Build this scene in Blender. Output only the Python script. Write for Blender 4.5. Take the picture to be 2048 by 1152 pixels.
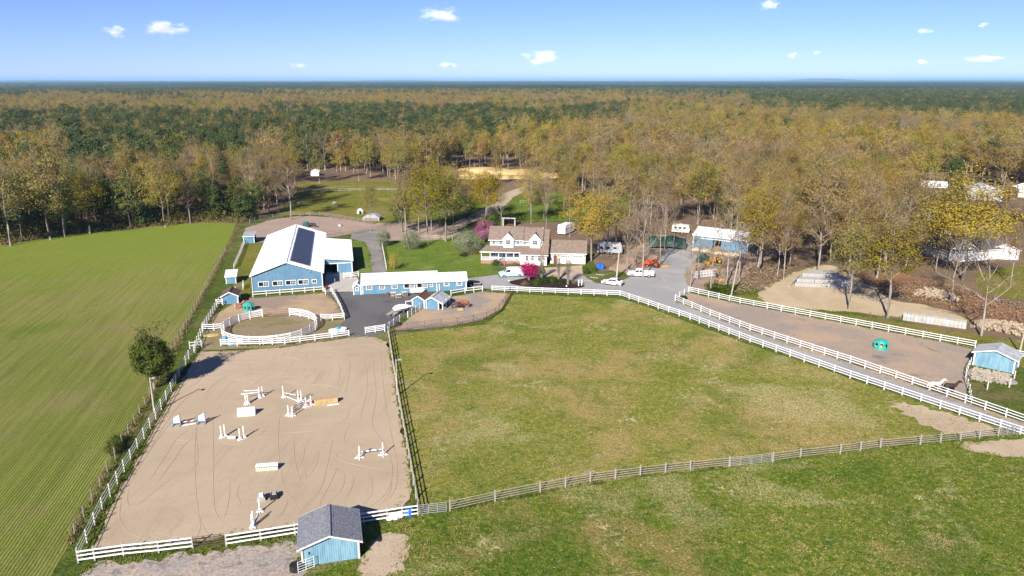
import bpy, bmesh, math, random
import numpy as np
from mathutils import Vector, Matrix, Euler

R = math.radians
scn = bpy.context.scene
for o in list(bpy.data.objects):
    bpy.data.objects.remove(o)
C = scn.collection
rng = random.Random(7)
nrg = np.random.default_rng(11)

# ------------------------------------------------------------------ camera
CAM_H = 42.0
FPX = 1500.0                      # focal length in pixels of the 2048 px wide photograph
TILT = math.atan(416 / FPX)
cam_data = bpy.data.cameras.new("camera")
cam_data.sensor_width = 36
cam_data.lens = 36 * FPX / 2048
cam_data.clip_start = 1.0
cam_data.clip_end = 90000
cam = bpy.data.objects.new("camera", cam_data)
C.objects.link(cam)
cam.location = (0, 0, CAM_H)
cam.rotation_euler = (math.pi / 2 - TILT, 0, 0)
scn.camera = cam

# ------------------------------------------------------------------ light
SUN_AZ, SUN_EL = 21.0, 31.0       # shadows run 21 degrees to the right of straight away
world = bpy.data.worlds.new("World")
scn.world = world
world.use_nodes = True
wn = world.node_tree
wn.nodes.clear()
w_out = wn.nodes.new("ShaderNodeOutputWorld")
w_bg = wn.nodes.new("ShaderNodeBackground")
w_sky = wn.nodes.new("ShaderNodeTexSky")
w_sky.sky_type = 'NISHITA'
w_sky.sun_disc = False
w_sky.sun_elevation = R(SUN_EL)
w_sky.sun_rotation = R(180 + SUN_AZ)
w_sky.altitude = 2500
w_sky.air_density = 1.0
w_sky.dust_density = 0.1
w_sky.ozone_density = 3.0
w_bg.inputs[1].default_value = 0.050
w_tint = wn.nodes.new("ShaderNodeMix")
w_tint.data_type = 'RGBA'
w_tint.blend_type = 'MULTIPLY'
w_tint.inputs[0].default_value = 1.0
w_tint.inputs[7].default_value = (.79, .875, 1.45, 1)
wn.links.new(w_sky.outputs[0], w_tint.inputs[6])
wn.links.new(w_tint.outputs[2], w_bg.inputs[0])
wn.links.new(w_bg.outputs[0], w_out.inputs[0])

sun_d = bpy.data.lights.new("sun", 'SUN')
sun_d.energy = 4.9
sun_d.angle = R(0.5)
sun_d.color = (1.0, 0.945, 0.86)
sun = bpy.data.objects.new("sun", sun_d)
C.objects.link(sun)
sd = Vector((math.sin(R(SUN_AZ)) * math.cos(R(SUN_EL)), math.cos(R(SUN_AZ)) * math.cos(R(SUN_EL)), -math.sin(R(SUN_EL))))
sun.rotation_euler = sd.to_track_quat('-Z', 'Y').to_euler()

vs = scn.view_settings
vs.view_transform = 'Standard'
vs.look = 'None'
vs.exposure = 1.0
vs.gamma = 1
vs.use_curve_mapping = False
scn.cycles.max_bounces = 5
scn.cycles.diffuse_bounces = 2
scn.cycles.glossy_bounces = 2
scn.cycles.transmission_bounces = 4
scn.cycles.transparent_max_bounces = 6
scn.cycles.volume_bounces = 2
scn.cycles.caustics_reflective = False
scn.cycles.caustics_refractive = False
scn.cycles.sample_clamp_indirect = 4
scn.cycles.volume_step_rate = 1.0
scn.cycles.volume_max_steps = 48

SN, CS = math.sin(TILT), math.cos(TILT)


def at(px, py, z=0.0):
    """world point on the level z seen at that spot of the photograph"""
    v = (py - 576) / FPX
    u = (px - 1024) / FPX
    t = (CAM_H - z) / (SN + v * CS)
    return Vector((u * t, t * (CS - v * SN), z))


def project(X, Y, Z):
    d = Y * CS + (CAM_H - Z) * SN
    return 1024 + FPX * X / d, 576 + FPX * ((CAM_H - Z) * CS - Y * SN) / d


# ------------------------------------------------------------------ materials
class NT:
    def __init__(self, name):
        self.m = bpy.data.materials.new(name)
        self.m.use_nodes = True
        self.t = self.m.node_tree
        self.t.nodes.clear()
        self.out = self.t.nodes.new("ShaderNodeOutputMaterial")
        self._pos = None

    def n(self, typ):
        return self.t.nodes.new(typ)

    def put(self, sock, v):
        if isinstance(v, bpy.types.NodeSocket):
            self.t.links.new(v, sock)
        elif isinstance(v, (tuple, list)):
            if len(v) == 3 and len(sock.default_value) == 4:
                v = tuple(v) + (1.0,)
            sock.default_value = v
        else:
            sock.default_value = v

    def pos(self):
        if self._pos is None:
            self._pos = self.n("ShaderNodeNewGeometry").outputs['Position']
        return self._pos

    def objpos(self):
        return self.n("ShaderNodeTexCoord").outputs['Object']

    def mapping(self, vec, scale=(1, 1, 1), rot=(0, 0, 0), loc=(0, 0, 0)):
        mp = self.n("ShaderNodeMapping")
        self.put(mp.inputs['Vector'], vec)
        mp.inputs['Scale'].default_value = scale
        mp.inputs['Rotation'].default_value = rot
        mp.inputs['Location'].default_value = loc
        return mp.outputs[0]

    def noise(self, scale, detail=4, rough=0.55, dist=0.0, vec=None):
        k = self.n("ShaderNodeTexNoise")
        self.put(k.inputs['Vector'], vec if vec is not None else self.pos())
        k.inputs['Scale'].default_value = scale
        k.inputs['Detail'].default_value = detail
        k.inputs['Roughness'].default_value = rough
        k.inputs['Distortion'].default_value = dist
        return k.outputs['Fac']

    def wave(self, scale, dist=0.0, detail=2, dscale=1.0, vec=None, direction='X'):
        k = self.n("ShaderNodeTexWave")
        k.bands_direction = direction
        self.put(k.inputs['Vector'], vec if vec is not None else self.pos())
        k.inputs['Scale'].default_value = scale
        k.inputs['Distortion'].default_value = dist
        k.inputs['Detail'].default_value = detail
        k.inputs['Detail Scale'].default_value = dscale
        return k.outputs['Fac']

    def vor(self, scale, vec=None, out='Distance'):
        k = self.n("ShaderNodeTexVoronoi")
        self.put(k.inputs['Vector'], vec if vec is not None else self.pos())
        k.inputs['Scale'].default_value = scale
        return k.outputs[out]

    def mr(self, s, lo, hi, a=0.0, b=1.0):
        k = self.n("ShaderNodeMapRange")
        k.interpolation_type = 'SMOOTHSTEP'
        self.put(k.inputs['Value'], s)
        k.inputs['From Min'].default_value = lo
        k.inputs['From Max'].default_value = hi
        k.inputs['To Min'].default_value = a
        k.inputs['To Max'].default_value = b
        return k.outputs[0]

    def mix(self, f, a, b, mode='MIX'):
        k = self.n("ShaderNodeMix")
        k.data_type = 'RGBA'
        k.blend_type = mode
        self.put(k.inputs[0], f)
        self.put(k.inputs[6], a)
        self.put(k.inputs[7], b)
        return k.outputs[2]

    def math(self, op, a, b=0.0):
        k = self.n("ShaderNodeMath")
        k.operation = op
        self.put(k.inputs[0], a)
        self.put(k.inputs[1], b)
        return k.outputs[0]

    def rand(self):
        return self.n("ShaderNodeObjectInfo").outputs['Random']

    def hsv(self, col, h=0.5, s=1.0, v=1.0):
        k = self.n("ShaderNodeHueSaturation")
        self.put(k.inputs['Hue'], h)
        self.put(k.inputs['Saturation'], s)
        self.put(k.inputs['Value'], v)
        self.put(k.inputs['Color'], col)
        return k.outputs[0]

    def bump(self, h, strength=0.5, dist=0.1):
        k = self.n("ShaderNodeBump")
        k.inputs['Strength'].default_value = strength
        k.inputs['Distance'].default_value = dist
        self.put(k.inputs['Height'], h)
        return k.outputs[0]

    def principled(self, col, rough=0.8, normal=None, metal=0.0, spec=0.3):
        b = self.n("ShaderNodeBsdfPrincipled")
        self.put(b.inputs['Base Color'], col)
        self.put(b.inputs['Roughness'], rough)
        b.inputs['Metallic'].default_value = metal
        b.inputs['Specular IOR Level'].default_value = spec
        if normal is not None:
            self.put(b.inputs['Normal'], normal)
        self.t.links.new(b.outputs[0], self.out.inputs[0])
        return self.m

    def diffuse(self, col, normal=None):
        b = self.n("ShaderNodeBsdfDiffuse")
        self.put(b.inputs['Color'], col)
        if normal is not None:
            self.put(b.inputs['Normal'], normal)
        self.t.links.new(b.outputs[0], self.out.inputs[0])
        return self.m

    def leafy(self, col, trans=0.35):
        d = self.n("ShaderNodeBsdfDiffuse")
        self.put(d.inputs['Color'], col)
        t = self.n("ShaderNodeBsdfTranslucent")
        self.put(t.inputs['Color'], col)
        mx = self.n("ShaderNodeMixShader")
        mx.inputs[0].default_value = trans
        self.t.links.new(d.outputs[0], mx.inputs[1])
        self.t.links.new(t.outputs[0], mx.inputs[2])
        self.t.links.new(mx.outputs[0], self.out.inputs[0])
        return self.m


def plain(name, c1, c2=None, scale=3.0, rough=0.7, bump=0.0, bscale=20, metal=0.0, spec=0.3, lo=0.35, hi=0.65, stretch=(1, 1, 1)):
    k = NT(name)
    if c2 is None:
        c2 = tuple(x * 0.82 for x in c1)
    v = k.mapping(k.objpos(), stretch)
    f = k.mr(k.noise(scale, 6, 0.62, 0.2, vec=v), lo, hi)
    nm = k.bump(k.noise(bscale, 4, vec=v), bump, 0.02) if bump else None
    return k.principled(k.mix(f, c1, c2), rough, nm, metal, spec)


MT = {}
MT['white'] = plain('white_paint', (.78, .78, .77), (.63, .62, .60), 1.6)
MT['vinyl'] = plain('white_vinyl', (.80, .80, .80), (.62, .61, .58), 1.4, 0.5)
MT['oldwhite'] = plain('weathered_white_board', (.62, .61, .58), (.43, .41, .37), 2.5, 0.85, .3, 30)
MT['metalroof'] = plain('white_metal_roof', (.80, .81, .82), (.72, .73, .745), 0.35, 0.45)
MT['greyroof'] = plain('grey_metal_roof', (.36, .37, .38), (.27, .275, .28), 0.9, 0.6)
MT['blue'] = plain('blue_siding', (.105, .205, .29), (.085, .175, .255), 0.5, 0.6)
MT['bluewood'] = plain('light_blue_painted_wood', (.115, .235, .33), (.09, .19, .28), 0.8, 0.8, .2, 18, stretch=(1, 1, .3))
MT['bluefaded'] = plain('faded_blue_painted_wood', (.20, .345, .41), (.125, .245, .325), 1.1, 0.85, .3, 18, stretch=(1.6, 1.6, .35))
MT['bluedark'] = plain('slate_blue_siding', (.115, .215, .32), (.09, .175, .27), .6, 0.7)
MT['whitesiding'] = plain('white_clapboard', (.78, .78, .77), (.72, .72, .71), .8, 0.6)
MT['cream'] = plain('cream_siding', (.68, .64, .55), (.6, .56, .48), .8)
MT['shingle_brown'] = plain('brown_shingle', (.235, .175, .135), (.155, .118, .092), 1.6, 0.9, .4, 9, lo=.3, hi=.7)
MT['shingle_red'] = plain('red_brown_shingle', (.15, .072, .05), (.105, .055, .042), 2.2, .9, .3, 9)
MT['shingle_grey'] = plain('grey_shingle', (.25, .255, .275), (.13, .134, .15), 5.0, .9, .4, 12)
MT['shingle_dark'] = plain('dark_shingle', (.1, .085, .075), (.07, .06, .053), 2.0, .9, .3, 9)
MT['dark'] = plain('shade_and_trim_black', (.012, .012, .013), (.008, .008, .008), 1)  # near-black: paints the shade inside open windows and the hutch, also dark roof trim
MT['brick'] = plain('red_brick', (.36, .17, .12), (.26, .125, .095), 3.5, .9, .3, 10)
MT['concrete'] = plain('concrete', (.37, .35, .32), (.28, .265, .245), .8, .9, .2, 12)
MT['steel'] = plain('galvanised_steel', (.40, .42, .43), (.3, .31, .32), 3, .5, metal=.3)
MT['rustpipe'] = plain('brown_painted_pipe', (.13, .06, .048), (.09, .045, .038), 3, .7)
MT['wood'] = plain('weathered_wood', (.25, .205, .165), (.16, .13, .105), 2.5, .9, .3, 25, stretch=(1, 1, .4))
MT['greywood'] = plain('silvered_wood', (.37, .34, .29), (.25, .225, .19), 2.5, .9, .3, 25)
MT['pole'] = plain('pale_pole_wood', (.42, .37, .30), (.31, .27, .21), 2, .9, .2, 20, stretch=(1, 1, .3))
MT['teal'] = plain('teal_plastic', (.035, .33, .27), (.025, .25, .21), 1.5, .5)
MT['tealdark'] = plain('dark_teal_plastic', (.03, .12, .125), (.022, .085, .09), 1.5, .5)
MT['bluebarrel'] = plain('blue_plastic', (.02, .14, .42), (.015, .1, .33), 2, .4)
MT['skyplastic'] = plain('sky_blue_plastic', (.1, .33, .55), (.08, .27, .47), 2, .4)
MT['black'] = plain('black_rubber', (.018, .018, .019), (.012, .012, .012), 3, .8)
MT['rubber'] = MT['black']
MT['carwhite'] = plain('white_car_paint', (.80, .81, .82), (.77, .78, .79), .6, .25, spec=.5)
MT['vanblue'] = plain('pale_blue_car_paint', (.34, .58, .66), (.31, .54, .63), .6, .25, spec=.5)
MT['chrome'] = plain('bright_metal', (.6, .6, .6), (.5, .5, .5), 2, .3, metal=.8)
MT['lens'] = plain('red_lens', (.4, .02, .015), (.3, .02, .015), 2, .2)
MT['lampglass'] = plain('clear_lens', (.75, .75, .72), (.65, .65, .62), 2, .2)
MT['orange'] = plain('orange_machine_paint', (.55, .085, .02), (.42, .06, .02), 2, .5)
MT['yellow'] = plain('yellow_machine_paint', (.58, .30, .03), (.45, .22, .03), 2, .5)
MT['greentarp'] = plain('dark_green_tarp', (.022, .05, .038), (.012, .03, .024), 1.5, .6, .4, 4)
MT['whitetarp'] = plain('white_tarp', (.8, .79, .77), (.66, .65, .63), 1.2, .6, .4, 5)
MT['straw'] = plain('straw_hay', (.5, .38, .17), (.36, .27, .12), 2, .95, .5, 15)
MT['firewood'] = plain('split_firewood', (.36, .28, .19), (.23, .175, .12), 3, .95, .4, 15)
MT['bark'] = plain('tree_bark', (.26, .215, .175), (.15, .125, .105), 1.2, .95, .3, 8, stretch=(1, 1, .3))
MT['palebark'] = plain('pale_grey_bark', (.33, .285, .235), (.2, .17, .14), 1.2, .95, .3, 8, stretch=(1, 1, .3))
MT['darkbark'] = plain('dark_bark', (.12, .095, .075), (.07, .057, .048), 1.2, .95, .3, 8)
MT['paleLog'] = plain('pale_split_logs', (.34, .29, .23), (.235, .2, .16), 3, .95, .4, 15)
MT['logstraw'] = plain('tan_logs', (.46, .3, .16), (.33, .2, .11), 4, .9, .3, 15)
MT['redpaint'] = plain('red_paint', (.5, .05, .04), None, 2)
MT['bluejump'] = plain('slate_blue_paint', (.14, .23, .34), None, 2)
MT['greenjump'] = plain('pale_green_paint', (.42, .52, .36), None, 2)
MT['shutter'] = plain('blue_grey_shutter', (.30, .38, .46), None, 2)
MT['burgundy'] = plain('burgundy_paint', (.16, .03, .03), None, 2)


def glass_mat(name, c, rough=.08):
    k = NT(name)
    f = k.mr(k.noise(.7, 3, vec=k.objpos()), .35, .65)
    return k.principled(k.mix(f, c, tuple(x * .6 for x in c)), rough, None, 0, .6)


MT['glass'] = glass_mat('dark_window_glass', (.035, .04, .05))
MT['paleglass'] = glass_mat('curtained_window_glass', (.25, .27, .3))


def solar():
    k = NT('solar_cells')
    v = k.objpos()
    a = k.wave(3.1, vec=v, direction='X', detail=0)
    b = k.wave(3.1, vec=v, direction='Y', detail=0)
    f = k.math('MAXIMUM', k.mr(a, .965, 1), k.mr(b, .965, 1))
    return k.principled(k.mix(f, (.038, .041, .055), (.10, .105, .12)), .42, None, 0, .25)


MT['solar'] = solar()


# ------------------------------------------------------------------ mesh helpers
class MB:
    """collects plain shapes into one mesh"""

    def __init__(self):
        self.v = []
        self.f = []

    def add(self, vs_, fs):
        b = len(self.v)
        self.v.extend([tuple(p) for p in vs_])
        self.f.extend([tuple(i + b for i in q) for q in fs])
        return self

    def box(self, a, b, m=None):
        x0, y0, z0 = a
        x1, y1, z1 = b
        p = [(x0, y0, z0), (x1, y0, z0), (x1, y1, z0), (x0, y1, z0), (x0, y0, z1), (x1, y0, z1), (x1, y1, z1), (x0, y1, z1)]
        if m is not None:
            p = [m @ Vector(q) for q in p]
        return self.add(p, [(0, 3, 2, 1), (4, 5, 6, 7), (0, 1, 5, 4), (1, 2, 6, 5), (2, 3, 7, 6), (3, 0, 4, 7)])

    def bar(self, a, b, w, h, up=(0, 0, 1)):
        a, b = Vector(a), Vector(b)
        d = (b - a)
        L = d.length
        d.normalize()
        s = d.cross(Vector(up))
        if s.length < 1e-4:
            s = Vector((1, 0, 0))
        s.normalize()
        u = s.cross(d)
        m = Matrix((s, d, u)).transposed().to_4x4()
        m.translation = a
        return self.box((-w / 2, 0, -h / 2), (w / 2, L, h / 2), m)

    def tube(self, a, b, r0, r1=None, n=8, cap=True):
        r1 = r0 if r1 is None else r1
        a, b = Vector(a), Vector(b)
        d = (b - a).normalized()
        s = d.cross(Vector((0, 0, 1)))
        if s.length < 1e-3:
            s = Vector((1, 0, 0))
        s.normalize()
        u = d.cross(s)
        p = []
        for c_, r in ((a, r0), (b, r1)):
            for i in range(n):
                t = 2 * math.pi * i / n
                p.append(c_ + s * (math.cos(t) * r) + u * (math.sin(t) * r))
        f = [(i, (i + 1) % n, n + (i + 1) % n, n + i) for i in range(n)]
        if cap:
            f.append(tuple(range(n - 1, -1, -1)))
            f.append(tuple(range(n, 2 * n)))
        return self.add(p, f)

    def prism(self, poly, y0, y1, axis='y'):
        """poly in x,z extruded along y"""
        n = len(poly)
        if axis == 'y':
            p = [(x, y0, z) for x, z in poly] + [(x, y1, z) for x, z in poly]
        elif axis == 'x':
            p = [(y0, x, z) for x, z in poly] + [(y1, x, z) for x, z in poly]
        else:
            p = [(x, z, y0) for x, z in poly] + [(x, z, y1) for x, z in poly]
        f = [(i, (i + 1) % n, n + (i + 1) % n, n + i) for i in range(n)]
        f += [tuple(range(n - 1, -1, -1)), tuple(range(n, 2 * n))]
        return self.add(p, f)

    def lathe(self, prof, n=12, c=(0, 0, 0), sx=1, sy=1):
        p = []
        for r, z in prof:
            for i in range(n):
                t = 2 * math.pi * i / n
                p.append((c[0] + math.cos(t) * r * sx, c[1] + math.sin(t) * r * sy, c[2] + z))
        f = []
        for k in range(len(prof) - 1):
            for i in range(n):
                j = (i + 1) % n
                f.append((k * n + i, k * n + j, (k + 1) * n + j, (k + 1) * n + i))
        f.append(tuple(range(n - 1, -1, -1)))
        f.append(tuple(range((len(prof) - 1) * n, len(prof) * n)))
        return self.add(p, f)

    def blob(self, c, rx, ry, rz, seed=0, amp=.2, n=2):
        bm = bmesh.new()
        bmesh.ops.create_icosphere(bm, subdivisions=n, radius=1)
        rr = random.Random(seed)
        ph = [rr.uniform(0, 6.3) for _ in range(6)]
        p = []
        for v_ in bm.verts:
            x, y, z = v_.co
            k = 1 + amp * (math.sin(3 * x + ph[0]) * math.sin(2.6 * y + ph[1]) + .6 * math.sin(5 * z + ph[2] + 2 * x) + .4 * rr.uniform(-1, 1))
            p.append((c[0] + x * rx * k, c[1] + y * ry * k, c[2] + z * rz * k))
        f = [tuple(q.index for q in fc.verts) for fc in bm.faces]
        bm.free()
        return self.add(p, f)

    def mesh(self, name, mat, smooth=False):
        me = bpy.data.meshes.new(name)
        me.from_pydata(self.v, [], self.f)
        me.materials.append(mat)
        if smooth:
            me.polygons.foreach_set('use_smooth', [True] * len(me.polygons))
        me.update()
        return me

    def obj(self, name, mat, parent=None, smooth=False):
        return link(name, self.mesh(name, mat, smooth), parent)


def link(name, data, parent=None):
    o = bpy.data.objects.new(name, data)
    C.objects.link(o)
    if parent is not None:
        o.parent = parent
    return o


def np_mesh(name, V, F, mat, smooth=False):
    """V (n,3), F (m,k) numpy arrays -> mesh"""
    me = bpy.data.meshes.new(name)
    V = np.asarray(V, dtype=np.float32)
    F = np.asarray(F, dtype=np.int32)
    k = F.shape[1]
    me.vertices.add(len(V))
    me.vertices.foreach_set('co', V.ravel())
    me.loops.add(F.size)
    me.loops.foreach_set('vertex_index', F.ravel())
    me.polygons.add(len(F))
    me.polygons.foreach_set('loop_start', np.arange(0, F.size, k, dtype=np.int32))
    if smooth:
        me.polygons.foreach_set('use_smooth', np.ones(len(F), dtype=bool))
    me.materials.append(mat)
    me.update(calc_edges=True)
    return me


def tag(o, label=None, cat=None, group=None, kind=None):
    if label:
        o['label'] = label
    if cat:
        o['category'] = cat
    if group:
        o['group'] = group
    if kind:
        o['kind'] = kind
    return o


def thing(name, label, cat, loc=(0, 0, 0), rz=0.0, group=None):
    o = link(name, None)
    o.location = loc
    o.rotation_euler = (0, 0, rz)
    o.empty_display_size = .3
    return tag(o, label, cat, group)


def copy_tree(o, parent=None):
    c = o.copy()
    C.objects.link(c)
    if parent is not None:
        c.parent = parent
    for ch in list(o.children):
        copy_tree(ch, c)
    return c


def pts_world(px):
    return [at(x, y) for x, y in px]


def ragged(poly, step=1.2, amp=.25, seed=1):
    """closed world polygon with an uneven edge"""
    rr = random.Random(seed)
    out = []
    n = len(poly)
    for i in range(n):
        a, b = Vector(poly[i]), Vector(poly[(i + 1) % n])
        d = b - a
        L = d.length
        k = max(1, int(L / step))
        k = min(k, 260)
        nrm = Vector((-d.y, d.x, 0)).normalized()
        off = 0
        for j in range(k):
            off = off * .6 + rr.uniform(-amp, amp)
            out.append(a + d * (j / k) + nrm * (off if 0 < j else 0))
    return out


def smooth_poly(poly, it=2):
    for _ in range(it):
        q = []
        for i in range(len(poly)):
            a, b = Vector(poly[i]), Vector(poly[(i + 1) % len(poly)])
            q += [a * .75 + b * .25, a * .25 + b * .75]
        poly = q
    return poly


def sheet(name, poly, z, mat, seed=1, amp=.25, step=1.2, smooth=0, kind='structure'):
    poly = [Vector((p[0], p[1], 0)) for p in poly]
    if smooth:
        poly = smooth_poly(poly, smooth)
    pl = ragged(poly, step, amp, seed) if amp else poly
    bm = bmesh.new()
    vs_ = [bm.verts.new((p.x, p.y, 0)) for p in pl]
    f = bm.faces.new(vs_)
    bmesh.ops.triangulate(bm, faces=[f])
    me = bpy.data.meshes.new(name)
    bm.normal_update()
    for fc in bm.faces:
        if fc.normal.z < 0:
            fc.normal_flip()
    bm.to_mesh(me)
    bm.free()
    me.materials.append(mat)
    o = link(name, me)
    o.location.z = z
    o['kind'] = kind
    return o


def inside(x, y, poly):
    """vectorised point in polygon"""
    x = np.asarray(x)
    y = np.asarray(y)
    r = np.zeros(x.shape, dtype=bool)
    n = len(poly)
    for i in range(n):
        x0, y0 = poly[i][0], poly[i][1]
        x1, y1 = poly[(i + 1) % n][0], poly[(i + 1) % n][1]
        if y0 == y1:
            continue
        c = ((y0 > y) != (y1 > y)) & (x < (x1 - x0) * (y - y0) / (y1 - y0) + x0)
        r ^= c
    return r
# ------------------------------------------------------------------ ground materials
def grass_mat(name, dark, green, yellow, brown, straw, brown_amt=.5, straw_amt=.5, seed=0.0, relief=.9):
    k = NT(name)
    v = k.mapping(k.pos(), loc=(seed * 37, seed * 91, 0))
    big = k.noise(.045, 4, .6, .4, vec=v)
    mid = k.noise(.16, 5, .6, .3, vec=v)
    fine = k.noise(1.5, 6, .7, .2, vec=v)
    fine2 = k.noise(4.5, 4, .7, 0, vec=v)
    patch = k.noise(.33, 6, .68, .5, vec=k.mapping(v, loc=(13, 7, 3)))
    c = k.mix(k.mr(fine, .38, .66), green, yellow)
    bf = k.mr(k.math('ADD', k.math('MULTIPLY', big, .6), k.math('MULTIPLY', mid, .4)), .53 - .1 * brown_amt, .66 - .1 * brown_amt)
    c = k.mix(k.math('MULTIPLY', bf, k.mr(fine2, .25, .6, .45, .95)), c, brown)
    gf = k.math('MULTIPLY', k.mr(patch, .52, .64), k.mr(fine, .3, .6, 1, .35))
    c = k.mix(k.math('MULTIPLY', gf, .8), c, dark)
    sp = k.noise(.11, 3, .6, .3, vec=k.mapping(v, loc=(51, 23, 9)))
    s = k.math('MULTIPLY', k.mr(sp, .62 - .06 * straw_amt, .72 - .04 * straw_amt), k.mr(k.noise(1.1, 5, .7, .6, vec=k.mapping(v, loc=(3, 9, 1), scale=(1, .8, 1))), .5, .6))
    c = k.mix(k.math('MULTIPLY', s, .85), c, straw)
    fleck = k.mr(k.noise(2.2, 5, .8, .5, vec=k.mapping(v, loc=(8, 2, 5))), .56, .66)
    fl2 = k.mr(k.noise(1.3, 5, .8, .5, vec=k.mapping(v, loc=(18, 62, 5))), .58, .70)
    c = k.mix(k.math('MULTIPLY', fleck, .6 * (.4 + straw_amt)), c, straw)
    c = k.mix(k.math('MULTIPLY', fl2, .55), c, dark)
    wide = k.noise(.07, 5, .65, .6, vec=k.mapping(v, loc=(71, 33, 0)))
    c = k.mix(k.math('MULTIPLY', k.mr(wide, .50, .64), .55), c, k.mix(k.mr(fine, .35, .65), dark, green))
    pale = k.noise(.055, 5, .65, .7, vec=k.mapping(v, loc=(11, 83, 0)))
    c = k.mix(k.math('MULTIPLY', k.mr(pale, .53, .66), .5), c, k.mix(k.mr(fine2, .35, .65), yellow, straw))
    c = k.hsv(c, .5, 1.0, k.mr(fine2, .25, .75, .6, 1.36))
    h = k.math('ADD', k.math('MULTIPLY', fine, .7), k.math('MULTIPLY', fine2, .5))
    return k.diffuse(c, k.bump(h, relief, .35))


MT['pasture'] = grass_mat('pasture_grass', (.068, .122, .015), (.15, .172, .025), (.275, .25, .058), (.33, .25, .09), (.5, .42, .25), .82, .7, 1)
MT['paddockgrass'] = grass_mat('green_paddock_grass', (.04, .095, .011), (.09, .138, .014), (.20, .205, .038), (.26, .20, .07), (.48, .40, .23), .22, .85, 2)
MT['lawn'] = grass_mat('lawn_grass', (.06, .105, .016), (.10, .155, .022), (.155, .19, .032), (.2, .185, .07), (.38, .34, .19), -.35, -.1, 3, .5)
MT['verge'] = grass_mat('verge_grass', (.03, .06, .011), (.065, .098, .017), (.13, .145, .03), (.19, .145, .065), (.36, .3, .17), .0, .2, 4)
MT['backgrass'] = grass_mat('back_pasture_grass', (.075, .10, .014), (.14, .15, .022), (.22, .19, .04), (.23, .175, .065), (.38, .32, .17), .45, .2, 5)


def crop_mat():
    k = NT('young_crop_rows')
    a = at(150, 1075)
    b = at(360, 690)
    ang = math.atan2((b - a).x, (b - a).y)
    # rows run along the edge of the field
    v = k.mapping(k.pos(), rot=(0, 0, ang + .035))
    rows = k.wave(.95, 2.2, 3, .6, vec=v, direction='X')
    rows2 = k.wave(.105, 2.0, 3, .2, vec=v, direction='X')
    fine = k.noise(2.2, 6, .7, .2)
    st = k.noise(.9, 5, .7, .1, vec=k.mapping(v, scale=(1.6, .06, 1)))
    big = k.noise(.022, 4, .6, .6)
    mid = k.noise(.1, 5, .6, .3)
    c = k.mix(k.mr(big, .38, .62), (.152, .175, .034), (.20, .192, .054))
    c = k.mix(k.math('MULTIPLY', k.mr(mid, .5, .68), .55), c, (.225, .175, .085))
    c = k.mix(k.math('MULTIPLY', k.mr(mid, .28, .42, 1, 0), .5), c, (.09, .145, .02))
    sy = k.n("ShaderNodeSeparateXYZ")
    k.put(sy.inputs[0], k.pos())
    furrow = k.math('MULTIPLY', k.math('MULTIPLY', k.mr(rows, .45, .95), k.mr(fine, .3, .65, .1, .5)), k.mr(sy.outputs[1], 85, 190, 1.0, .12))
    c = k.mix(furrow, c, (.088, .088, .034))
    c = k.mix(k.math('MULTIPLY', k.mr(rows2, .75, 1), .12), c, (.07, .075, .02))
    c = k.hsv(c, .5, 1, k.math('MULTIPLY', k.mr(fine, .25, .75, .78, 1.2), k.mr(st, .3, .7, .84, 1.16)))
    h = k.math('ADD', k.math('MULTIPLY', rows, -.6), k.math('MULTIPLY', fine, .8))
    # far end of the field carries a brighter sward
    sx = k.n("ShaderNodeSeparateXYZ")
    k.put(sx.inputs[0], k.pos())
    far = k.mr(k.math('ADD', sx.outputs[1], k.math('MULTIPLY', k.noise(.03, 3), 60)), 150, 235)
    c = k.mix(k.math('MULTIPLY', far, .75), c, k.hsv((.165, .215, .028, 1), .5, 1, k.mr(fine, .25, .75, .85, 1.15)))
    return k.diffuse(c, k.bump(h, .6, .15))


MT['crop'] = crop_mat()


def dirt_mat(name, base, warm, darkc, grit, wscale=.16, dark_amt=.5, seed=0, fine_amt=1.0):
    k = NT(name)
    v = k.mapping(k.pos(), loc=(seed * 17, seed * 53, 0))
    big = k.noise(wscale, 5, .6, .4, vec=v)
    mid = k.noise(wscale * 3.1, 6, .68, .5, vec=k.mapping(v, loc=(5, 1, 0)))
    fine = k.noise(3.0, 6, .75, .2, vec=v)
    c = k.mix(k.mr(big, .42, .62), base, warm)
    c = k.mix(k.math('MULTIPLY', k.mr(mid, .66 - .16 * dark_amt, .78 - .12 * dark_amt), k.mr(fine, .3, .6, .25, .85)), c, darkc)
    c = k.mix(k.math('MULTIPLY', k.mr(k.noise(7, 3, .8, 0, vec=v), .6, .7), .5 * fine_amt), c, grit)
    c = k.hsv(c, .5, 1, k.mr(fine, .25, .75, 1 - .16 * fine_amt, 1 + .16 * fine_amt))
    return k.diffuse(c, k.bump(fine, .5, .08))


MT['sand'] = None
MT['dirt_barn'] = dirt_mat('paddock_dirt', (.27, .20, .155), (.40, .285, .17), (.15, .115, .10), (.4, .32, .24), .12, .45, 1)
MT['dirt_shed'] = dirt_mat('tan_paddock_dirt', (.27, .225, .185), (.40, .29, .185), (.19, .155, .125), (.46, .37, .26), .10, .35, 2)
MT['dirt_back'] = dirt_mat('pink_tan_dirt', (.30, .225, .18), (.345, .255, .2), (.2, .15, .12), (.4, .33, .26), .1, .15, 3)
MT['dirt_long'] = dirt_mat('long_paddock_dirt', (.29, .235, .19), (.385, .28, .19), (.135, .125, .125), (.38, .32, .27), .07, .72, 4)
MT['yard'] = dirt_mat('dark_gravel', (.105, .10, .10), (.13, .125, .12), (.075, .072, .072), (.2, .19, .18), .1, .5, 5)
MT['drive'] = dirt_mat('grey_driveway', (.285, .275, .26), (.335, .32, .30), (.18, .174, .168), (.34, .32, .3), .08, .4, 6, .6)
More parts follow.
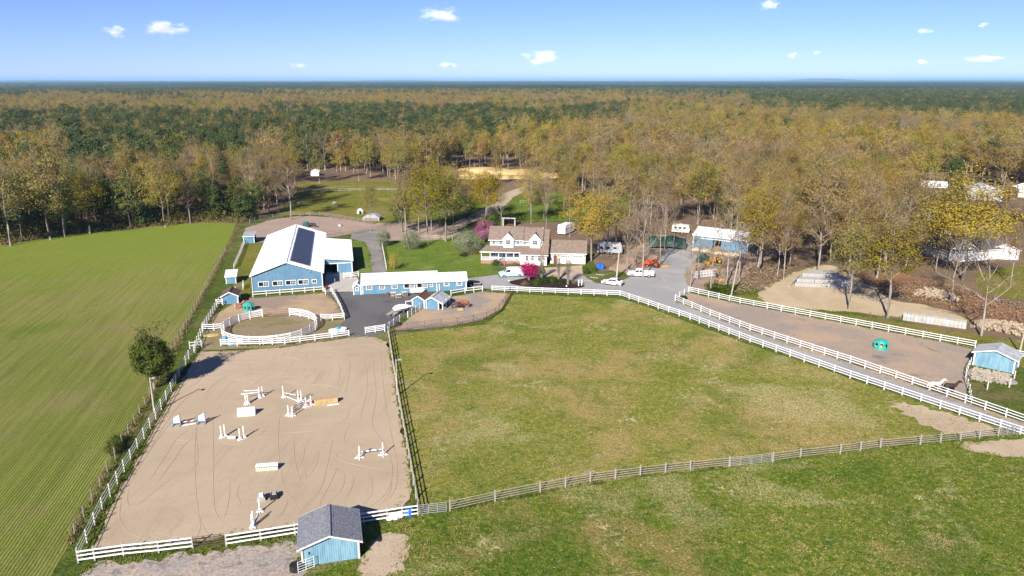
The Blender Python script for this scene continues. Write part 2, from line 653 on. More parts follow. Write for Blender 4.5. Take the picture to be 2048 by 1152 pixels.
MT['lane'] = dirt_mat('grey_gravel_lane', (.2, .185, .175), (.25, .225, .2), (.14, .13, .125), (.32, .3, .28), .2, .4, 7, .8)
MT['frontgravel'] = dirt_mat('coarse_grey_gravel', (.30, .26, .225), (.36, .29, .235), (.11, .10, .092), (.5, .45, .39), .3, .95, 8, 2.2)
MT['baresand'] = dirt_mat('bare_sand', (.39, .30, .205), (.43, .34, .235), (.28, .2, .13), (.5, .42, .31), .15, .25, 9)
MT['sandyard'] = dirt_mat('sandy_yard', (.45, .355, .235), (.40, .31, .19), (.25, .17, .1), (.5, .42, .3), .09, .5, 10)
MT['concretepad'] = dirt_mat('concrete_pad', (.42, .385, .345), (.45, .41, .36), (.33, .3, .27), (.5, .46, .42), .15, .2, 11, .4)
MT['apron'] = dirt_mat('tan_concrete', (.45, .36, .26), (.42, .3, .21), (.3, .24, .18), (.5, .42, .32), .1, .3, 12, .4)
MT['mulch'] = dirt_mat('dark_mulch', (.034, .024, .02), (.042, .03, .025), (.02, .015, .013), (.07, .05, .04), .4, .5, 13)
MT['leaflitter'] = dirt_mat('leaf_litter', (.15, .108, .074), (.20, .13, .082), (.10, .073, .052), (.25, .18, .11), .05, .6, 14)
MT['redlitter'] = dirt_mat('reddish_leaf_litter', (.2, .1, .055), (.24, .13, .07), (.12, .07, .045), (.3, .18, .1), .2, .4, 15)
MT['pensoil'] = dirt_mat('pen_soil', (.24, .185, .115), (.2, .165, .075), (.12, .1, .085), (.3, .25, .19), .16, .65, 16)
MT['pit'] = dirt_mat('yellow_sand_pit', (.44, .30, .13), (.5, .36, .17), (.33, .22, .1), (.6, .46, .26), .08, .4, 17)


def sand_mat():
    k = NT('arena_sand')
    fine = k.noise(6, 5, .75, .2)
    big = k.noise(.06, 4, .6, .6)
    # long brushed strokes whose direction swings across the ring
    st1 = k.noise(.9, 5, .7, .6, vec=k.mapping(k.pos(), scale=(1.6, .10, 1), rot=(0, 0, .18)))
    st2 = k.noise(.8, 5, .7, 1.5, vec=k.mapping(k.pos(), scale=(.16, 1.3, 1), rot=(0, 0, .5)))
    sel = k.mr(k.noise(.07, 2, .5, .3), .44, .56)
    st = k.mix(sel, st1, st2)
    hoof = k.mr(k.vor(2.3, vec=k.mapping(k.pos(), scale=(1, 1, .01))), .02, .16, 1, 0)
    hm = k.math('MULTIPLY', hoof, k.mr(k.noise(.13, 4, .6, .4), .5, .62))
    c = k.mix(k.mr(big, .35, .65), (.375, .292, .198), (.415, .326, .224))
    c = k.mix(k.math('MULTIPLY', k.mr(st, .48, .68), .5), c, (.33, .242, .157))
    c = k.mix(k.math('MULTIPLY', hm, .6), c, (.27, .195, .13))
    c = k.mix(k.math('MULTIPLY', k.mr(k.noise(.11, 5, .65, .7, vec=k.mapping(k.pos(), loc=(40, 9, 0))), .55, .68), .32), c, (.30, .222, .15))
    c = k.mix(k.math('MULTIPLY', k.mr(k.noise(.2, 5, .65, .4), .6, .72), .4), c, (.45, .35, .25))
    c = k.hsv(c, .5, 1, k.mr(fine, .25, .75, .93, 1.07))
    h = k.math('ADD', k.math('MULTIPLY', fine, .4), k.math('SUBTRACT', k.math('MULTIPLY', st, .5), k.math('MULTIPLY', hm, .8)))
    return k.diffuse(c, k.bump(h, .45, .08))


MT['sand'] = sand_mat()
MT['track'] = plain('harrowed_sand_groove', (.35, .268, .185), (.30, .228, .158), .4, .95)


# ------------------------------------------------------------------ ground sheets
def big_ground():
    # rings of growing size, one sheet out to the horizon
    b = 45000
    mb = MB().add([(-b, -2000, 0), (b, -2000, 0), (b, b, 0), (-b, b, 0)], [(0, 1, 2, 3)])
    o = mb.obj('ground', MT['leaflitter'])
    o['kind'] = 'structure'


big_ground()
FARM = pts_world([(-500, 520), (0, 492), (120, 470), (250, 458), (400, 445), (478, 446), (520, 438), (575, 425), (600, 383), (800, 380), (930, 392), (1270, 385), (1265, 425), (1180, 470),
                  (1200, 545), (1330, 530), (1480, 560), (1560, 600), (1800, 640), (2048, 690), (2500, 760)]) + [Vector((140, 60, 0)), Vector((120, 20, 0)), Vector((-120, 20, 0)), Vector((-260, 120, 0))]
sheet('farm_ground', FARM, .012, MT['verge'], 1, .8, 3)
CROP = pts_world([(-700, 540), (0, 492), (120, 470), (250, 459), (400, 444), (474, 446), (452, 500), (415, 575), (385, 635), (350, 700), (300, 795), (232, 905), (140, 1085), (90, 1180), (20, 1330)]) + [Vector((-120, 20, 0)), Vector((-260, 90, 0))]
sheet('crop_field', CROP, .03, MT['crop'], 2, .35, 1.5)
PAST = pts_world([(785, 672), (850, 662), (970, 650), (1008, 622), (1026, 590), (1240, 597), (1500, 690), (1800, 790), (2036, 868), (1760, 893), (1460, 934), (1180, 968), (838, 1028), (815, 900), (795, 760)])
sheet('pasture', PAST, .03, MT['pasture'], 3, .3)
LOWER = pts_world([(728, 1062), (838, 1030), (1180, 970), (1460, 936), (1760, 895), (2040, 868), (2500, 950)]) + [Vector((110, 25, 0)), Vector((-12, 22, 0))] + pts_world([(640, 1400), (600, 1160), (720, 1120)])
sheet('lower_paddock', LOWER, .034, MT['paddockgrass'], 4, .3)
ARENA = pts_world([(178, 1111), (210, 1107), (500, 1066), (700, 1040), (780, 1026), (812, 1005), (822, 985), (818, 930), (803, 850), (790, 760), (776, 684), (735, 672), (640, 684), (560, 696), (460, 702), (402, 702), (384, 724), (364, 761), (326, 829), (277, 916), (224, 1010)])
sheet('riding_arena', ARENA, .05, MT['sand'], 5, .25, .6, 0)
PADK = pts_world([(468, 604), (503, 596), (600, 590), (655, 586), (676, 610), (690, 637), (640, 642), (540, 650), (450, 655), (412, 655), (430, 630)])
sheet('barn_paddock', PADK, .04, MT['dirt_barn'], 6, .3)
YARD = pts_world([(652, 588), (700, 584), (735, 588), (880, 588), (900, 592), (832, 616), (795, 645), (772, 664), (735, 675), (700, 678), (660, 665), (692, 640), (675, 608)])
sheet('gravel_yard', YARD, .044, MT['yard'], 7, .25)
PAD = pts_world([(652, 585), (650, 560), (652, 545), (700, 543), (712, 552), (726, 572), (722, 584), (690, 584)])
sheet('concrete_pad', PAD, .048, MT['concretepad'], 8, .05, 2)
SHEDP = pts_world([(778, 664), (810, 644), (838, 618), (890, 596), (930, 590), (966, 583), (1021, 588), (1005, 616), (965, 640), (905, 652), (850, 658)])
sheet('shed_paddock', SHEDP, .046, MT['dirt_shed'], 9, .2)
DRIVE = pts_world([(932, 558), (960, 554), (1005, 549), (1060, 546), (1100, 548), (1165, 550), (1190, 566), (1225, 572), (1258, 555), (1300, 530), (1330, 508), (1345, 485), (1388, 480), (1400, 510), (1372, 545), (1372, 565), (1388, 582), (1350, 598), (1353, 606), (1420, 634), (1500, 665), (1600, 699), (1700, 731), (1930, 810), (2100, 869), (2300, 938),
                   (2300, 978), (2110, 893), (2000, 854), (1880, 814), (1700, 753), (1500, 682), (1380, 636), (1300, 610), (1240, 591), (1100, 583), (985, 579), (940, 575)])
LANEEDGE = pts_world([(1352, 600), (1420, 630), (1500, 661), (1700, 726), (1930, 805), (2100, 865), (2300, 935), (2300, 941), (2100, 872), (1930, 812), (1700, 734), (1500, 668), (1420, 637), (1356, 610)])
sheet('lane_edge', LANEEDGE, .049, MT['dirt_long'], 40, .2)
sheet('driveway', DRIVE, .052, MT['drive'], 10, .2)
LONG = pts_world([(1378, 586), (1352, 601), (1420, 632), (1600, 692), (1800, 760), (1930, 800), (1938, 770), (1930, 740), (1950, 700), (1880, 684), (1650, 640), (1480, 608)])
sheet('long_paddock', LONG, .046, MT['dirt_long'], 11, .2)
LAWN = pts_world([(768, 488), (800, 484), (880, 480), (980, 470), (985, 520), (985, 540), (1010, 547), (960, 553), (880, 550), (776, 549), (770, 520)])
sheet('lawn', LAWN, .04, MT['lawn'], 12, .3)
STRIP = pts_world([(703, 482), (722, 480), (738, 500), (744, 545), (718, 552), (712, 520)])
sheet('barn_lawn', STRIP, .04, MT['lawn'], 13, .2)
LANE = pts_world([(700, 466), (735, 458), (770, 462), (760, 480), (765, 505), (776, 548), (760, 556), (745, 550), (740, 505), (728, 484), (702, 478)])
sheet('gravel_lane', LANE, .052, MT['lane'], 14, .2)
MULCH = pts_world([(1010, 566), (1040, 558), (1080, 553), (1120, 555), (1160, 566), (1174, 575), (1130, 578), (1060, 576)])
sheet('mulch_bed', MULCH, .075, MT['mulch'], 15, .1, 1, 1)
APRON = pts_world([(1088, 536), (1165, 531), (1166, 548), (1130, 554), (1096, 554)])
sheet('garage_apron', APRON, .06, MT['apron'], 16, .1)
DRY = pts_world([(480, 500), (520, 478), (532, 480), (505, 552), (502, 590), (485, 606), (470, 590), (468, 560), (474, 530)])
sheet('dry_strip', DRY, .028, MT['backgrass'], 41, .3)
DRY2 = pts_world([(404, 664), (440, 652), (690, 640), (704, 672), (560, 694), (440, 700), (398, 702)])
sheet('dry_pen_margin', DRY2, .028, MT['pensoil'], 42, .3)
BACKD = pts_world([(492, 480), (488, 458), (540, 440), (600, 432), (660, 434), (750, 446), (860, 446), (905, 452), (930, 470), (860, 482), (770, 482), (740, 462), (690, 470), (560, 490)])
sheet('back_paddock', BACKD, .03, MT['dirt_back'], 17, .4)
BACKP = pts_world([(548, 430), (600, 384), (700, 380), (810, 382), (850, 410), (850, 445), (745, 446), (650, 431), (600, 430)])
sheet('back_pasture', BACKP, .036, MT['backgrass'], 18, .5)
BACKG2 = pts_world([(565, 386), (600, 364), (760, 361), (880, 362), (850, 386), (700, 380), (600, 384)])
sheet('far_meadow', BACKG2, .03, MT['backgrass'], 44, .6)
MIDG = pts_world([(930, 395), (1100, 386), (1265, 386), (1262, 412), (1180, 440), (960, 446)])
sheet('middle_meadow', MIDG, .036, MT['lawn'], 19, .6)
TRACK = pts_world([(860, 478), (905, 448), (985, 408), (1010, 385), (1080, 362), (1090, 368), (1030, 392), (1005, 415), (925, 455), (890, 480)])
sheet('sand_track', TRACK, .05, MT['baresand'], 20, .3)
FRONTG = pts_world([(150, 1165), (190, 1128), (390, 1108), (592, 1080), (600, 1160), (560, 1260), (150, 1300)])
sheet('front_gravel', FRONTG, .04, MT['frontgravel'], 21, .55, .45)
BARE = pts_world([(722, 1122), (750, 1072), (790, 1062), (822, 1090), (815, 1115), (770, 1160), (700, 1180)])
sheet('bare_patch', BARE, .05, MT['baresand'], 22, .5, .35, 1)
BARE2 = pts_world([(1905, 897), (1980, 880), (2070, 876), (2090, 915), (2000, 912)])
sheet('bare_corner', BARE2, .05, MT['baresand'], 23, .4, .7, 1)
BARE3 = pts_world([(1790, 800), (1850, 815), (1930, 838), (2005, 862), (1985, 871), (1920, 872), (1850, 852), (1800, 824)])
sheet('bare_corner', BARE3, .046, MT['baresand'], 43, .7, .4, 1)
SANDY = pts_world([(1505, 590), (1590, 545), (1660, 525), (1720, 560), (1780, 600), (1850, 610), (1950, 640), (1900, 650), (1780, 632), (1640, 620), (1540, 612)])
sheet('sandy_yard', SANDY, .03, MT['sandyard'], 24, .6, 1.2, 1)
GREENR = pts_world([(1440, 592), (1520, 590), (1540, 612), (1640, 622), (1780, 640), (1900, 660), (2100, 690), (2200, 740), (2100, 760), (1960, 700), (1880, 680), (1650, 636)])
sheet('right_verge', GREENR, .026, MT['backgrass'], 25, .4)
GREENN = pts_world([(1950, 545), (2048, 530), (2250, 560), (2250, 640), (2048, 600), (1960, 585)])
sheet('neighbour_lawn', GREENN, .03, MT['backgrass'], 26, .4)
REDL = pts_world([(1740, 560), (1800, 545), (1950, 590), (2100, 640), (2048, 650), (1930, 628), (1820, 600)])
sheet('leafy_bank', REDL, .024, MT['redlitter'], 27, .6)
pen_c = Vector((-42.2, 124.2, 0))
PEN_R = 7.9
sheet('pen_floor', [pen_c + Vector((math.cos(a) * (PEN_R + .5), math.sin(a) * (PEN_R + .5), 0)) for a in np.linspace(0, 2 * math.pi, 48, endpoint=False)], .056, MT['pensoil'], 28, .08)
YARDR = pts_world([(1215, 540), (1260, 500), (1320, 470), (1480, 480), (1560, 500), (1480, 560), (1440, 585), (1390, 580), (1330, 560)])
sheet('machine_yard', YARDR, .03, MT['dirt_barn'], 29, .6)
HOUSEBACK = pts_world([(985, 470), (1010, 445), (1150, 445), (1185, 470), (1180, 490), (1120, 480)])
sheet('house_yard', HOUSEBACK, .03, MT['leaflitter'], 30, .5)


# sand pit mound beyond the meadow
def pit():
    ctr = at(990, 352)
    mb = MB()
    for i, (dx, dy, rx, ry, rz) in enumerate([(-18, 0, 14, 6, 2.2), (-4, 4, 15, 7, 3.6), (12, 2, 13, 6, 3.0), (24, -2, 12, 5, 1.8), (2, -7, 22, 5, 1.2)]):
        mb.blob((ctr.x + dx, ctr.y + dy, 0), rx, ry, rz, i, .12, 3)
    o = mb.obj('sand_mound', MT['pit'], smooth=True)
    tag(o, 'yellow sand heap in front of the far pale trunks', 'sand heap')


pit()


# harrow grooves in the arena: low ridges of turned sand along the tracks of the machine
def grooves():
    lines = [
        [(370, 760), (395, 735), (450, 715), (560, 705), (680, 695), (740, 690), (765, 705), (772, 760)],
        [(760, 700), (770, 800), (785, 880), (795, 940), (785, 990), (740, 1020)],
        [(745, 710), (752, 790), (745, 850), (770, 890), (785, 940), (770, 990), (715, 1030)],
        [(728, 715), (735, 770), (720, 840)],
        [(300, 900), (330, 850), (370, 800), (430, 770), (480, 760), (520, 775), (560, 800)],
        [(265, 960), (285, 925), (330, 860), (352, 842), (400, 832), (450, 810)],
        [(258, 980), (255, 1000), (262, 1015), (290, 1000), (340, 960), (390, 935), (395, 900), (392, 860), (402, 820)],
        [(300, 960), (330, 915), (352, 880), (380, 858)],
        [(315, 965), (345, 925), (370, 890), (395, 870)],
        [(243, 1000), (240, 1040), (262, 1068), (300, 1080)],
        [(297, 1060), (300, 1080), (340, 1088), (385, 1082), (400, 1060), (398, 1040), (380, 1010)],
        [(300, 1062), (350, 1075), (395, 1075)], [(338, 1025), (360, 1045), (398, 1058)],
        [(395, 830), (390, 900), (392, 980), (402, 1045), (430, 1085)],
        [(425, 830), (427, 900), (428, 1000), (440, 1040), (475, 1062), (520, 1062)],
        [(428, 968), (460, 952), (520, 930), (560, 905), (580, 880)],
        [(460, 953), (458, 1000), (448, 1040)], [(480, 965), (474, 990), (480, 1005), (478, 1020)],
        [(486, 936), (510, 952), (516, 956)], [(512, 955), (514, 940)],
        [(560, 830), (556, 880), (562, 940), (572, 980), (592, 1010), (600, 1030)],
        [(588, 880), (590, 920), (602, 965), (620, 990), (634, 1004)],
        [(610, 890), (606, 920), (594, 936)], [(612, 943), (614, 965)], [(640, 905), (630, 935), (615, 958)],
        [(665, 880), (655, 930), (638, 985), (600, 1022)],
        [(675, 935), (660, 970), (640, 1008), (648, 1020)],
        [(682, 940), (690, 958), (680, 985), (655, 1008)], [(700, 940), (708, 965), (690, 1000)],
        [(725, 930), (740, 955), (745, 985), (725, 1015)], [(765, 945), (782, 960), (780, 985), (760, 1010)],
        [(480, 990), (520, 972), (560, 970)], [(518, 1000), (540, 985), (562, 978)],
        [(575, 995), (572, 1015), (545, 1050)], [(520, 1005), (516, 1030)],
        [(500, 725), (498, 740), (510, 750)], [(530, 715), (560, 706), (590, 705)], [(525, 725), (570, 715), (600, 720), (612, 710)],
        [(600, 700), (612, 708), (614, 725)], [(640, 705), (668, 715), (680, 735), (676, 770)], [(655, 700), (690, 712), (700, 735), (690, 790)],
        [(612, 735), (604, 752)], [(630, 735), (628, 750)], [(575, 735), (560, 745), (590, 750)],
        [(550, 745), (520, 760), (505, 775)], [(440, 740), (410, 752), (385, 775)], [(480, 745), (440, 760), (410, 790)],
        [(700, 850), (690, 870), (688, 890)], [(688, 900), (672, 912), (690, 925), (760, 940)],
        [(430, 880), (470, 890), (520, 880)], [(540, 850), (520, 870), (480, 885)], [(700, 815), (690, 840), (640, 860), (560, 868)],
        [(345, 870), (352, 880), (400, 884)], [(560, 760), (600, 770), (660, 772), (700, 790)], [(640, 745), (630, 765), (610, 775)],
    ]
    mb = MB()
    rr = random.Random(3)
    for L in lines:
        p = [at(x, y) for x, y in L]
        # Catmull-Rom
        q = []
        P = [p[0]] + p + [p[-1]]
        for i in range(1, len(P) - 2):
            a, b, c, d = P[i - 1], P[i], P[i + 1], P[i + 2]
            k = max(3, int((c - b).length / .6))
            for j in range(k):
                t = j / k
                q.append(.5 * ((2 * b) + (c - a) * t + (2 * a - 5 * b + 4 * c - d) * t * t + (3 * b - a - 3 * c + d) * t ** 3))
        q.append(p[-1])
        w = rr.uniform(.028, .05)
        vv, ff = [], []
        for i, s in enumerate(q):
            d = (q[min(i + 1, len(q) - 1)] - q[max(i - 1, 0)])
            nrm = Vector((-d.y, d.x, 0)).normalized()
            e = min(1, i / 3, (len(q) - 1 - i) / 3)
            ww = w * (.25 + .75 * e) * rr.uniform(.7, 1.2)
            h = .022 * e + .002
            vv += [s - nrm * ww + Vector((0, 0, .052)), s + Vector((0, 0, .052 + h)), s + nrm * ww + Vector((0, 0, .052))]
        for i in range(len(q) - 1):
            a = i * 3
            ff += [(a, a + 3, a + 4, a + 1), (a + 1, a + 4, a + 5, a + 2)]
        mb.add(vv, ff)
    o = mb.obj('harrow_ridges', MT['track'])
    o['kind'] = 'stuff'


grooves()


# ------------------------------------------------------------------ grass tufts standing in the nearer paddocks
def tufts(name, polys, n, mat, h=(.08, .22), seed=1, skip=(), blades=6, spread=.14, near_bias=1.0, wid=.05):
    r = np.random.default_rng(seed)
    P = []
    for poly in polys:
        xs = [p[0] for p in poly]
        ys = [p[1] for p in poly]
        m = n * 6
        x = r.uniform(min(xs), max(xs), m)
        y = r.uniform(min(ys), max(ys), m)
        ok = inside(x, y, poly)
        ok &= (y > 30) & (np.abs(x) < .72 * y + 6)
        for s in skip:
            ok &= ~inside(x, y, s)
        if near_bias:
            ok &= r.uniform(0, 1, m) < np.clip((60 / np.maximum(y, 1)) ** near_bias, 0, 1)
        x, y = x[ok][:n], y[ok][:n]
        P.append(np.stack([x, y], 1))
    P = np.concatenate(P)
    k = len(P)
    b = blades
    cx = np.repeat(P[:, 0], b) + r.normal(0, spread, k * b)
    cy = np.repeat(P[:, 1], b) + r.normal(0, spread, k * b)
    a = r.uniform(0, 2 * np.pi, k * b)
    hh = r.uniform(h[0], h[1], k * b)
    w = wid * r.uniform(.6, 1.5, k * b)
    ln = hh * r.uniform(.2, 1.1, k * b)
    la = r.uniform(0, 2 * np.pi, k * b)
    V = np.zeros((k * b, 3, 3), dtype=np.float32)
    V[:, 0] = np.stack([cx - np.cos(a) * w, cy - np.sin(a) * w, np.full(k * b, .02)], 1)
    V[:, 1] = np.stack([cx + np.cos(a) * w, cy + np.sin(a) * w, np.full(k * b, .02)], 1)
    V[:, 2] = np.stack([cx + np.cos(la) * ln, cy + np.sin(la) * ln, .02 + hh], 1)
    F = np.arange(k * b * 3).reshape(-1, 3)
    o = link(name, np_mesh(name, V.reshape(-1, 3), F, mat))
    o['kind'] = 'stuff'
    return o


MT['strawgrass'] = NT('dead_straw_grass').leafy((.36, .27, .13, 1), .3)
MT['hedgegrass'] = plain('dry_brown_grass', (.24, .15, .075), (.15, .095, .05), .6, .95)
def straw_patches():
    r = np.random.default_rng(33)
    polys = []
    for poly, n in ((PAST, 26), (LOWER, 46)):
        xs, ys = [p[0] for p in poly], [p[1] for p in poly]
        while n:
            x, y = r.uniform(min(xs), max(xs)), r.uniform(max(36, min(ys)), max(ys))
            if abs(x) < .7 * y and inside(np.array([x]), np.array([y]), poly)[0]:
                rx, ry, a0 = r.uniform(.8, 3.2), r.uniform(.5, 1.6), r.uniform(0, 6.28)
                polys.append([(x + rx * math.cos(a) * math.cos(a0) - ry * math.sin(a) * math.sin(a0), y + rx * math.cos(a) * math.sin(a0) + ry * math.sin(a) * math.cos(a0)) for a in np.linspace(0, 6.28, 10)[:-1]])
                n -= 1
    tufts('straw_tufts', polys, 34, MT['strawgrass'], (.05, .16), 34, blades=5, spread=.2, near_bias=0, wid=.06)


straw_patches()
tufts('loose_straw_tufts', [PAST, LOWER], 1700, MT['strawgrass'], (.05, .16), 35, blades=5, spread=.16, near_bias=.6, wid=.05)
tufts('pasture_grass_tufts', [PAST], 11000, MT['pasture'], (.05, .16), 1, blades=5)
tufts('paddock_grass_tufts', [LOWER], 16000, MT['paddockgrass'], (.06, .2), 2, skip=[BARE, BARE2], blades=6)
# ------------------------------------------------------------------ building helpers
def hexa(mb, p):
    """eight corners: four of the bottom ring, four of the top ring"""
    return mb.add(p, [(0, 3, 2, 1), (4, 5, 6, 7), (0, 1, 5, 4), (1, 2, 6, 5), (2, 3, 7, 6), (3, 0, 4, 7)])


def wall_boards(mb, a, b, z0, top, openings=(), t=.10, board=.4, gap=.016):
    """boarded wall from a to b (outside is on the right hand); top is a height or a function of the run"""
    a, b = Vector((a[0], a[1])), Vector((b[0], b[1]))
    L = (b - a).length
    d = (b - a) / L
    n = Vector((-d.y, d.x))           # inward
    tf = top if callable(top) else (lambda s: top)
    cuts = {0.0, L}
    k = max(1, round(L / board))
    for i in range(1, k):
        cuts.add(L * i / k)
    for o in openings:
        cuts.add(o[0])
        cuts.add(o[1])
    cuts = sorted(cuts)
    cuts = [c for i, c in enumerate(cuts) if i == 0 or c - cuts[i - 1] > .03]
    cuts[-1] = L
    for i in range(len(cuts) - 1):
        s0, s1 = cuts[i], cuts[i + 1]
        m = (s0 + s1) / 2
        spans = [(z0, None)]
        for o in openings:
            if o[0] - .01 <= m <= o[1] + .01:
                new = []
                for lo, hi in spans:
                    h = hi if hi is not None else tf(m)
                    if o[2] > lo:
                        new.append((lo, min(o[2], h)))
                    if o[3] < h:
                        new.append((o[3], hi))
                spans = new
        e = gap / 2 if s1 - s0 > gap * 3 else 0
        off = .012 if i % 2 else 0.0
        for lo, hi in spans:
            p = []
            for z in ('lo', 'hi'):
                for s, w in ((s0 + e, off), (s1 - e, off), (s1 - e, t), (s0 + e, t)):
                    q = a + d * s + n * w
                    zz = lo if z == 'lo' else (hi if hi is not None else tf(s))
                    p.append((q.x, q.y, zz))
            hexa(mb, p)
    return mb


def slab(mb, p, t=.08):
    """thin plate from four corners, thickened downwards"""
    p = [Vector(q) for q in p]
    return hexa(mb, [q - Vector((0, 0, t)) for q in p] + p)


def roof_plane(name, p, mat, parent, style, t=.08):
    """p: eave a, eave b, ridge b, ridge a (counter-clockwise seen from above)"""
    p = [Vector(q) for q in p]
    mb = MB()
    slab(mb, p, t)
    ea, eb, rb, ra = p
    L = (eb - ea).length
    up = (ra - ea)
    nrm = (eb - ea).cross(up).normalized()
    if style == 'metal':
        k = max(2, int(L / .6))
        for i in range(k + 1):
            f = i / k
            s0 = ea.lerp(eb, f)
            s1 = ra.lerp(rb, f)
            mb.bar(s0 + nrm * .012, s1 + nrm * .012, .035, .04, nrm)
    elif style == 'shingle':
        S = up.length
        k = max(3, int(S / .32))
        ax = (eb - ea).normalized()
        for i in range(k):
            f0, f1 = i / k, min(1, (i + 1.12) / k)
            a0, b0 = ea.lerp(ra, f0), eb.lerp(rb, f0)
            a1, b1 = ea.lerp(ra, f1), eb.lerp(rb, f1)
            q = [a0 + nrm * .035, b0 + nrm * .035, b1 + nrm * .008, a1 + nrm * .008]
            mb.add(q + [a0, b0], [(0, 1, 2, 3), (4, 5, 1, 0)])
    elif style == 'tabs':
        S = up.length
        k = max(3, int(S / .21))
        ax = (eb - ea).normalized()
        w = .30
        for i in range(k):
            f0, f1 = i / k, min(1, (i + 1.15) / k)
            a0, b0 = ea.lerp(ra, f0), eb.lerp(rb, f0)
            a1 = ea.lerp(ra, f1)
            n = int((b0 - a0).length / w) + 1
            x = -(w / 2 if i % 2 else 0)
            LL = (b0 - a0).length
            for j in range(n + 1):
                x0, x1 = max(0, x + .014), min(LL, x + w - .014)
                x += w
                if x1 - x0 < .04:
                    continue
                h = .03 + .014 * rng.random()
                q = [a0 + ax * x0 + nrm * h, a0 + ax * x1 + nrm * h, a1 + ax * x1 + nrm * .008, a1 + ax * x0 + nrm * .008]
                mb.add(q + [a0 + ax * x0, a0 + ax * x1], [(0, 1, 2, 3), (4, 5, 1, 0)])
    o = mb.obj(name, mat, parent)
    if style == 'tabs':
        o['kind'] = 'stuff'
    return o


WIN_CACHE = {}


def window(parent, pos, rz, w, h, cols=3, rows=2, half_open=False, frame=.11, glass='glass', fmat='white', name='window', wood=.022):
    """window in a wall: frame with glazing bars, panes as children; local -y is outside"""
    key = (w, h, cols, rows, half_open, frame, glass, fmat, wood)
    if key not in WIN_CACHE:
        f = MB()
        g = MB()
        y0, y1 = -.055, .03
        f.box((-w / 2 - frame, y0, -h / 2 - frame), (w / 2 + frame, y1, -h / 2))
        f.box((-w / 2 - frame, y0, h / 2), (w / 2 + frame, y1, h / 2 + frame))
        f.box((-w / 2 - frame, y0, -h / 2), (-w / 2, y1, h / 2))
        f.box((w / 2, y0, -h / 2), (w / 2 + frame, y1, h / 2))
        x0 = -w / 2
        if half_open:
            f.box((-.045, y0, -h / 2), (.045, y1, h / 2))
            x0 = .045
        for i in range(1, cols):
            x = x0 + (w / 2 - x0) * i / cols
            f.box((x - wood, -.04, -h / 2), (x + wood, .01, h / 2))
        for j in range(1, rows):
            z = -h / 2 + h * j / rows
            f.box((x0, -.038, z - wood), (w / 2, .008, z + wood))
        g.box((x0, -.012, -h / 2), (w / 2, .0, h / 2))
        d = None
        if half_open:
            d = MB().box((-w / 2, .32, -h / 2), (-.045, .34, h / 2)).mesh('shade_panel', MT['dark'])  # near-black sheet behind the open half, painted shade for the unlit inside
        WIN_CACHE[key] = (f.mesh('window', MT[fmat]), g.mesh('pane', MT[glass]), d)
    fm, gm, d = WIN_CACHE[key]
    o = link(name, fm, parent)
    o.location = pos
    o.rotation_euler = (0, 0, rz)
    link('pane', gm, o)
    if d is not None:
        link('shade_panel', d, o)
    return o


def gable(name, label, cat, origin, rz, W, D, eave, ridge, wallm, roofm, trim='white', over=.3, rover=.3, style='metal', group=None,
          openings=None, ridge_x=None, eave_r=None, board=.4, t=.1, trimw=.12, skip=(), overl=None, overr=None):
    """house shape with its gable towards local -y; origin is the front left corner of its walls"""
    root = thing(name, label, cat, origin, rz, group)
    openings = openings or {}
    rx = W / 2 if ridge_x is None else ridge_x
    er = eave if eave_r is None else eave_r

    def top(s):
        return (eave + (ridge - eave) * s / rx if s <= rx else er + (ridge - er) * (W - s) / (W - rx)) - .06
    sides = {'front': ((0, 0), (W, 0), top), 'right': ((W, 0), (W, D), er - .06), 'back': ((W, D), (0, D), lambda s: top(W - s)), 'left': ((0, D), (0, 0), eave - .06)}
    for sname, (a, b, tp) in sides.items():
        if sname in skip:
            continue
        cuts = list(openings.get(sname, ()))
        mb = MB()
        wall_boards(mb, a, b, 0, tp, cuts, t, board)
        mb.obj('wall', MT[wallm], root)
    # corner boards
    if trim:
        for x, y, z in ((0, 0, eave), (W, 0, er), (W, D, er), (0, D, eave)):
            mb = MB().box((x - trimw / 2 - .03, y - trimw / 2 - .03, 0), (x + trimw / 2 + .03, y + trimw / 2 + .03, z - .1))
            mb.obj('corner_board', MT[trim], root)
    sl = (ridge - eave) / rx
    sr = (ridge - er) / (W - rx)
    ol = over if overl is None else overl
    orr = over if overr is None else overr
    le = (-ol, eave - sl * ol)
    re = (W + orr, er - sr * orr)
    roof_plane('roof_slope', [(le[0], D + rover, le[1]), (le[0], -rover, le[1]), (rx, -rover, ridge), (rx, D + rover, ridge)], MT[roofm], root, style)
    roof_plane('roof_slope', [(re[0], -rover, re[1]), (re[0], D + rover, re[1]), (rx + .002, D + rover, ridge - .001), (rx + .002, -rover, ridge - .001)], MT[roofm], root, style)
    cap = MB()
    cap.bar((rx, -rover - .01, ridge + .03), (rx, D + rover + .01, ridge + .03), .28, .05)
    cap.obj('ridge_cap', MT[roofm], root)
    if trim:
        for y in (-rover - .025, D + rover + .025):
            mb = MB()
            mb.bar((le[0], y, le[1] - .07), (rx, y, ridge - .07), .045, .17)
            mb.bar((rx, y, ridge - .072), (re[0], y, re[1] - .072), .044, .17)
            mb.obj('rake_board', MT[trim], root)
        for x, z in (le, re):
            mb = MB().box((x - .03, -rover, z - .2), (x + .03, D + rover, z - .02))
            mb.obj('eave_board', MT[trim], root)
    return root


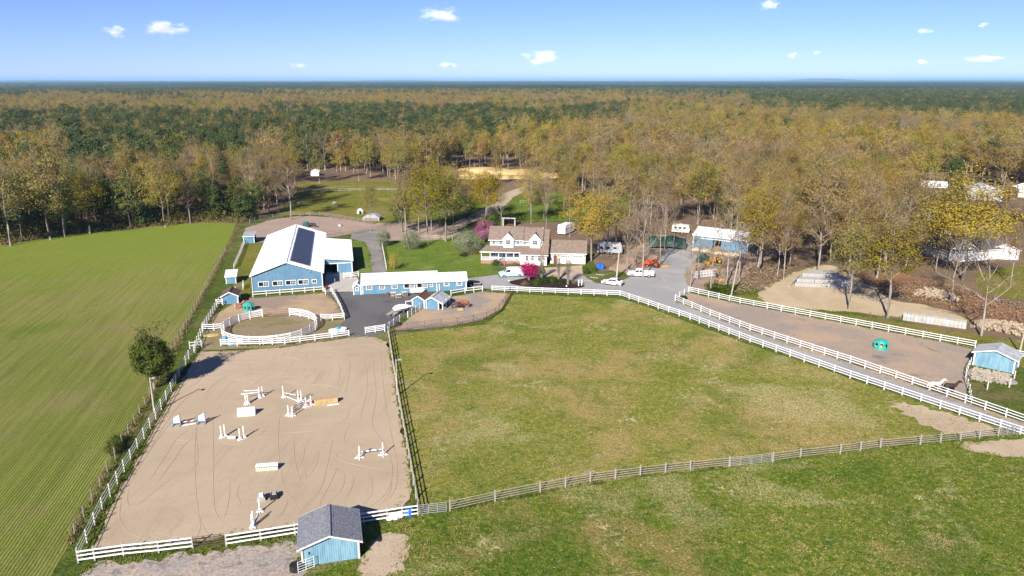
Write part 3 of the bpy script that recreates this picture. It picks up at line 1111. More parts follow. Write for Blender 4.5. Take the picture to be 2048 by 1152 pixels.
def lean_to(name, label, cat, origin, rz, W, D, front, back, wallm, roofm, group=None, openings=None, trim='white', over=.25, style='metal', skip=()):
    """shed with one roof slope, front wall along local x at y=0"""
    root = thing(name, label, cat, origin, rz, group)
    openings = openings or {}
    sides = {'front': ((0, 0), (W, 0), front - .06), 'right': ((W, 0), (W, D), lambda s: front + (back - front) * s / D - .06),
             'back': ((W, D), (0, D), back - .06), 'left': ((0, D), (0, 0), lambda s: back + (front - back) * s / D - .06)}
    for sname, (a, b, tp) in sides.items():
        if sname in skip:
            continue
        mb = MB()
        wall_boards(mb, a, b, 0, tp, openings.get(sname, ()), .1, .4)
        mb.obj('wall', MT[wallm], root)
    for x, y, z in ((0, 0, front), (W, 0, front), (W, D, back), (0, D, back)):
        MB().box((x - .07, y - .07, 0), (x + .07, y + .07, z - .1)).obj('corner_board', MT[trim], root)
    s = (back - front) / D
    roof_plane('roof_slope', [(-over, -over, front - s * over), (W + over, -over, front - s * over), (W + over, D + over, back + s * over), (-over, D + over, back + s * over)], MT[roofm], root, style)
    MB().box((-over, -over - .05, front - s * over - .16), (W + over, -over, front - s * over - .02)).obj('eave_board', MT[trim], root)
    return root


# ------------------------------------------------------------------ the big barn
BA = math.atan2(3.1, 13.7)
BO = at(506, 583)
barn = gable('barn', 'big blue barn with white metal roof and dark solar array', 'barn', BO, BA, 14.0, 42.0, 3.5, 5.95, 'blue', 'metalroof', 'white', .4, .4, 'metal', board=.5,
             openings={'front': [(1.25, 2.15, 1.02, 1.88), (4.05, 4.95, 1.02, 1.88), (6.65, 7.55, 1.02, 1.88), (9.15, 10.05, 1.02, 1.88)]})
for x in (2.2, 5.0, 7.6, 10.1):
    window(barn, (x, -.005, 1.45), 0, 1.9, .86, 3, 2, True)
window(barn, (12.35, -.005, 1.45), 0, .8, .62, 2, 1)
# solar array: two columns of panels on the right-hand slope
sl = (5.95 - 3.5) / 7.0
pan = MB().box((-.98, -.96, 0), (.98, .96, .045)).mesh('solar_panel', MT['solar'])
ang = math.atan(sl)
for c in range(2):
    for r_ in range(19):
        o = link('solar_panel', pan, barn)
        dx = 1.75 + c * 2.02
        o.location = (7 + dx * math.cos(ang), 1.55 + r_ * 1.965 + 1.0, 5.95 - dx * math.sin(ang) + .11)
        o.rotation_euler = (0, ang, 0)
for c in (0.70, 2.76, 4.80):
    p0 = Vector((7 + c * math.cos(ang), 1.5, 5.95 - c * math.sin(ang) + .10))
    MB().bar(p0, p0 + Vector((0, 37.4, 0)), .05, .06).obj('solar_rail', MT['steel'], barn)
# conduit and brackets along the ridge
for y in (9.0, 19.0, 31.0):
    MB().box((5.2, y, 5.52), (6.1, y + .14, 5.74)).obj('roof_bracket', MT['steel'], barn)
    MB().box((6.35, y - .3, 5.80), (7.5, y - .16, 6.02)).obj('roof_bracket', MT['steel'], barn)
MB().tube((6.1, 2, 5.74), (6.1, 40, 5.74), .03, n=5).obj('conduit', MT['steel'], barn)
for x in (3.1, 11.6):
    mb = MB().box((x - .12, -.16, 3.62), (x + .12, 0, 3.8))
    mb.box((x - .06, -.26, 3.5), (x + .06, -.12, 3.64))
    mb.obj('wall_lamp', MT['steel'], barn)
for x in (-.02, 14.05):
    MB().tube((x, -.16, .1), (x, -.16, 3.3), .05, n=6).obj('downpipe', MT['white'], barn)
# open annex on the right-hand side
ax0, ax1, ay0, ay1 = 14.1, 20.3, 11.6, 34.0
mb = MB()
wall_boards(mb, (ax0, ay0), (ax1, ay0), 0, lambda s: 3.42 - .09 * s, [(.1, 3.0, 0, 2.25)], .1, .5)
mb.obj('wall', MT['bluewood'], barn)
mb = MB()
wall_boards(mb, (ax1, ay0), (ax1, ay1), 0, 2.86, (), .1, .5)
mb.obj('wall', MT['bluewood'], barn)
mb = MB()
wall_boards(mb, (ax1, ay1), (ax0, ay1), 0, lambda s: 2.86 + .09 * s, (), .1, .5)
mb.obj('wall', MT['bluewood'], barn)
roof_plane('roof_slope', [(ax1 + .35, ay0 - .4, 2.92), (ax1 + .35, ay1 + .3, 2.92), (ax0 - .15, ay1 + .3, 3.62), (ax0 - .15, ay0 - .4, 3.62)], MT['metalroof'], barn, 'metal')
MB().box((ax0, ay0 - .12, 2.26), (ax1, ay0 - .02, 2.42)).obj('door_track', MT['white'], barn)
MB().box((ax1 - .1, ay0 - .12, 0), (ax1 + .1, ay0 + .08, 2.85)).obj('corner_board', MT['white'], barn)
MB().box((ax0 + 2.95, ay0 - .06, 0), (ax0 + 3.1, ay0, 2.26)).obj('door_jamb', MT['white'], barn)
MB().box((ax1 + .3, ay0 - .4, 2.74), (ax1 + .38, ay1 + .3, 2.9)).obj('eave_board', MT['white'], barn)

# ------------------------------------------------------------------ stable row
SO = at(726, 589)
SAng = math.atan2(2.3, 14.9)
SD, SL = 5.2, 15.0
back_left = SO + Vector((-math.sin(SAng) * SD, math.cos(SAng) * SD, 0))
stable = gable('stable', 'long low light blue stable with white roof and a row of white windows', 'stable', back_left, SAng - math.pi / 2, SD, SL, 2.35, 3.7, 'bluewood', 'metalroof', 'white', .35, .3, 'metal', board=.4,
               openings={'right': [(8.35, 9.35, 1.0, 1.85), (10.95, 11.95, 1.0, 1.85)]})
for s in (1.3, 3.9, 6.4):
    window(stable, (SD + .005, s, 1.45), math.pi / 2, .95, .8, 3, 3)
for s in (9.38, 11.98):
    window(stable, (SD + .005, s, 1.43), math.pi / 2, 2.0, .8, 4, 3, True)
window(stable, (SD + .005, 13.9, 1.5), math.pi / 2, .4, .75, 2, 2)
e0 = Vector((SD * .0 + .6, SL + .12, 0))


def loc_to_world(o, p):
    c, s = math.cos(o.rotation_euler.z), math.sin(o.rotation_euler.z)
    return Vector((o.location.x + c * p[0] - s * p[1], o.location.y + s * p[0] + c * p[1], o.location.z + (p[2] if len(p) > 2 else 0)))


wing = gable('stable_wing', 'short blue stable wing with white roof and two windows right of the long stable', 'stable', loc_to_world(stable, (.7, SL + .45)), SAng - math.pi / 2, SD - .85, 5.6, 2.3, 3.35, 'bluewood', 'metalroof', 'white', .3, .25, 'metal')
for s in (1.55, 4.2):
    window(wing, (SD - .85 + .005, s, 1.55), math.pi / 2, .85, .75, 3, 2, frame=.15)
porch = gable('tack_shed', 'tiny blue gabled shed with white roof against the left end of the stable', 'shed', SO + Vector((-1.75, -.45, 0)), SAng, 1.45, 2.2, 1.85, 2.45, 'bluewood', 'metalroof', 'white', .15, .2, 'metal', board=.25)
window(porch, (.72, -.005, 1.25), 0, .45, .6, 2, 2)

# ------------------------------------------------------------------ small sheds
nA = math.atan2(1.2, 4.8)
nO = at(606, 1133)
ns = gable('run_in_shed', 'weathered light blue shed with grey shingle roof at the bottom edge', 'shed', nO, nA, 4.95, 4.55, 2.12, 2.98, 'bluefaded', 'shingle_grey', 'oldwhite', .38, .38, 'tabs', board=.2, openings={'left': [(1.0, 3.6, 0, 1.8)]})
for z in (1.15, 1.3):
    MB().box((.55, -.05, z), (.68, 0, z + .1)).obj('latch', MT['black'], ns)
rA = math.atan2(-3.5, 3.8)
rs = gable('field_shed', 'light blue shed with pale grey metal roof in the right-hand paddock corner', 'shed', at(1946, 730), rA, 5.2, 3.7, 2.3, 3.15, 'bluefaded', 'greyroof', 'white', .4, .35, 'metal', board=.22)
lean_to('field_shed', 'blue shed with flat grey roof left of the big barn', 'shed', at(488, 487), R(12), 2.65, 4.2, 1.95, 2.35, 'bluewood', 'greyroof', openings={'right': [(.5, 3.6, 0, 1.7)]})
lean_to('field_shed', 'small blue shed with white sloping roof by the left paddock strip', 'shed', at(453, 568), R(14), 1.95, 2.8, 1.7, 2.35, 'bluewood', 'metalroof', openings={'right': [(.4, 2.3, 0, 1.5)]})
gable('field_shed', 'blue gabled shed with brown shingle roof at the barn paddock corner', 'shed', at(445, 609), R(13), 2.9, 3.6, 1.75, 2.5, 'bluewood', 'shingle_red', 'white', .25, .3, 'shingle', openings={'right': [(.5, 2.9, 0, 1.5)]}, board=.24)
gable('field_shed', 'pale blue shed with red-brown roof beside the white tarp trailer', 'shed', at(826, 615), R(-14), 2.35, 3.7, 1.75, 2.45, 'bluewood', 'shingle_red', 'white', .25, .25, 'shingle', board=.24)
s5 = gable('field_shed', 'pale blue run-in shed with grey roof and open side facing two horses', 'shed', at(853, 618), R(-14), 2.45, 4.3, 1.85, 2.5, 'bluewood', 'greyroof', 'white', .25, .3, 'metal', skip=('right',), overr=1.0, board=.24)
for y in (.1, 2.2, 4.2):
    MB().box((3.15, y - .07, 0), (3.29, y + .07, 1.62)).obj('post', MT['white'], s5)

# ------------------------------------------------------------------ house with porch and garage wing
hA = math.atan2(-1.5, 14.9)
HO = at(962, 527)
house = thing('house', 'white two-storey house with brown roofs, front porch and garage wing', 'house', HO, hA)
# ground floor
mb = MB()
wall_boards(mb, (1.9, 2.4), (9.4, 2.4), .6, 3.9, (), .1, .6, .008)
wall_boards(mb, (9.4, -.6), (15.6, -.6), .0, 2.75, (), .1, .6, .008)
wall_boards(mb, (9.4, 2.4), (9.4, -.6), .0, lambda s: 3.7 - .3 * s, (), .1, .6, .008)
mb.obj('wall', MT['whitesiding'], house)
prof = [(-.6, 0), (9.0, 0), (9.0, 3.1), (5.5, 7.45), (-.6, 2.7)]
MB().prism(prof, 15.5, 15.6, 'x').obj('wall', MT['whitesiding'], house)
mb = MB()
wall_boards(mb, (15.6, 9.0), (1.9, 9.0), .0, 5.4, (), .1, .6, .008)
wall_boards(mb, (1.9, 9.0), (1.9, 2.4), .0, lambda s: 5.5 + max(0, 2.4 * (1 - abs(s - 3.3) / 3.3)), (), .1, .6, .008)
mb.obj('wall', MT['whitesiding'], house)
# upper front wall and right side of the upper block
mb = MB()
wall_boards(mb, (1.9, 2.4), (14.3, 2.4), 3.9, 5.5, (), .1, .6, .008)
mb.obj('wall', MT['whitesiding'], house)
MB().prism([(2.5, 3.4), (9.0, 3.4), (9.0, 5.5), (5.7, 7.9), (2.5, 5.5)], 14.25, 14.35, 'x').obj('wall', MT['whitesiding'], house)
# roofs
RB = MT['shingle_brown']
roof_plane('roof_slope', [(1.5, 1.95, 5.42), (9.9, 1.95, 5.42), (9.9, 5.7, 8.0), (1.5, 5.7, 8.0)], RB, house, 'shingle')
roof_plane('roof_slope', [(9.92, 1.95, 5.30), (14.6, 1.95, 5.30), (14.6, 5.7, 7.86), (9.92, 5.7, 7.86)], RB, house, 'shingle')
roof_plane('roof_slope', [(14.6, 9.4, 5.3), (1.5, 9.4, 5.3), (1.5, 5.702, 7.998), (14.6, 5.702, 7.86)], RB, house, 'shingle')
roof_plane('roof_slope', [(-.25, -.3, 3.02), (9.5, -.3, 3.02), (9.5, 2.45, 4.0), (1.0, 2.45, 4.0)], RB, house, 'shingle')
roof_plane('roof_slope', [(9.3, -1.0, 2.62), (14.4, -1.0, 2.62), (14.4, 2.45, 4.02), (9.3, 2.45, 4.02)], RB, house, 'shingle')
roof_plane('roof_slope', [(14.36, -1.0, 2.64), (16.0, -1.0, 2.64), (16.0, 5.5, 7.55), (14.36, 5.5, 7.55)], RB, house, 'shingle')
roof_plane('roof_slope', [(16.0, 9.4, 3.3), (14.64, 9.4, 3.3), (14.64, 5.502, 7.549), (16.0, 5.502, 7.549)], RB, house, 'shingle')
MB().bar((14.62, 1.95, 5.3), (14.62, 5.7, 7.9), .05, .25).obj('rake_board', MT['dark'], house)
MB().bar((9.91, 1.95, 5.42), (9.91, 5.7, 8.02), .05, .1).obj('rake_board', MT['dark'], house)
for x0, x1, z in ((1.5, 9.9, 5.36), (9.92, 14.6, 5.24)):
    MB().box((x0, 1.86, z - .17), (x1, 1.94, z)).obj('eave_board', MT['white'], house)
for x0, x1, y, z in ((-.25, 9.5, -.36, 2.98), (9.3, 16.0, -1.06, 2.58)):
    MB().box((x0, y - .03, z - .2), (x1, y + .03, z)).obj('eave_board', MT['white'], house)
for cx in (6.35, 12.75):
    mb = MB()
    mb.prism([(cx - 1.2, 3.7), (cx + 1.2, 3.7), (cx + 1.2, 5.75), (cx, 7.05), (cx - 1.2, 5.75)], 1.55, 2.42)
    mb.obj('gable_bay', MT['whitesiding'], house)
    roof_plane('roof_slope', [(cx - 1.4, 4.6, 5.62), (cx - 1.4, 1.3, 5.62), (cx, 1.3, 7.14), (cx, 4.6, 7.14)], RB, house, 'none', .06)
    roof_plane('roof_slope', [(cx + 1.4, 1.3, 5.62), (cx + 1.4, 4.6, 5.62), (cx + .002, 4.6, 7.139), (cx + .002, 1.3, 7.139)], RB, house, 'none', .06)
    mb = MB()
    mb.bar((cx - 1.42, 1.27, 5.54), (cx, 1.27, 7.06), .05, .2)
    mb.bar((cx, 1.27, 7.058), (cx + 1.42, 1.27, 5.538), .05, .2)
    mb.obj('rake_board', MT['white'], house)
    window(house, (cx, 1.545, 5.0), 0, 1.05, .95, 3, 2, glass='glass')
for cx in (2.9, 4.45, 8.55, 10.2):
    window(house, (cx, 2.395, 4.8), 0, .62, 1.0, 2, 3)
    for s in (-.62, .62):
        MB().box((cx + s - .17, 2.33, 4.28), (cx + s + .17, 2.39, 5.32)).obj('shutter', MT['shutter'], house)
# porch: brick base, floor, columns, railing, door, windows
for x0, x1 in ((0, 4.2), (6.0, 9.35)):
    MB().box((x0, -.05, 0), (x1, .12, .75)).obj('brick_base', MT['brick'], house)
MB().box((0, .12, .0), (.15, 2.3, .75)).obj('brick_base', MT['brick'], house)
MB().box((0, -.06, .75), (9.36, 2.38, .86)).obj('porch_floor', MT['concrete'], house)
for i in range(4):
    MB().box((4.3, -.05 - .3 * (4 - i), 0), (5.9, -.05 - .3 * (3 - i), .17 * (i + 1))).obj('step', MT['brick'], house)
for x in (.1, 2.2, 4.2, 6.0, 7.8, 9.2):
    MB().box((x - .08, -.02, .86), (x + .08, .14, 2.86)).obj('porch_post', MT['white'], house)
rail = MB()
for x0, x1 in ((.2, 4.1), (6.1, 9.1)):
    rail.box((x0, .03, 1.62), (x1, .1, 1.7))
    rail.box((x0, .035, .98), (x1, .095, 1.04))
    n = int((x1 - x0) / .18)
    for i in range(n + 1):
        x = x0 + (x1 - x0) * i / n
        rail.box((x - .03, .045, 1.04), (x + .03, .085, 1.62))
rail.obj('porch_railing', MT['white'], house)
for cx in (2.7, 3.75, 7.0, 8.2):
    window(house, (cx, 2.395, 2.35), 0, .8, 1.3, 2, 2)
MB().box((5.0, 2.33, .86), (5.9, 2.4, 2.95)).obj('door', MT['shutter'], house)
for cx in (11.0, 12.3, 13.9):
    window(house, (cx, -.605, 1.75), 0, .6, 1.2, 2, 3)
window(house, (15.605, 3.0, 4.4), math.pi / 2, .6, 1.0, 2, 2)
# garage wing
gx, gy = 16.35, 1.7
mb = MB()
wall_boards(mb, (gx, gy), (gx + 8.3, gy), 0, 2.75, [(2.3, 4.75, 0, 2.15), (5.35, 7.8, 0, 2.15)], .1, .6, .008)
wall_boards(mb, (gx + 8.3, gy), (gx + 8.3, gy + 7), 0, lambda s: 2.75 + 2.2 * (1 - abs(s - 3.5) / 3.5), (), .1, .6, .008)
wall_boards(mb, (gx + 8.3, gy + 7), (gx, gy + 7), 0, 2.75, (), .1, .6, .008)
wall_boards(mb, (gx, gy + 7), (gx, gy), 0, lambda s: 2.75 + 2.2 * (1 - abs(s - 3.5) / 3.5), (), .1, .6, .008)
mb.obj('wall', MT['cream'], house)
roof_plane('roof_slope', [(gx - .3, gy - .35, 2.62), (gx + 8.6, gy - .35, 2.62), (gx + 8.6, gy + 3.5, 5.05), (gx - .3, gy + 3.5, 5.05)], RB, house, 'shingle')
roof_plane('roof_slope', [(gx + 8.6, gy + 7.35, 2.62), (gx - .3, gy + 7.35, 2.62), (gx - .3, gy + 3.502, 5.049), (gx + 8.6, gy + 3.502, 5.049)], RB, house, 'shingle')
MB().box((gx - .3, gy - .42, 2.42), (gx + 8.6, gy - .36, 2.6)).obj('eave_board', MT['white'], house)
for x in (gx + 3.52, gx + 6.57):
    d = MB()
    for i in range(4):
        d.box((x - 1.22, gy + .05, .02 + i * .53), (x + 1.22, gy + .1, .02 + i * .53 + .515))
    g = d.obj('garage_door', MT['whitesiding'], house)
    for k in range(4):
        MB().box((x - 1.0 + k * .52, gy + .035, 1.72), (x - 1.0 + k * .52 + .4, gy + .048, 1.98)).obj('pane', MT['glass'], g)
MB().box((gx + .75, gy - .06, .0), (gx + 1.55, gy - .005, 2.05)).obj('door', MT['burgundy'], house)
for x in (gx + 1.95, gx + 5.05, gx + 8.0):
    MB().box((x - .08, gy - .14, 1.8), (x + .08, gy - .01, 2.1)).obj('wall_lamp', MT['black'], house)

# ------------------------------------------------------------------ machine barn among the trees
mA = math.atan2(-7.7, 11.6)
MO = at(1386, 493)
MD, ML = 8.0, 14.2
mbl = MO + Vector((-math.sin(mA) * MD, math.cos(mA) * MD, 0))
mbarn = gable('machine_barn', 'slate blue barn with pale metal roof and dark doorway among bare trees', 'barn', mbl, mA - math.pi / 2, MD, ML, 3.3, 4.7, 'bluedark', 'metalroof', 'white', .3, .3, 'metal', board=.5, openings={'right': [(5.2, 7.4, 0, 2.4)]})
MB().box((MD + .02, 1.8, 2.42), (MD + .12, 10.4, 2.56)).obj('door_track', MT['white'], mbarn)
MB().box((MD + .02, 2.4, .05), (MD + .09, 5.1, 2.4)).obj('door', MT['blue'], mbarn)
MB().box((MD + .02, 7.5, .05), (MD + .09, 10.2, 2.4)).obj('door', MT['blue'], mbarn)

# ------------------------------------------------------------------ other buildings between the trees
gable('metal_shed', 'grey metal shed with pale gabled roof among the far right trees', 'shed', at(1932, 399), R(-22), 11, 9, 3.6, 5.3, 'greyroof', 'greyroof', 'white', .3, .3, 'metal', board=1.0)
nb = gable('white_house', 'white house with dark roof and chimney under the bright yellow oak', 'house', at(1856, 511), R(-75), 7.5, 15.0, 2.8, 4.8, 'whitesiding', 'shingle_dark', 'white', .4, .4, 'shingle', board=.8)
nb2 = gable('white_house', 'cream gabled cottage with brown roof right of the dark-roofed white house', 'house', at(1896, 524), R(10), 7.2, 10, 3.0, 5.6, 'cream', 'shingle_brown', 'white', .4, .4, 'shingle', board=.8)
window(nb2, (3.6, -.005, 1.7), 0, 1.0, 1.2, 2, 2)
MB().box((3.2, 6.5, 4.6), (4.0, 7.3, 6.4)).obj('chimney', MT['whitesiding'], nb2)
gable('white_garage', 'low white garage on the neighbouring lawn at the right edge', 'garage', at(1978, 517), R(-14), 6.2, 6, 2.6, 3.9, 'whitesiding', 'shingle_brown', 'white', .3, .3, 'shingle', board=.8)
gable('white_shed', 'white shed cut by the right picture edge above the tan ground', 'shed', at(2036, 394), R(-20), 9, 8, 3.2, 4.8, 'whitesiding', 'metalroof', 'white', .3, .3, 'metal', board=1.0)
gable('white_shed', 'tiny white shed between trunks behind the back pasture', 'shed', at(622, 352), R(5), 3.6, 4, 2.1, 3.0, 'whitesiding', 'metalroof', 'white', .2, .2, 'metal', board=.8)
lean_to('run_in_shed', 'dark open run-in shed with bluish roof behind the pink blossom tree', 'shed', at(1006, 452), R(-8), 3.6, 3.4, 2.5, 2.0, 'wood', 'greyroof', openings={'front': [(.3, 3.3, 0, 2.1)]})
# ------------------------------------------------------------------ trees
def leaf_mat(name, a, b, rnd=.12, trans=.35, hue=.02, scale=.45):
    k = NT(name)
    f = k.mr(k.noise(scale, 4, .6, .2, vec=k.objpos()), .35, .65)
    c = k.mix(f, a, b)
    r = k.rand()
    r2 = k.math('FRACT', k.math('MULTIPLY', r, 7.31))
    c = k.hsv(c, k.math('ADD', .5 - hue, k.math('MULTIPLY', r2, 2 * hue)), k.math('ADD', .90, k.math('MULTIPLY', k.math('FRACT', k.math('MULTIPLY', r, 13.7)), .3)), k.math('ADD', 1 - rnd * 1.5, k.math('MULTIPLY', r, 3 * rnd)))
    return k.leafy(c, trans)


LM = {}
LM['tan'] = leaf_mat('tan_spring_buds', (.34, .243, .086), (.235, .168, .06), .14, .3, .012)
LM['gold'] = leaf_mat('golden_spring_leaves', (.40, .305, .075), (.28, .215, .055), .12, .35, .012)
LM['olive'] = leaf_mat('olive_spring_leaves', (.30, .262, .06), (.20, .18, .045), .12, .35, .015)
LM['twig'] = leaf_mat('bare_twigs', (.25, .185, .105), (.17, .125, .075), .14, .15, .012)
LM['yellow'] = leaf_mat('yellow_green_leaves', (.42, .34, .07), (.30, .25, .05), .1, .4, .01)
LM['bright'] = leaf_mat('fresh_green_leaves', (.16, .22, .04), (.10, .15, .028), .1, .4, .01)
LM['maple'] = leaf_mat('mid_green_leaves', (.10, .125, .025), (.056, .074, .017), .1, .3, .01, .8)
LM['pine'] = leaf_mat('dark_pine_needles', (.075, .098, .034), (.045, .062, .024), .15, .12, .018, .7)
LM['pine2'] = leaf_mat('olive_pine_needles', (.13, .135, .045), (.08, .09, .03), .15, .15, .018, .7)
LM['cedar'] = leaf_mat('cedar_foliage', (.07, .095, .026), (.04, .06, .018), .1, .15, .01, .8)
LM['bloom'] = leaf_mat('pale_blossom_and_leaves', (.33, .34, .21), (.14, .17, .07), .05, .35, .005, 2.2)
LM['pink'] = leaf_mat('pink_blossom', (.50, .20, .29), (.30, .105, .17), .05, .35, .005, 1.6)
LM['magenta'] = leaf_mat('magenta_blossom', (.48, .035, .16), (.3, .02, .1), .05, .35, .005, 1.6)
LM['shrub'] = leaf_mat('shrub_leaves', (.075, .12, .012), (.042, .072, .01), .05, .3, .005, 1.5)
LM['box'] = leaf_mat('dark_shrub_leaves', (.045, .065, .018), (.028, .042, .013), .05, .3, .005, 1.5)
LM['rustshrub'] = leaf_mat('russet_shrub_twigs', (.25, .16, .11), (.16, .09, .07), .05, .3, .005, 1.5)
LM['litter'] = leaf_mat('dry_leaf_undergrowth', (.25, .155, .085), (.16, .11, .065), .15, .2, .012, 1.0)
LM['lgreen'] = leaf_mat('green_undergrowth', (.09, .115, .022), (.06, .08, .02), .15, .2, .012, 1.0)


class Wood:
    """tapered branches as one mesh"""

    def __init__(self):
        self.V = []
        self.F = []
        self.n = 0

    def chain(self, pts, rad, k=6):
        pts = [np.asarray(p, float) for p in pts]
        base = self.n
        for i, p in enumerate(pts):
            d = pts[min(i + 1, len(pts) - 1)] - pts[max(i - 1, 0)]
            d = d / (np.linalg.norm(d) + 1e-9)
            s = np.cross(d, [0.0, 0.0, 1.0])
            if np.linalg.norm(s) < 1e-3:
                s = np.array([1.0, 0, 0])
            s /= np.linalg.norm(s)
            u = np.cross(d, s)
            for j in range(k):
                t = 2 * math.pi * j / k
                self.V.append(p + (s * math.cos(t) + u * math.sin(t)) * rad[i])
        for i in range(len(pts) - 1):
            for j in range(k):
                a = base + i * k + j
                b = base + i * k + (j + 1) % k
                self.F.append((a, b, b + k, a + k))
        self.n += len(pts) * k


def quads(centers, normals, w, h, r):
    """leaf cards: centres (n,3), preferred normals (n,3)"""
    n = len(centers)
    nr = normals + r.normal(0, .55, (n, 3))
    nr /= np.linalg.norm(nr, axis=1, keepdims=True) + 1e-9
    a = np.cross(nr, r.normal(0, 1, (n, 3)))
    a /= np.linalg.norm(a, axis=1, keepdims=True) + 1e-9
    b = np.cross(nr, a)
    w = (w * r.uniform(.6, 1.4, n))[:, None] / 2
    h = (h * r.uniform(.6, 1.4, n))[:, None] / 2
    V = np.stack([centers - a * w, centers - b * h * .8, centers + a * w, centers + b * h], 1)
    return V.reshape(-1, 3)


def make_tree(seed, H=16, cr=4.6, cb=.38, style='oak', leaves=2000, size=.42, twigs=500, trunk_r=.19, lean=.03, limbs=9, fill=0.0):
    """returns wood arrays and crown arrays of a tree standing at the origin"""
    r = np.random.default_rng(seed)
    W = Wood()
    top = H * (.9 if style != 'pine' else .97)
    nseg = 7
    ang = r.uniform(0, 6.28)
    tp = []
    for i in range(nseg + 1):
        t = i / nseg
        off = np.array([math.cos(ang), math.sin(ang), 0]) * lean * H * t * t + np.append(r.normal(0, .012 * H * t, 2), 0)
        tp.append(np.array([0, 0, 0]) + off + np.array([0, 0, top * t]))
    tr = [trunk_r * (1.25 if i == 0 else 1) * (1 - .9 * (i / nseg) ** 1.1) + .025 for i in range(nseg + 1)]
    W.chain(tp, tr, 7)

    def trunk_at(t):
        x = t * nseg
        i = min(int(x), nseg - 1)
        return tp[i] + (tp[i + 1] - tp[i]) * (x - i), tr[i] + (tr[i + 1] - tr[i]) * (x - i)

    ends = []
    zc = H * (cb + 1) / 2
    rz = H * (1 - cb) / 2
    for i in range(limbs):
        t = cb * .92 + (1 - cb) * .88 * (i + r.uniform(0, .6)) / limbs
        p0, r0 = trunk_at(min(t / .9, .98) if style != 'pine' else t)
        az = i * 2.4 + r.uniform(-.5, .5)
        f = (t - cb) / (1 - cb)
        if style == 'pine':
            reach = cr * (1.05 - .75 * f) * r.uniform(.6, 1.1)
            el = r.uniform(-.12, .35)
        else:
            reach = cr * (.95 - .45 * f) * r.uniform(.75, 1.15)
            el = r.uniform(.45, .95) + .25 * f
        d = np.array([math.cos(az) * math.cos(el), math.sin(az) * math.cos(el), math.sin(el)])
        L = reach / max(.35, math.cos(el))
        L = min(L, H * .5)
        pts, rad = [p0], [min(r0 * .62, trunk_r * .5)]
        p = p0.copy()
        dd = d.copy()
        for s in range(4):
            dd = dd + r.normal(0, .16, 3) + np.array([0, 0, .06 if style != 'pine' else .0])
            dd /= np.linalg.norm(dd)
            p = p + dd * L / 4
            pts.append(p)
            rad.append(rad[0] * (1 - .8 * (s + 1) / 4) + .012)
        W.chain(pts, rad, 5)
        ends.append((pts[-1], dd))
        ends.append((pts[3], dd))
        for s in range(4 if style != 'pine' else 3):
            q0 = pts[1 + s % 3] + (pts[2 + s % 3] - pts[1 + s % 3]) * r.uniform(0, 1)
            e = dd * .5 + r.normal(0, .6, 3) + np.array([0, 0, .3 if style != 'pine' else .05])
            e /= np.linalg.norm(e)
            l2 = L * r.uniform(.28, .5)
            q1 = q0 + e * l2 * .5 + r.normal(0, .06, 3) * l2
            q2 = q0 + e * l2 + np.array([0, 0, .08]) * l2
            W.chain([q0, q1, q2], [rad[2] * .7, rad[2] * .45, .012], 4)
            ends.append((q2, e))
            ends.append((q1, e))
    E = np.array([e[0] for e in ends])
    D = np.array([e[1] for e in ends])
    c0 = np.array([tp[-1][0] * .6, tp[-1][1] * .6, zc])
    # twigs: thin slivers
    TV = np.zeros((0, 3))
    if twigs:
        idx = r.integers(0, len(E), twigs)
        a = E[idx] + r.normal(0, .35, (twigs, 3))
        d = D[idx] * .6 + r.normal(0, .55, (twigs, 3)) + np.array([0, 0, .45])
        d /= np.linalg.norm(d, axis=1, keepdims=True)
        ln = r.uniform(.7, 1.7, twigs)[:, None]
        s = np.cross(d, r.normal(0, 1, (twigs, 3)))
        s /= np.linalg.norm(s, axis=1, keepdims=True)
        wd = .03 + .02 * r.uniform(0, 1, twigs)[:, None]
        TV = np.stack([a - s * wd, a + s * wd, a + d * ln + s * .006, a + d * ln - s * .006], 1).reshape(-1, 3)
    LV = np.zeros((0, 3))
    if leaves:
        ncl = len(E)
        per = r.dirichlet(np.ones(ncl) * 2.2)
        idx = r.choice(ncl, leaves, p=per)
        sig = np.array([.62, .62, .42]) * (cr / 4.6) * (1.0 if style != 'pine' else .85)
        cpos = E[idx] + r.normal(0, 1, (leaves, 3)) * sig
        nf = int(fill * leaves)
        if nf:
            # clumps spread through an ovoid crown, thicker near its outside
            nc = 130
            u = r.normal(0, 1, (nc, 3))
            u /= np.linalg.norm(u, axis=1, keepdims=True)
            u *= (r.uniform(.35, 1, (nc, 1)) ** .5) * r.uniform(.86, 1.06, (nc, 1))
            cc = c0 + u * np.array([cr, cr, rz]) * (1 - .28 * np.clip(u[:, 2:3], 0, 1) * np.array([1, 1, 0]))
            j = r.integers(0, nc, nf)
            cpos[:nf] = cc[j] + r.normal(0, 1, (nf, 3)) * np.array([.42, .42, .32]) * (cr / 4.0)
            E2 = np.concatenate([cc[j], E[idx][nf:]])
        else:
            E2 = E[idx]
        out = cpos - c0
        out[:, 2] += .25 * H * .3
        out /= np.linalg.norm(out, axis=1, keepdims=True) + 1e-9
        cl = cpos - E2
        cl /= np.linalg.norm(cl, axis=1, keepdims=True) + 1e-9
        nm = out * .6 + cl * .6 + np.array([0, 0, .25])
        LV = quads(cpos, nm, size, size * .7, r)
    return (np.array(W.V), W.F), TV, LV


def quadfaces(n):
    return np.arange(n).reshape(-1, 4)


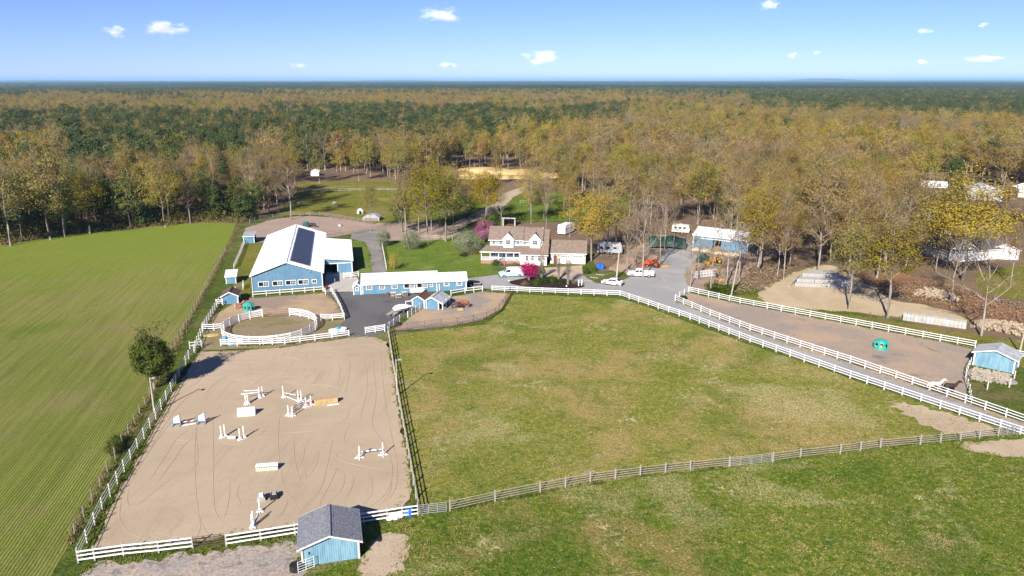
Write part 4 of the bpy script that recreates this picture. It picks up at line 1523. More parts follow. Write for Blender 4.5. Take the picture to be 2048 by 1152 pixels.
def tree_meshes(name, seed, bark, leaf, twigmat=None, **kw):
    (WV, WF), TV, LV = make_tree(seed, **kw)
    tm = np_mesh(name + '_trunk', WV, np.array(WF), bark, True)
    CV = np.concatenate([TV, LV]) if len(LV) else TV
    cm = np_mesh(name + '_crown', CV, quadfaces(len(CV)), leaf)
    if twigmat is not None and len(TV) and len(LV):
        cm.materials.append(twigmat)
        mi = np.zeros(len(CV) // 4, dtype=np.int32)
        mi[:len(TV) // 4] = 1
        cm.polygons.foreach_set('material_index', mi)
    return tm, cm


KIND = {}   # kind -> list of (trunk mesh, crown mesh, height)


def protos(kind, seeds, bark, leaf, twigmat=None, hs=(15, 18), **kw):
    L = []
    for s in seeds:
        rr = random.Random(s)
        H = rr.uniform(*hs)
        k = dict(kw)
        k['cr'] = kw.get('cr', 4.6) * rr.uniform(.85, 1.2)
        tm, cm = tree_meshes(kind, s, bark, leaf, twigmat, H=H, **k)
        L.append((tm, cm, H))
    KIND[kind] = L


protos('tan', (1, 2, 3), MT['palebark'], LM['tan'], LM['twig'], (15, 18), leaves=3600, size=.26, twigs=500, cb=.40, cr=4.3, limbs=11, fill=.3)
protos('gold', (4, 5, 6), MT['bark'], LM['gold'], LM['twig'], (14, 17), leaves=5600, size=.29, twigs=300, cb=.34, cr=4.9, limbs=11, fill=.4)
protos('olive', (7, 8, 9), MT['bark'], LM['olive'], LM['twig'], (14, 17), leaves=4800, size=.28, twigs=450, cb=.36, cr=4.6, limbs=11, fill=.3)
protos('bare', (10, 11, 12), MT['palebark'], LM['tan'], LM['twig'], (15, 18), leaves=330, size=.3, twigs=1350, cb=.34, cr=4.2, limbs=11)
protos('snag', (24, 25, 26, 27), MT['palebark'], LM['tan'], LM['twig'], (15, 18), leaves=120, size=.28, twigs=420, cb=.34, cr=4.4, limbs=10)
protos('yellow', (13, 14), MT['darkbark'], LM['yellow'], LM['twig'], (13, 15), leaves=6500, size=.30, twigs=250, cb=.48, cr=5.2, limbs=12, fill=.4)
protos('bright', (15,), MT['palebark'], LM['bright'], LM['twig'], (12, 13), leaves=3200, size=.36, twigs=200, cb=.3, cr=4.4, limbs=11, fill=.3)
protos('pine', (16, 17, 18), MT['darkbark'], LM['pine'], None, (13, 16), style='pine', leaves=3400, size=.42, twigs=0, cb=.30, cr=3.6, limbs=16, trunk_r=.17, fill=.3)
protos('pine2', (19, 20), MT['darkbark'], LM['pine2'], None, (12, 15), style='pine', leaves=3400, size=.42, twigs=0, cb=.28, cr=3.6, limbs=16, trunk_r=.17, fill=.3)
protos('cedar', (21, 22), MT['darkbark'], LM['cedar'], None, (9, 10), style='pine', leaves=4200, size=.42, twigs=0, cb=.04, cr=3.0, limbs=18, trunk_r=.14, fill=.6)
protos('maple', (23,), MT['bark'], LM['maple'], None, (9, 9.1), leaves=11000, size=.34, twigs=0, cb=.18, cr=2.9, limbs=16, fill=.9, lean=.0)


def plant_tree(kind, x, y, H, label, group=None, rz=None, wide=1.0, var=None, cat='tree', name=None):
    P = KIND[kind]
    i = rng.randrange(len(P)) if var is None else var
    tm, cm, h0 = P[i]
    o = link(name or {'pine': 'pine_tree', 'pine2': 'pine_tree', 'cedar': 'cedar_tree', 'maple': 'maple_tree'}.get(kind, 'oak_tree'), None)
    s = H / h0
    o.location = (x, y, 0)
    o.scale = (s * wide, s * wide, s)
    o.rotation_euler = (0, 0, rng.uniform(0, 6.28) if rz is None else rz)
    tag(o, label, cat, group)
    link('trunk', tm, o)
    link('crown', cm, o)
    return o


def height_for(bx, by, ty):
    """height of a thing whose foot is at (bx,by) and whose top shows at row ty"""
    p = at(bx, by)
    lo, hi = 0, 60
    for _ in range(40):
        m = (lo + hi) / 2
        if project(p.x, p.y, m)[1] > ty:
            lo = m
        else:
            hi = m
    return lo


HAND = []      # (x, y, clearance) of hand-placed trees


def yard_tree(kind, bx, by, ty, label, wide=1.0, group=None, clear=4, **k):
    p = at(bx, by)
    HAND.append((p.x, p.y, clear))
    return plant_tree(kind, p.x, p.y, height_for(bx, by, ty), label, group, wide=wide, **k)


# single trees that stand out in the photograph
yard_tree('maple', 309, 778, 668, 'round dark green leafy tree alone on the verge between crop field and arena', .95, cat='tree')
yard_tree('bare', 583, 439, 322, 'nearly bare tan tree with forked trunk beside the back paddock fence', 1.0)
yard_tree('olive', 741, 461, 372, 'thin sparse yellow-green tree between the back paddock and its gate', .62)
yard_tree('olive', 856, 489, 338, 'tall olive oak with stout pale trunk at the top edge of the lawn', 1.0)
yard_tree('olive', 892, 484, 346, 'olive oak with straight trunk right of the stout one on the lawn edge', .95)
yard_tree('olive', 838, 468, 350, 'olive oak behind the blossom bush on the lawn edge', .95)
yard_tree('gold', 880, 455, 345, 'golden olive oak over the rail fence behind the lawn', 1.0)
yard_tree('gold', 933, 438, 352, 'golden round oak beside the sand track', 1.1)
yard_tree('tan', 812, 470, 352, 'tan budding oak nearest the gravel lane', .9)
yard_tree('tan', 975, 432, 356, 'tan budding oak on the right side of the sand track', .95)
yard_tree('snag', 1003, 462, 372, 'slender bare tree behind the pink blossom tree', .6)
yard_tree('tan', 1062, 448, 350, 'thin tan tree directly behind the house roof', .8)
yard_tree('olive', 1088, 440, 362, 'low green-tan tree behind the right end of the house', .8)
yard_tree('snag', 1092, 470, 352, 'very slender bare trunk rising behind the house ridge', .45)
yard_tree('tan', 1139, 475, 355, 'tan tree with bare lower trunk behind the garage', .7)
yard_tree('gold', 1182, 522, 392, 'wide golden oak right of the garage', 1.15)
yard_tree('gold', 1215, 505, 398, 'broad golden tan oak behind the grey camper', 1.1)
yard_tree('tan', 1197, 455, 352, 'tan oak overhanging the white truck behind the garage', .95)
yard_tree('snag', 1253, 549, 440, 'bare tree right of the utility pole by the pickup', .7)
yard_tree('snag', 1285, 556, 396, 'tall bare tree with thick pale trunk in front of the white pickup', .95)
yard_tree('snag', 1270, 536, 410, 'bare tree behind the pickup bonnet', .7)
yard_tree('snag', 1319, 533, 400, 'bare pale tree between red tractor and drive', .8)
yard_tree('snag', 1329, 500, 392, 'thin bare tree in front of the dark green tarp', .6)
yard_tree('snag', 1347, 500, 410, 'short bare tree at the right corner of the dark green tarp', .6)
yard_tree('snag', 1381, 573, 470, 'dark bushy bare tree at the bend of the driveway', .9)
yard_tree('snag', 1395, 560, 440, 'leaning bare tree before the white lattice panel', .7)
yard_tree('snag', 1421, 582, 440, 'twisted sparse oak in front of the blue machine barn', .8)
yard_tree('snag', 1452, 572, 420, 'forked bare oak before the right end of the machine barn', 1.05)
yard_tree('snag', 1478, 560, 440, 'bare tangled tree right of the tilted utility pole', .9)
yard_tree('gold', 1520, 545, 398, 'golden spreading oak right of the blue machine barn', 1.15)
yard_tree('yellow', 1512, 484, 392, 'bright golden oak overhanging the machine barn roof', .95)
yard_tree('gold', 1560, 520, 425, 'low golden oak at the edge of the sandy yard', .85)
yard_tree('gold', 1634, 531, 344, 'large rounded orange-gold oak behind the concrete block stack', 1.12)
yard_tree('olive', 1697, 618, 440, 'sparse olive tree with white branches on the verge by the long paddock', .95)
yard_tree('olive', 1774, 635, 432, 'olive oak with leaning thick trunk left of the pale roll on the verge', 1.05)
yard_tree('snag', 1962, 672, 482, 'bare white-limbed tree beside the firewood heap', .95)
yard_tree('snag', 1900, 606, 470, 'brown-olive oak above the brush pile', 1.0)
yard_tree('yellow', 1925, 560, 392, 'huge bright yellow oak over the neighbouring white house', 1.3)
yard_tree('yellow', 1862, 535, 398, 'yellow-green oak left of the neighbouring white house', 1.0)
yard_tree('gold', 1900, 470, 368, 'orange-tan oak in front of the grey-roofed shed', 1.0)
yard_tree('tan', 2020, 571, 460, 'tan thin tree on the neighbouring lawn', .8)
yard_tree('bright', 130, 474, 366, 'light green leafy tree at the wood edge behind the crop field', 1.25)
yard_tree('cedar', 430, 441, 366, 'upright yellowish evergreen at the corner of the crop field', .95)
yard_tree('cedar', 492, 440, 384, 'broad dark cedar left of the back paddock', 1.35)
yard_tree('cedar', 452, 438, 376, 'dark evergreen between the two field corner evergreens', .9)
yard_tree('cedar', 290, 452, 400, 'squat evergreen in the shade at the wood edge', 1.1)
yard_tree('bare', 505, 430, 325, 'pale bare tree standing behind the dark cedar', 1.1)
yard_tree('gold', 330, 455, 333, 'golden-tan oak of the front row behind the crop field', 1.1)
yard_tree('gold', 100, 480, 322, 'tan oak of the front row behind the light green tree', 1.15)
yard_tree('olive', 180, 468, 350, 'twiggy grey tree of the front row beside the light green tree', 1.0)
yard_tree('pine2', 262, 458, 350, 'olive pine over the brown gap in the wood edge', 1.0)
yard_tree('olive', 22, 492, 345, 'olive oak at the far left corner of the crop field', 1.1)
yard_tree('bare', 381, 448, 355, 'slender bare tree before the dark pines', .9)

# ------------------------------------------------------------------ woodland
H15 = 14.0
CLEAR = [FARM,
         pts_world([(880, 395), (1100, 385), (1085, 345), (1010, 338), (900, 340), (860, 372)]),
         pts_world([(1195, 545), (1185, 470), (1260, 455), (1420, 455), (1530, 500), (1540, 560), (1800, 560), (1800, 640), (1400, 600)]),
         pts_world([(990, 450), (1180, 440), (1190, 500), (985, 500)]),
         pts_world([(1830, 520), (1850, 480), (2060, 480), (2300, 520), (2300, 700), (2048, 690), (1800, 640), (1780, 560)]),
         pts_world([(1820, 378), (1990, 372), (2048, 395), (2300, 395), (2300, 430), (1990, 430), (1830, 410)]),
         pts_world([(1790, 450), (1900, 450), (1900, 425), (1800, 425)]), pts_world([(1790, 440), (2060, 440), (2060, 396), (1800, 392)]), pts_world([(1800, 482), (2070, 482), (2070, 428), (1800, 428)])]
GAP_BAND = pts_world([(560, 385), (590, 355), (1100, 352), (1100, 385)])      # open stand of pale trunks


def zone_pine(px, py, x, y):
    n = math.sin(x * .021 + y * .013) + math.sin(x * .043 - y * .027 + 1.3) + .6 * math.sin(x * .09 + y * .07)
    q = py + n * 6
    if px < 520:
        pine = .74 if 218 < q < 345 else (.62 if q >= 345 else .12 if q > 194 else .85)
        if px < 120 and 255 < q < 300:
            pine = .5
        if px > 440 and q > 300:
            pine = .25
    elif px < 1250:
        lim = 268 + (8 if px < 900 else -((px - 900) * .05))
        pine = .84 if 210 < q < lim else (.04 if q >= lim else (.15 if q > 188 else .88))
    else:
        pine = .10 if q > 205 else (.3 if q > 194 else .85)
        if px > 1500 and 182 < q < 226 - (2048 - px) * .035 + 8:
            pine = .92
        if px < 1500 and 205 < q < 236:
            pine = .35
    return pine


def zone_kind(x, y, r):
    """kind of tree that grows there; the pines stand in the belts the photograph shows"""
    px, py = project(x, y, H15)
    pine = zone_pine(px, py, x, y)
    u = r.random()
    if u < pine:
        return 'pine' if r.random() < .62 else 'pine2'
    u = r.random()
    k = math.sin(x * .035 + 2) + math.sin(y * .03 + x * .011) + r.uniform(-1, 1)
    if k > 1.0:
        return 'gold'
    if k > .35:
        return 'olive'
    if k > -1.25:
        return 'tan' if u < .85 else 'gold'
    return 'bare' if u < .75 else 'tan'


def wood_points():
    P = []
    y = 150.0
    r = random.Random(5)
    while y < 2700:
        sp = 7.3 if y < 420 else 7.3 + (y - 420) * .0040
        half = .72 * y + 25
        x = -half
        while x < half:
            P.append((x + r.uniform(-.42, .42) * sp, y + r.uniform(-.42, .42) * sp))
            x += sp
        y += sp * .92
    P = np.array(P)
    keep = np.ones(len(P), dtype=bool)
    for c in CLEAR:
        keep &= ~inside(P[:, 0], P[:, 1], c)
    # rides and gaps between the stands
    gx, gy = P[:, 0], P[:, 1]
    strip = np.sin(gy * .047 + 1.9 * np.sin(gx * .0075 + 1.0) + .5 * np.sin(gx * .021)) > .90
    hole = (np.sin(gx * .043 + 1.1 * np.sin(gy * .03)) + np.sin(gy * .06 + 1.4 * np.sin(gx * .025 + 2))) > 1.62
    keep &= ~((strip | hole) & (gy < 1100))
    g = inside(P[:, 0], P[:, 1], GAP_BAND)
    rr = np.random.default_rng(3)
    keep &= ~(g & (rr.uniform(0, 1, len(P)) < .72))
    for hx, hy, cl in HAND:
        keep &= (P[:, 0] - hx) ** 2 + (P[:, 1] - hy) ** 2 > cl * cl
    thin = [(pts_world([(1020, 452), (1180, 446), (1268, 452), (1262, 392), (1060, 394)]), .22), (pts_world([(785, 474), (1000, 466), (1005, 405), (850, 432)]), .36),
            (pts_world([(1215, 530), (1300, 520), (1330, 478), (1240, 470)]), .18), (pts_world([(1450, 575), (1500, 540), (1560, 520), (1530, 500), (1470, 520)]), .6),
            (pts_world([(1780, 545), (1850, 520), (2000, 545), (2048, 600), (1900, 592)]), .1), (pts_world([(880, 392), (1090, 384), (1080, 362), (880, 366)]), .06)]
    for poly, f in thin:
        m = inside(P[:, 0], P[:, 1], poly) & (rr.uniform(0, 1, len(P)) < f)
        for hx, hy, cl in HAND:
            m &= (P[:, 0] - hx) ** 2 + (P[:, 1] - hy) ** 2 > 9
        keep |= m
    return P[keep]


PW = wood_points()
rz_ = random.Random(9)
wood = []
for x, y in PW:
    k = zone_kind(x, y, rz_)
    wood.append((float(x), float(y), k))
wood.sort(key=lambda t: t[1] + abs(t[0]) * .15)
ZL = {'tan': 'tan budding oak', 'gold': 'golden budding oak', 'olive': 'olive-green budding oak', 'bare': 'bare grey-brown tree', 'pine': 'dark green pine', 'pine2': 'olive-green pine'}


PLACES = [(120, 'behind the left end of the crop field'), (240, 'behind the light green tree'), (340, 'behind the middle of the crop field'),
          (440, 'behind the field corner evergreens'), (540, 'behind the broad dark cedar'), (640, 'around the tiny white shed in the wood'), (760, 'beyond the back pasture fence'),
          (880, 'beyond the back pasture near the sand track'), (1010, 'around the sand heap'), (1110, 'beyond the meadow behind the house'), (1200, 'beyond the right end of the meadow'),
          (1300, 'behind the grey camper and pickup'), (1390, 'behind the dark green tarp shelter'), (1510, 'behind the machine barn'), (1620, 'right of the machine barn'),
          (1740, 'behind the concrete block stack'), (1850, 'left of the white campers'), (1950, 'around the grey metal shed'), (9999, 'at the right edge')]


def where(x, y):
    px, py = project(x, y, 0)
    d = ', front rows' if y < 235 else ', middle rows' if y < 300 else ', back rows'
    for lim, t in PLACES:
        if px < lim:
            return t + d, t
    return PLACES[-1][1] + d, PLACES[-1][1]


count = {'d': 0, 'p': 0}
rest = []
for x, y, k in wood:
    c = 'p' if k.startswith('pine') else 'd'
    px, py = project(x, y, 8)
    vis = -40 < px < 2088
    if vis and count[c] < (235 if c == 'd' else 130) and y < 420:
        count[c] += 1
        w, g = where(x, y)
        hh = rz_.uniform(11.0, 18.5) if c == 'd' else rz_.uniform(11.5, 18)
        tall = 'tall ' if hh > 16 else 'low ' if hh < 13.3 else 'middling '
        plant_tree(k, x, y, hh, tall + ZL[k] + ' ' + w, ZL[k] + 's ' + w, wide=rz_.uniform(.85, 1.15))
    else:
        rest.append((x, y, k))

# ------------------------------------------------------------------ the rest of the woodland: one mass
proto_col = bpy.data.collections.new("woodland_kinds")


def low_tree(kind, seed, leaf, bark, H, cr, n, size, style, cb):
    (WV, WF), TV, LV = make_tree(seed, H=H, cr=cr, cb=cb, style=style, leaves=n, size=size, twigs=0, limbs=9 if style != 'pine' else 12, fill=.4)
    # only the trunk (first 8 rings of 7) and the main limbs
    nv = len(WV)
    F4 = np.array(WF)
    V = np.concatenate([WV, LV])
    F = np.concatenate([F4, quadfaces(len(LV)) + nv])
    me = np_mesh('woodland_' + kind, V, F, leaf)
    me.materials.append(bark)
    mi = np.zeros(len(F), dtype=np.int32)
    mi[:len(F4)] = 1
    me.polygons.foreach_set('material_index', mi)
    return me


order = ['tan', 'gold', 'olive', 'bare', 'pine', 'pine2']
k_index = {}
idx = 0
for k in order:
    k_index[k] = []
    for v in range(2):
        if k.startswith('pine'):
            me = low_tree(k, 60 + idx, LM[k], MT['darkbark'], 14, 3.6, 1800, .55, 'pine', .28)
        elif k == 'bare':
            me = low_tree(k, 60 + idx, LM['twig'], MT['palebark'], 16, 4.2, 1000, .34, 'oak', .36)
        else:
            me = low_tree(k, 60 + idx, LM[k], MT['palebark'], 16, 4.6, 2000, .44, 'oak', .34)
        o = bpy.data.objects.new('tree_kind_%02d' % idx, me)
        proto_col.objects.link(o)
        k_index[k].append(idx)
        idx += 1

rv = np.random.default_rng(21)
pv = np.array([(x, y, 0) for x, y, k in rest], dtype=np.float32)
me = bpy.data.meshes.new('woodland')
me.vertices.add(len(pv))
me.vertices.foreach_set('co', pv.ravel())
a = me.attributes.new('pick', 'FLOAT', 'POINT')
a.data.foreach_set('value', np.array([k_index[k][rv.integers(0, 2)] + .2 for _, _, k in rest], dtype=np.float32))
a = me.attributes.new('size', 'FLOAT', 'POINT')
def in_belt(x, y):
    px, py = project(x, y, H15)
    return zone_pine(px, py, x, y) > .6


sz = np.array([rv.uniform(.95, 1.42) if k.startswith('pine') else rv.uniform(.74, 1.0) if in_belt(x, y) else rv.uniform(.72, 1.18) for x, y, k in rest], dtype=np.float32)
a.data.foreach_set('value', sz)
a = me.attributes.new('turn', 'FLOAT', 'POINT')
a.data.foreach_set('value', rv.uniform(0, 6.28, len(rest)).astype(np.float32))
me.update()
woodland = link('woodland', me)
tag(woodland, 'mixed pine and budding oak woodland stretching to the far distance', 'woodland', kind='stuff')


def scatter_group(name, col):
    ng = bpy.data.node_groups.new(name, 'GeometryNodeTree')
    ng.interface.new_socket('Geometry', in_out='INPUT', socket_type='NodeSocketGeometry')
    ng.interface.new_socket('Geometry', in_out='OUTPUT', socket_type='NodeSocketGeometry')
    gi = ng.nodes.new('NodeGroupInput')
    go = ng.nodes.new('NodeGroupOutput')
    m2p = ng.nodes.new('GeometryNodeMeshToPoints')
    iop = ng.nodes.new('GeometryNodeInstanceOnPoints')
    ci = ng.nodes.new('GeometryNodeCollectionInfo')
    ci.inputs['Collection'].default_value = col
    ci.inputs['Separate Children'].default_value = True
    ci.inputs['Reset Children'].default_value = True
    iop.inputs['Pick Instance'].default_value = True

    def attr(nm, typ):
        k = ng.nodes.new('GeometryNodeInputNamedAttribute')
        k.data_type = typ
        k.inputs['Name'].default_value = nm
        return [s for s in k.outputs if s.enabled and s.name == 'Attribute'][0]

    L = ng.links.new
    L(gi.outputs[0], m2p.inputs['Mesh'])
    L(m2p.outputs[0], iop.inputs['Points'])
    L(ci.outputs[0], iop.inputs['Instance'])
    fl = ng.nodes.new('FunctionNodeFloatToInt')
    fl.rounding_mode = 'FLOOR'
    L(attr('pick', 'FLOAT'), fl.inputs[0])
    L(fl.outputs[0], iop.inputs['Instance Index'])
    cx = ng.nodes.new('ShaderNodeCombineXYZ')
    L(attr('turn', 'FLOAT'), cx.inputs[2])
    L(cx.outputs[0], iop.inputs['Rotation'])
    L(attr('size', 'FLOAT'), iop.inputs['Scale'])
    L(iop.outputs[0], go.inputs[0])
    return ng


md = woodland.modifiers.new('scatter', 'NODES')
md.node_group = scatter_group('woodland_scatter', proto_col)


# ------------------------------------------------------------------ canopy beyond, where single crowns no longer show
def far_canopy():
    r = np.random.default_rng(4)
    rows = []
    y = 2450.0
    while y < 42000:
        rows.append(y)
        y *= 1.018
    rows = np.array(rows)
    nc = 420
    U = np.linspace(-.78, .78, nc)
    X = rows[:, None] * U[None, :]
    Y = np.repeat(rows[:, None], nc, 1)
    X = X + r.uniform(-.3, .3, X.shape) * rows[:, None] * (U[1] - U[0])
    Z = 9 + 6 * r.uniform(0, 1, X.shape) + 6 * np.sin(X * .0011 + 1) * np.sin(Y * .0007)
    Z[0] = 2
    # one low wooded hill on the right and faint rises on the left, near the skyline
    Z += 62 * np.exp(-((X - 9600) / 620) ** 2 - ((Y - 24000) / 2500) ** 2) * 1.15
    Z += 34 * np.exp(-((X + 15800) / 1400) ** 2 - ((Y - 26000) / 2500) ** 2)
    Z += 30 * np.exp(-((X + 4200) / 1500) ** 2 - ((Y - 27000) / 2500) ** 2)
    Z += 34 * np.exp(-((X - 17000) / 3800) ** 2 - ((Y - 30000) / 3500) ** 2)
    V = np.stack([X, Y, Z], 2).reshape(-1, 3)
    i = np.arange((len(rows) - 1) * nc).reshape(-1, nc)[:, :-1].ravel()
    F = np.stack([i, i + 1, i + nc + 1, i + nc], 1)
    k = NT('far_canopy')
    v = k.mapping(k.pos(), scale=(1, .35, 1))
    f = k.mr(k.noise(.0035, 5, .65, .4, vec=v), .45, .62)
    f2 = k.noise(.03, 4, .7, .2, vec=v)
    c = k.mix(f, (.036, .052, .022), (.06, .065, .028))
    c = k.mix(k.mr(k.noise(.0016, 5, .6, .5, vec=k.mapping(v, loc=(3, 400, 0))), .58, .68), c, (.15, .115, .06))
    c = k.mix(k.mr(k.noise(.0011, 6, .7, .5, vec=k.mapping(v, loc=(900, 40, 0))), .68, .72), c, (.34, .28, .2))
    c = k.hsv(c, .5, 1, k.mr(f2, .3, .7, .6, 1.4))
    m = k.diffuse(c)
    o = link('distant_woodland', np_mesh('distant_woodland', V, F, m))
    tag(o, 'flat dark pine forest reaching the horizon', 'woodland', kind='stuff')


far_canopy()


# ------------------------------------------------------------------ undergrowth on the wood edge and between trunks
def brush(name, polys, n, mat, seed, size=.5, hmax=.9, kind='stuff'):
    r = np.random.default_rng(seed)
    P = []
    for poly in polys:
        xs = [p[0] for p in poly]
        ys = [p[1] for p in poly]
        x = r.uniform(min(xs), max(xs), n * 3)
        y = r.uniform(min(ys), max(ys), n * 3)
        ok = inside(x, y, poly)
        P.append(np.stack([x[ok][:n], y[ok][:n]], 1))
    P = np.concatenate(P)
    m = len(P)
    b = 5
    cen = np.repeat(P, b, 0) + r.normal(0, .45, (m * b, 2))
    z = np.abs(r.normal(0, .5, m * b)) * hmax + .05
    c3 = np.concatenate([cen, z[:, None]], 1)
    V = quads(c3, np.tile([0, -.3, .6], (m * b, 1)), size, size * .8, r)
    o = link(name, np_mesh(name, V, quadfaces(len(V)), mat))
    o['kind'] = kind
    return o


EDGE_L = pts_world([(-60, 497), (0, 493), (120, 471), (250, 459), (400, 445), (478, 447), (520, 438), (500, 430), (400, 432), (250, 440), (100, 455), (-60, 480)])
brush('wood_edge_brush', [EDGE_L], 2600, LM['litter'], 1, .42, .9)
brush('wood_edge_thicket', [EDGE_L], 1500, LM['olive'], 11, .4, 3.2)
brush('wood_edge_evergreen_thicket', [EDGE_L], 900, LM['pine'], 12, .42, 3.4)
WOODFLOOR = pts_world([(-100, 470), (120, 452), (300, 438), (520, 425), (560, 385), (560, 358), (500, 345), (-100, 400)])
brush('forest_undergrowth', [WOODFLOOR], 5000, LM['litter'], 2, .6, 1.2)
YB = [pts_world([(1190, 520), (1240, 470), (1330, 455), (1480, 465), (1560, 490), (1500, 560), (1440, 580), (1400, 520), (1330, 480), (1260, 530)]),
      pts_world([(1470, 590), (1500, 545), (1590, 510), (1600, 530), (1530, 580)]),
      pts_world([(1760, 575), (1850, 560), (2048, 610), (2060, 650), (1930, 625), (1800, 598)])]
brush('yard_undergrowth', YB, 480, LM['litter'], 3, .38, .6)
brush('green_undergrowth', [pts_world([(1415, 588), (1470, 592), (1470, 575), (1415, 572)]), pts_world([(1150, 440), (930, 448), (930, 430), (1150, 425)])], 260, LM['lgreen'], 4, .4, 1.0)
# ------------------------------------------------------------------ fences
UNIT = {}


def unit_box(matkey):
    if matkey not in UNIT:
        UNIT[matkey] = MB().box((-.5, -.5, -.5), (.5, .5, .5)).mesh('board', MT[matkey])
    return UNIT[matkey]


def unit_tube(matkey, n=6):
    k = matkey + '_tube'
    if k not in UNIT:
        UNIT[k] = MB().tube((-.5, 0, 0), (.5, 0, 0), .5, n=n).mesh('pipe', MT[matkey])
    return UNIT[k]


def put_bar(name, mesh, parent, a, b, w, h, base):
    """unit box stretched from a to b (world), child of parent whose base point is given"""
    a, b = Vector(a), Vector(b)
    d = b - a
    L = d.length
    o = link(name, mesh, parent)
    o.location = (a + b) / 2 - base
    o.rotation_euler = (0, -math.asin(max(-1, min(1, d.z / L))), math.atan2(d.y, d.x))
    o.scale = (L, w, h)
    return o


def fence(label, pts, spacing=2.44, h=1.35, rails=(.45, .85, 1.25), mat='vinyl', postm=None, pw=.11, rw=.035, rh=.095, world=False, group=None, wobble=0.0, name='rail_fence', cat='fence', over=.08, cap=False, round_rail=False, seed=1, side=0.0):
    P = [Vector((p[0], p[1], 0)) for p in pts] if world else [at(*p) for p in pts]
    root = thing(name, label, cat, P[0], 0, group)
    rr = random.Random(seed)
    nodes = [P[0]]
    for i in range(len(P) - 1):
        n = max(1, round((P[i + 1] - P[i]).length / spacing))
        for j in range(1, n + 1):
            nodes.append(P[i].lerp(P[i + 1], j / n))
    pm = unit_box(postm or mat)
    rm = unit_tube(mat) if round_rail else unit_box(mat)
    base = P[0]
    for i, q in enumerate(nodes):
        d = nodes[min(i + 1, len(nodes) - 1)] - nodes[max(i - 1, 0)]
        o = link('post', pm, root)
        hh = h + rr.uniform(-1, 1) * wobble * .8
        o.location = q - base + Vector((0, 0, (hh + over) / 2 - .05))
        o.scale = (pw, pw, hh + over + .1)
        o.rotation_euler = (rr.uniform(-1, 1) * wobble * .35, rr.uniform(-1, 1) * wobble * .35, math.atan2(d.y, d.x))
    for i in range(len(nodes) - 1):
        a, b = nodes[i], nodes[i + 1]
        d = (b - a).normalized()
        n = Vector((-d.y, d.x, 0)) * side
        for z in rails:
            put_bar('rail', rm, root, a + n + Vector((0, 0, z + rr.uniform(-1, 1) * wobble * .3)), b + n + Vector((0, 0, z + rr.uniform(-1, 1) * wobble * .3)), rw, rh, base)
    return root


def gate(label, a, b, h=1.2, bars=5, mat='steel', uprights=3, world=False, brace=False, r=.045, group=None):
    a, b = (Vector(a), Vector(b)) if world else (at(*a), at(*b))
    root = thing('field_gate', label, 'gate', a, 0, group)
    m = unit_tube(mat)
    for i in range(bars):
        z = .18 + (h - .2) * i / (bars - 1)
        put_bar('bar', m, root, a + Vector((0, 0, z)), b + Vector((0, 0, z)), r, r, a)
    for i in range(uprights):
        p = a.lerp(b, i / (uprights - 1))
        put_bar('upright', m, root, p + Vector((0, 0, .12)), p + Vector((0, 0, h + .02)), r * 1.2, r * 1.2, a)
    if brace:
        put_bar('brace', m, root, a + Vector((0, 0, .2)), b + Vector((0, 0, h)), r, r, a)
    return root


F3 = (.42, .80, 1.18)
fence('white vinyl rail fence along the top and right side of the pasture', [(984, 583), (1240, 593), (1380, 640), (1500, 686), (1700, 757), (1880, 818), (2000, 858), (2040, 871), (2110, 896)], 2.5, 1.22, F3)
fence('white vinyl rail fence between the lane and the long paddock', [(1350, 602), (1420, 632), (1500, 662), (1600, 695), (1700, 727), (1930, 806), (2100, 866)], 2.5, 1.22, F3)
fence('white vinyl rail fence on the far side of the long paddock', [(1350, 601), (1377, 585), (1480, 608), (1650, 640), (1880, 683), (1950, 696)], 2.5, 1.22, F3)
fence('short white rail fence right of the grey-roofed paddock shed', [(2032, 715), (2120, 731)], 2.4, 1.22, F3)
fence('thin grey-white post fence with sagging rails at the end of the long paddock', [(1945, 722), (1932, 745), (1930, 765), (1938, 785), (1942, 808)], 2.2, 1.15, (.5, 1.0), 'oldwhite', wobble=.12, pw=.11, rh=.1)
fence('weathered white four-rail fence along the left side of the arena', [(157, 1123), (205, 1020), (262, 922), (312, 838), (352, 768), (378, 718), (402, 694)], 2.9, 1.42, (.42, .82, 1.24), 'oldwhite', pw=.10, rw=.03, rh=.075, wobble=.05, side=.08)
fence('short white fence stub joining the arena corner', [(380, 698), (404, 696)], 2, 1.3, (.6, 1.1), 'oldwhite', rh=.12)
fence('thin white post fence from the arena up to the barn paddock', [(388, 704), (398, 680), (408, 658)], 2.2, 1.25, (.5, 1.05), 'oldwhite', rh=.08, wobble=.05)
fence('white board fence in front of the arena left of the dark gate', [(157, 1126), (190, 1121), (248, 1113), (318, 1106), (386, 1098)], 3.4, 1.38, (.38, .80, 1.22), 'white', 'greywood', pw=.13, rh=.145, wobble=.03, side=-.09, over=.14)
fence('white board fence in front of the arena running behind the grey-roofed shed', [(453, 1093), (522, 1082), (590, 1071), (660, 1058), (728, 1048), (775, 1041), (805, 1036), (836, 1032)], 3.4, 1.38, (.38, .80, 1.22), 'white', 'greywood', pw=.13, rh=.145, wobble=.03, side=-.09, over=.14)
gate('dark steel gate between the two front arena fences', (387, 1098), (452, 1090), 1.25, 5, 'rustpipe', 4)
fence('weathered grey fence seen edge on along the right side of the arena', [(776, 668), (787, 740), (800, 820), (818, 920), (837, 1030)], 2.6, 1.4, (.4, .8, 1.22), 'greywood', 'greywood', pw=.13, rh=.12, wobble=.04, side=.08)
fence('white rail fence along the back of the arena below the round pen', [(442, 692), (475, 692), (520, 691), (570, 689), (630, 682), (698, 673)], 2.5, 1.15, (.4, .75, 1.1), 'white', pw=.13, rh=.12, side=-.08)
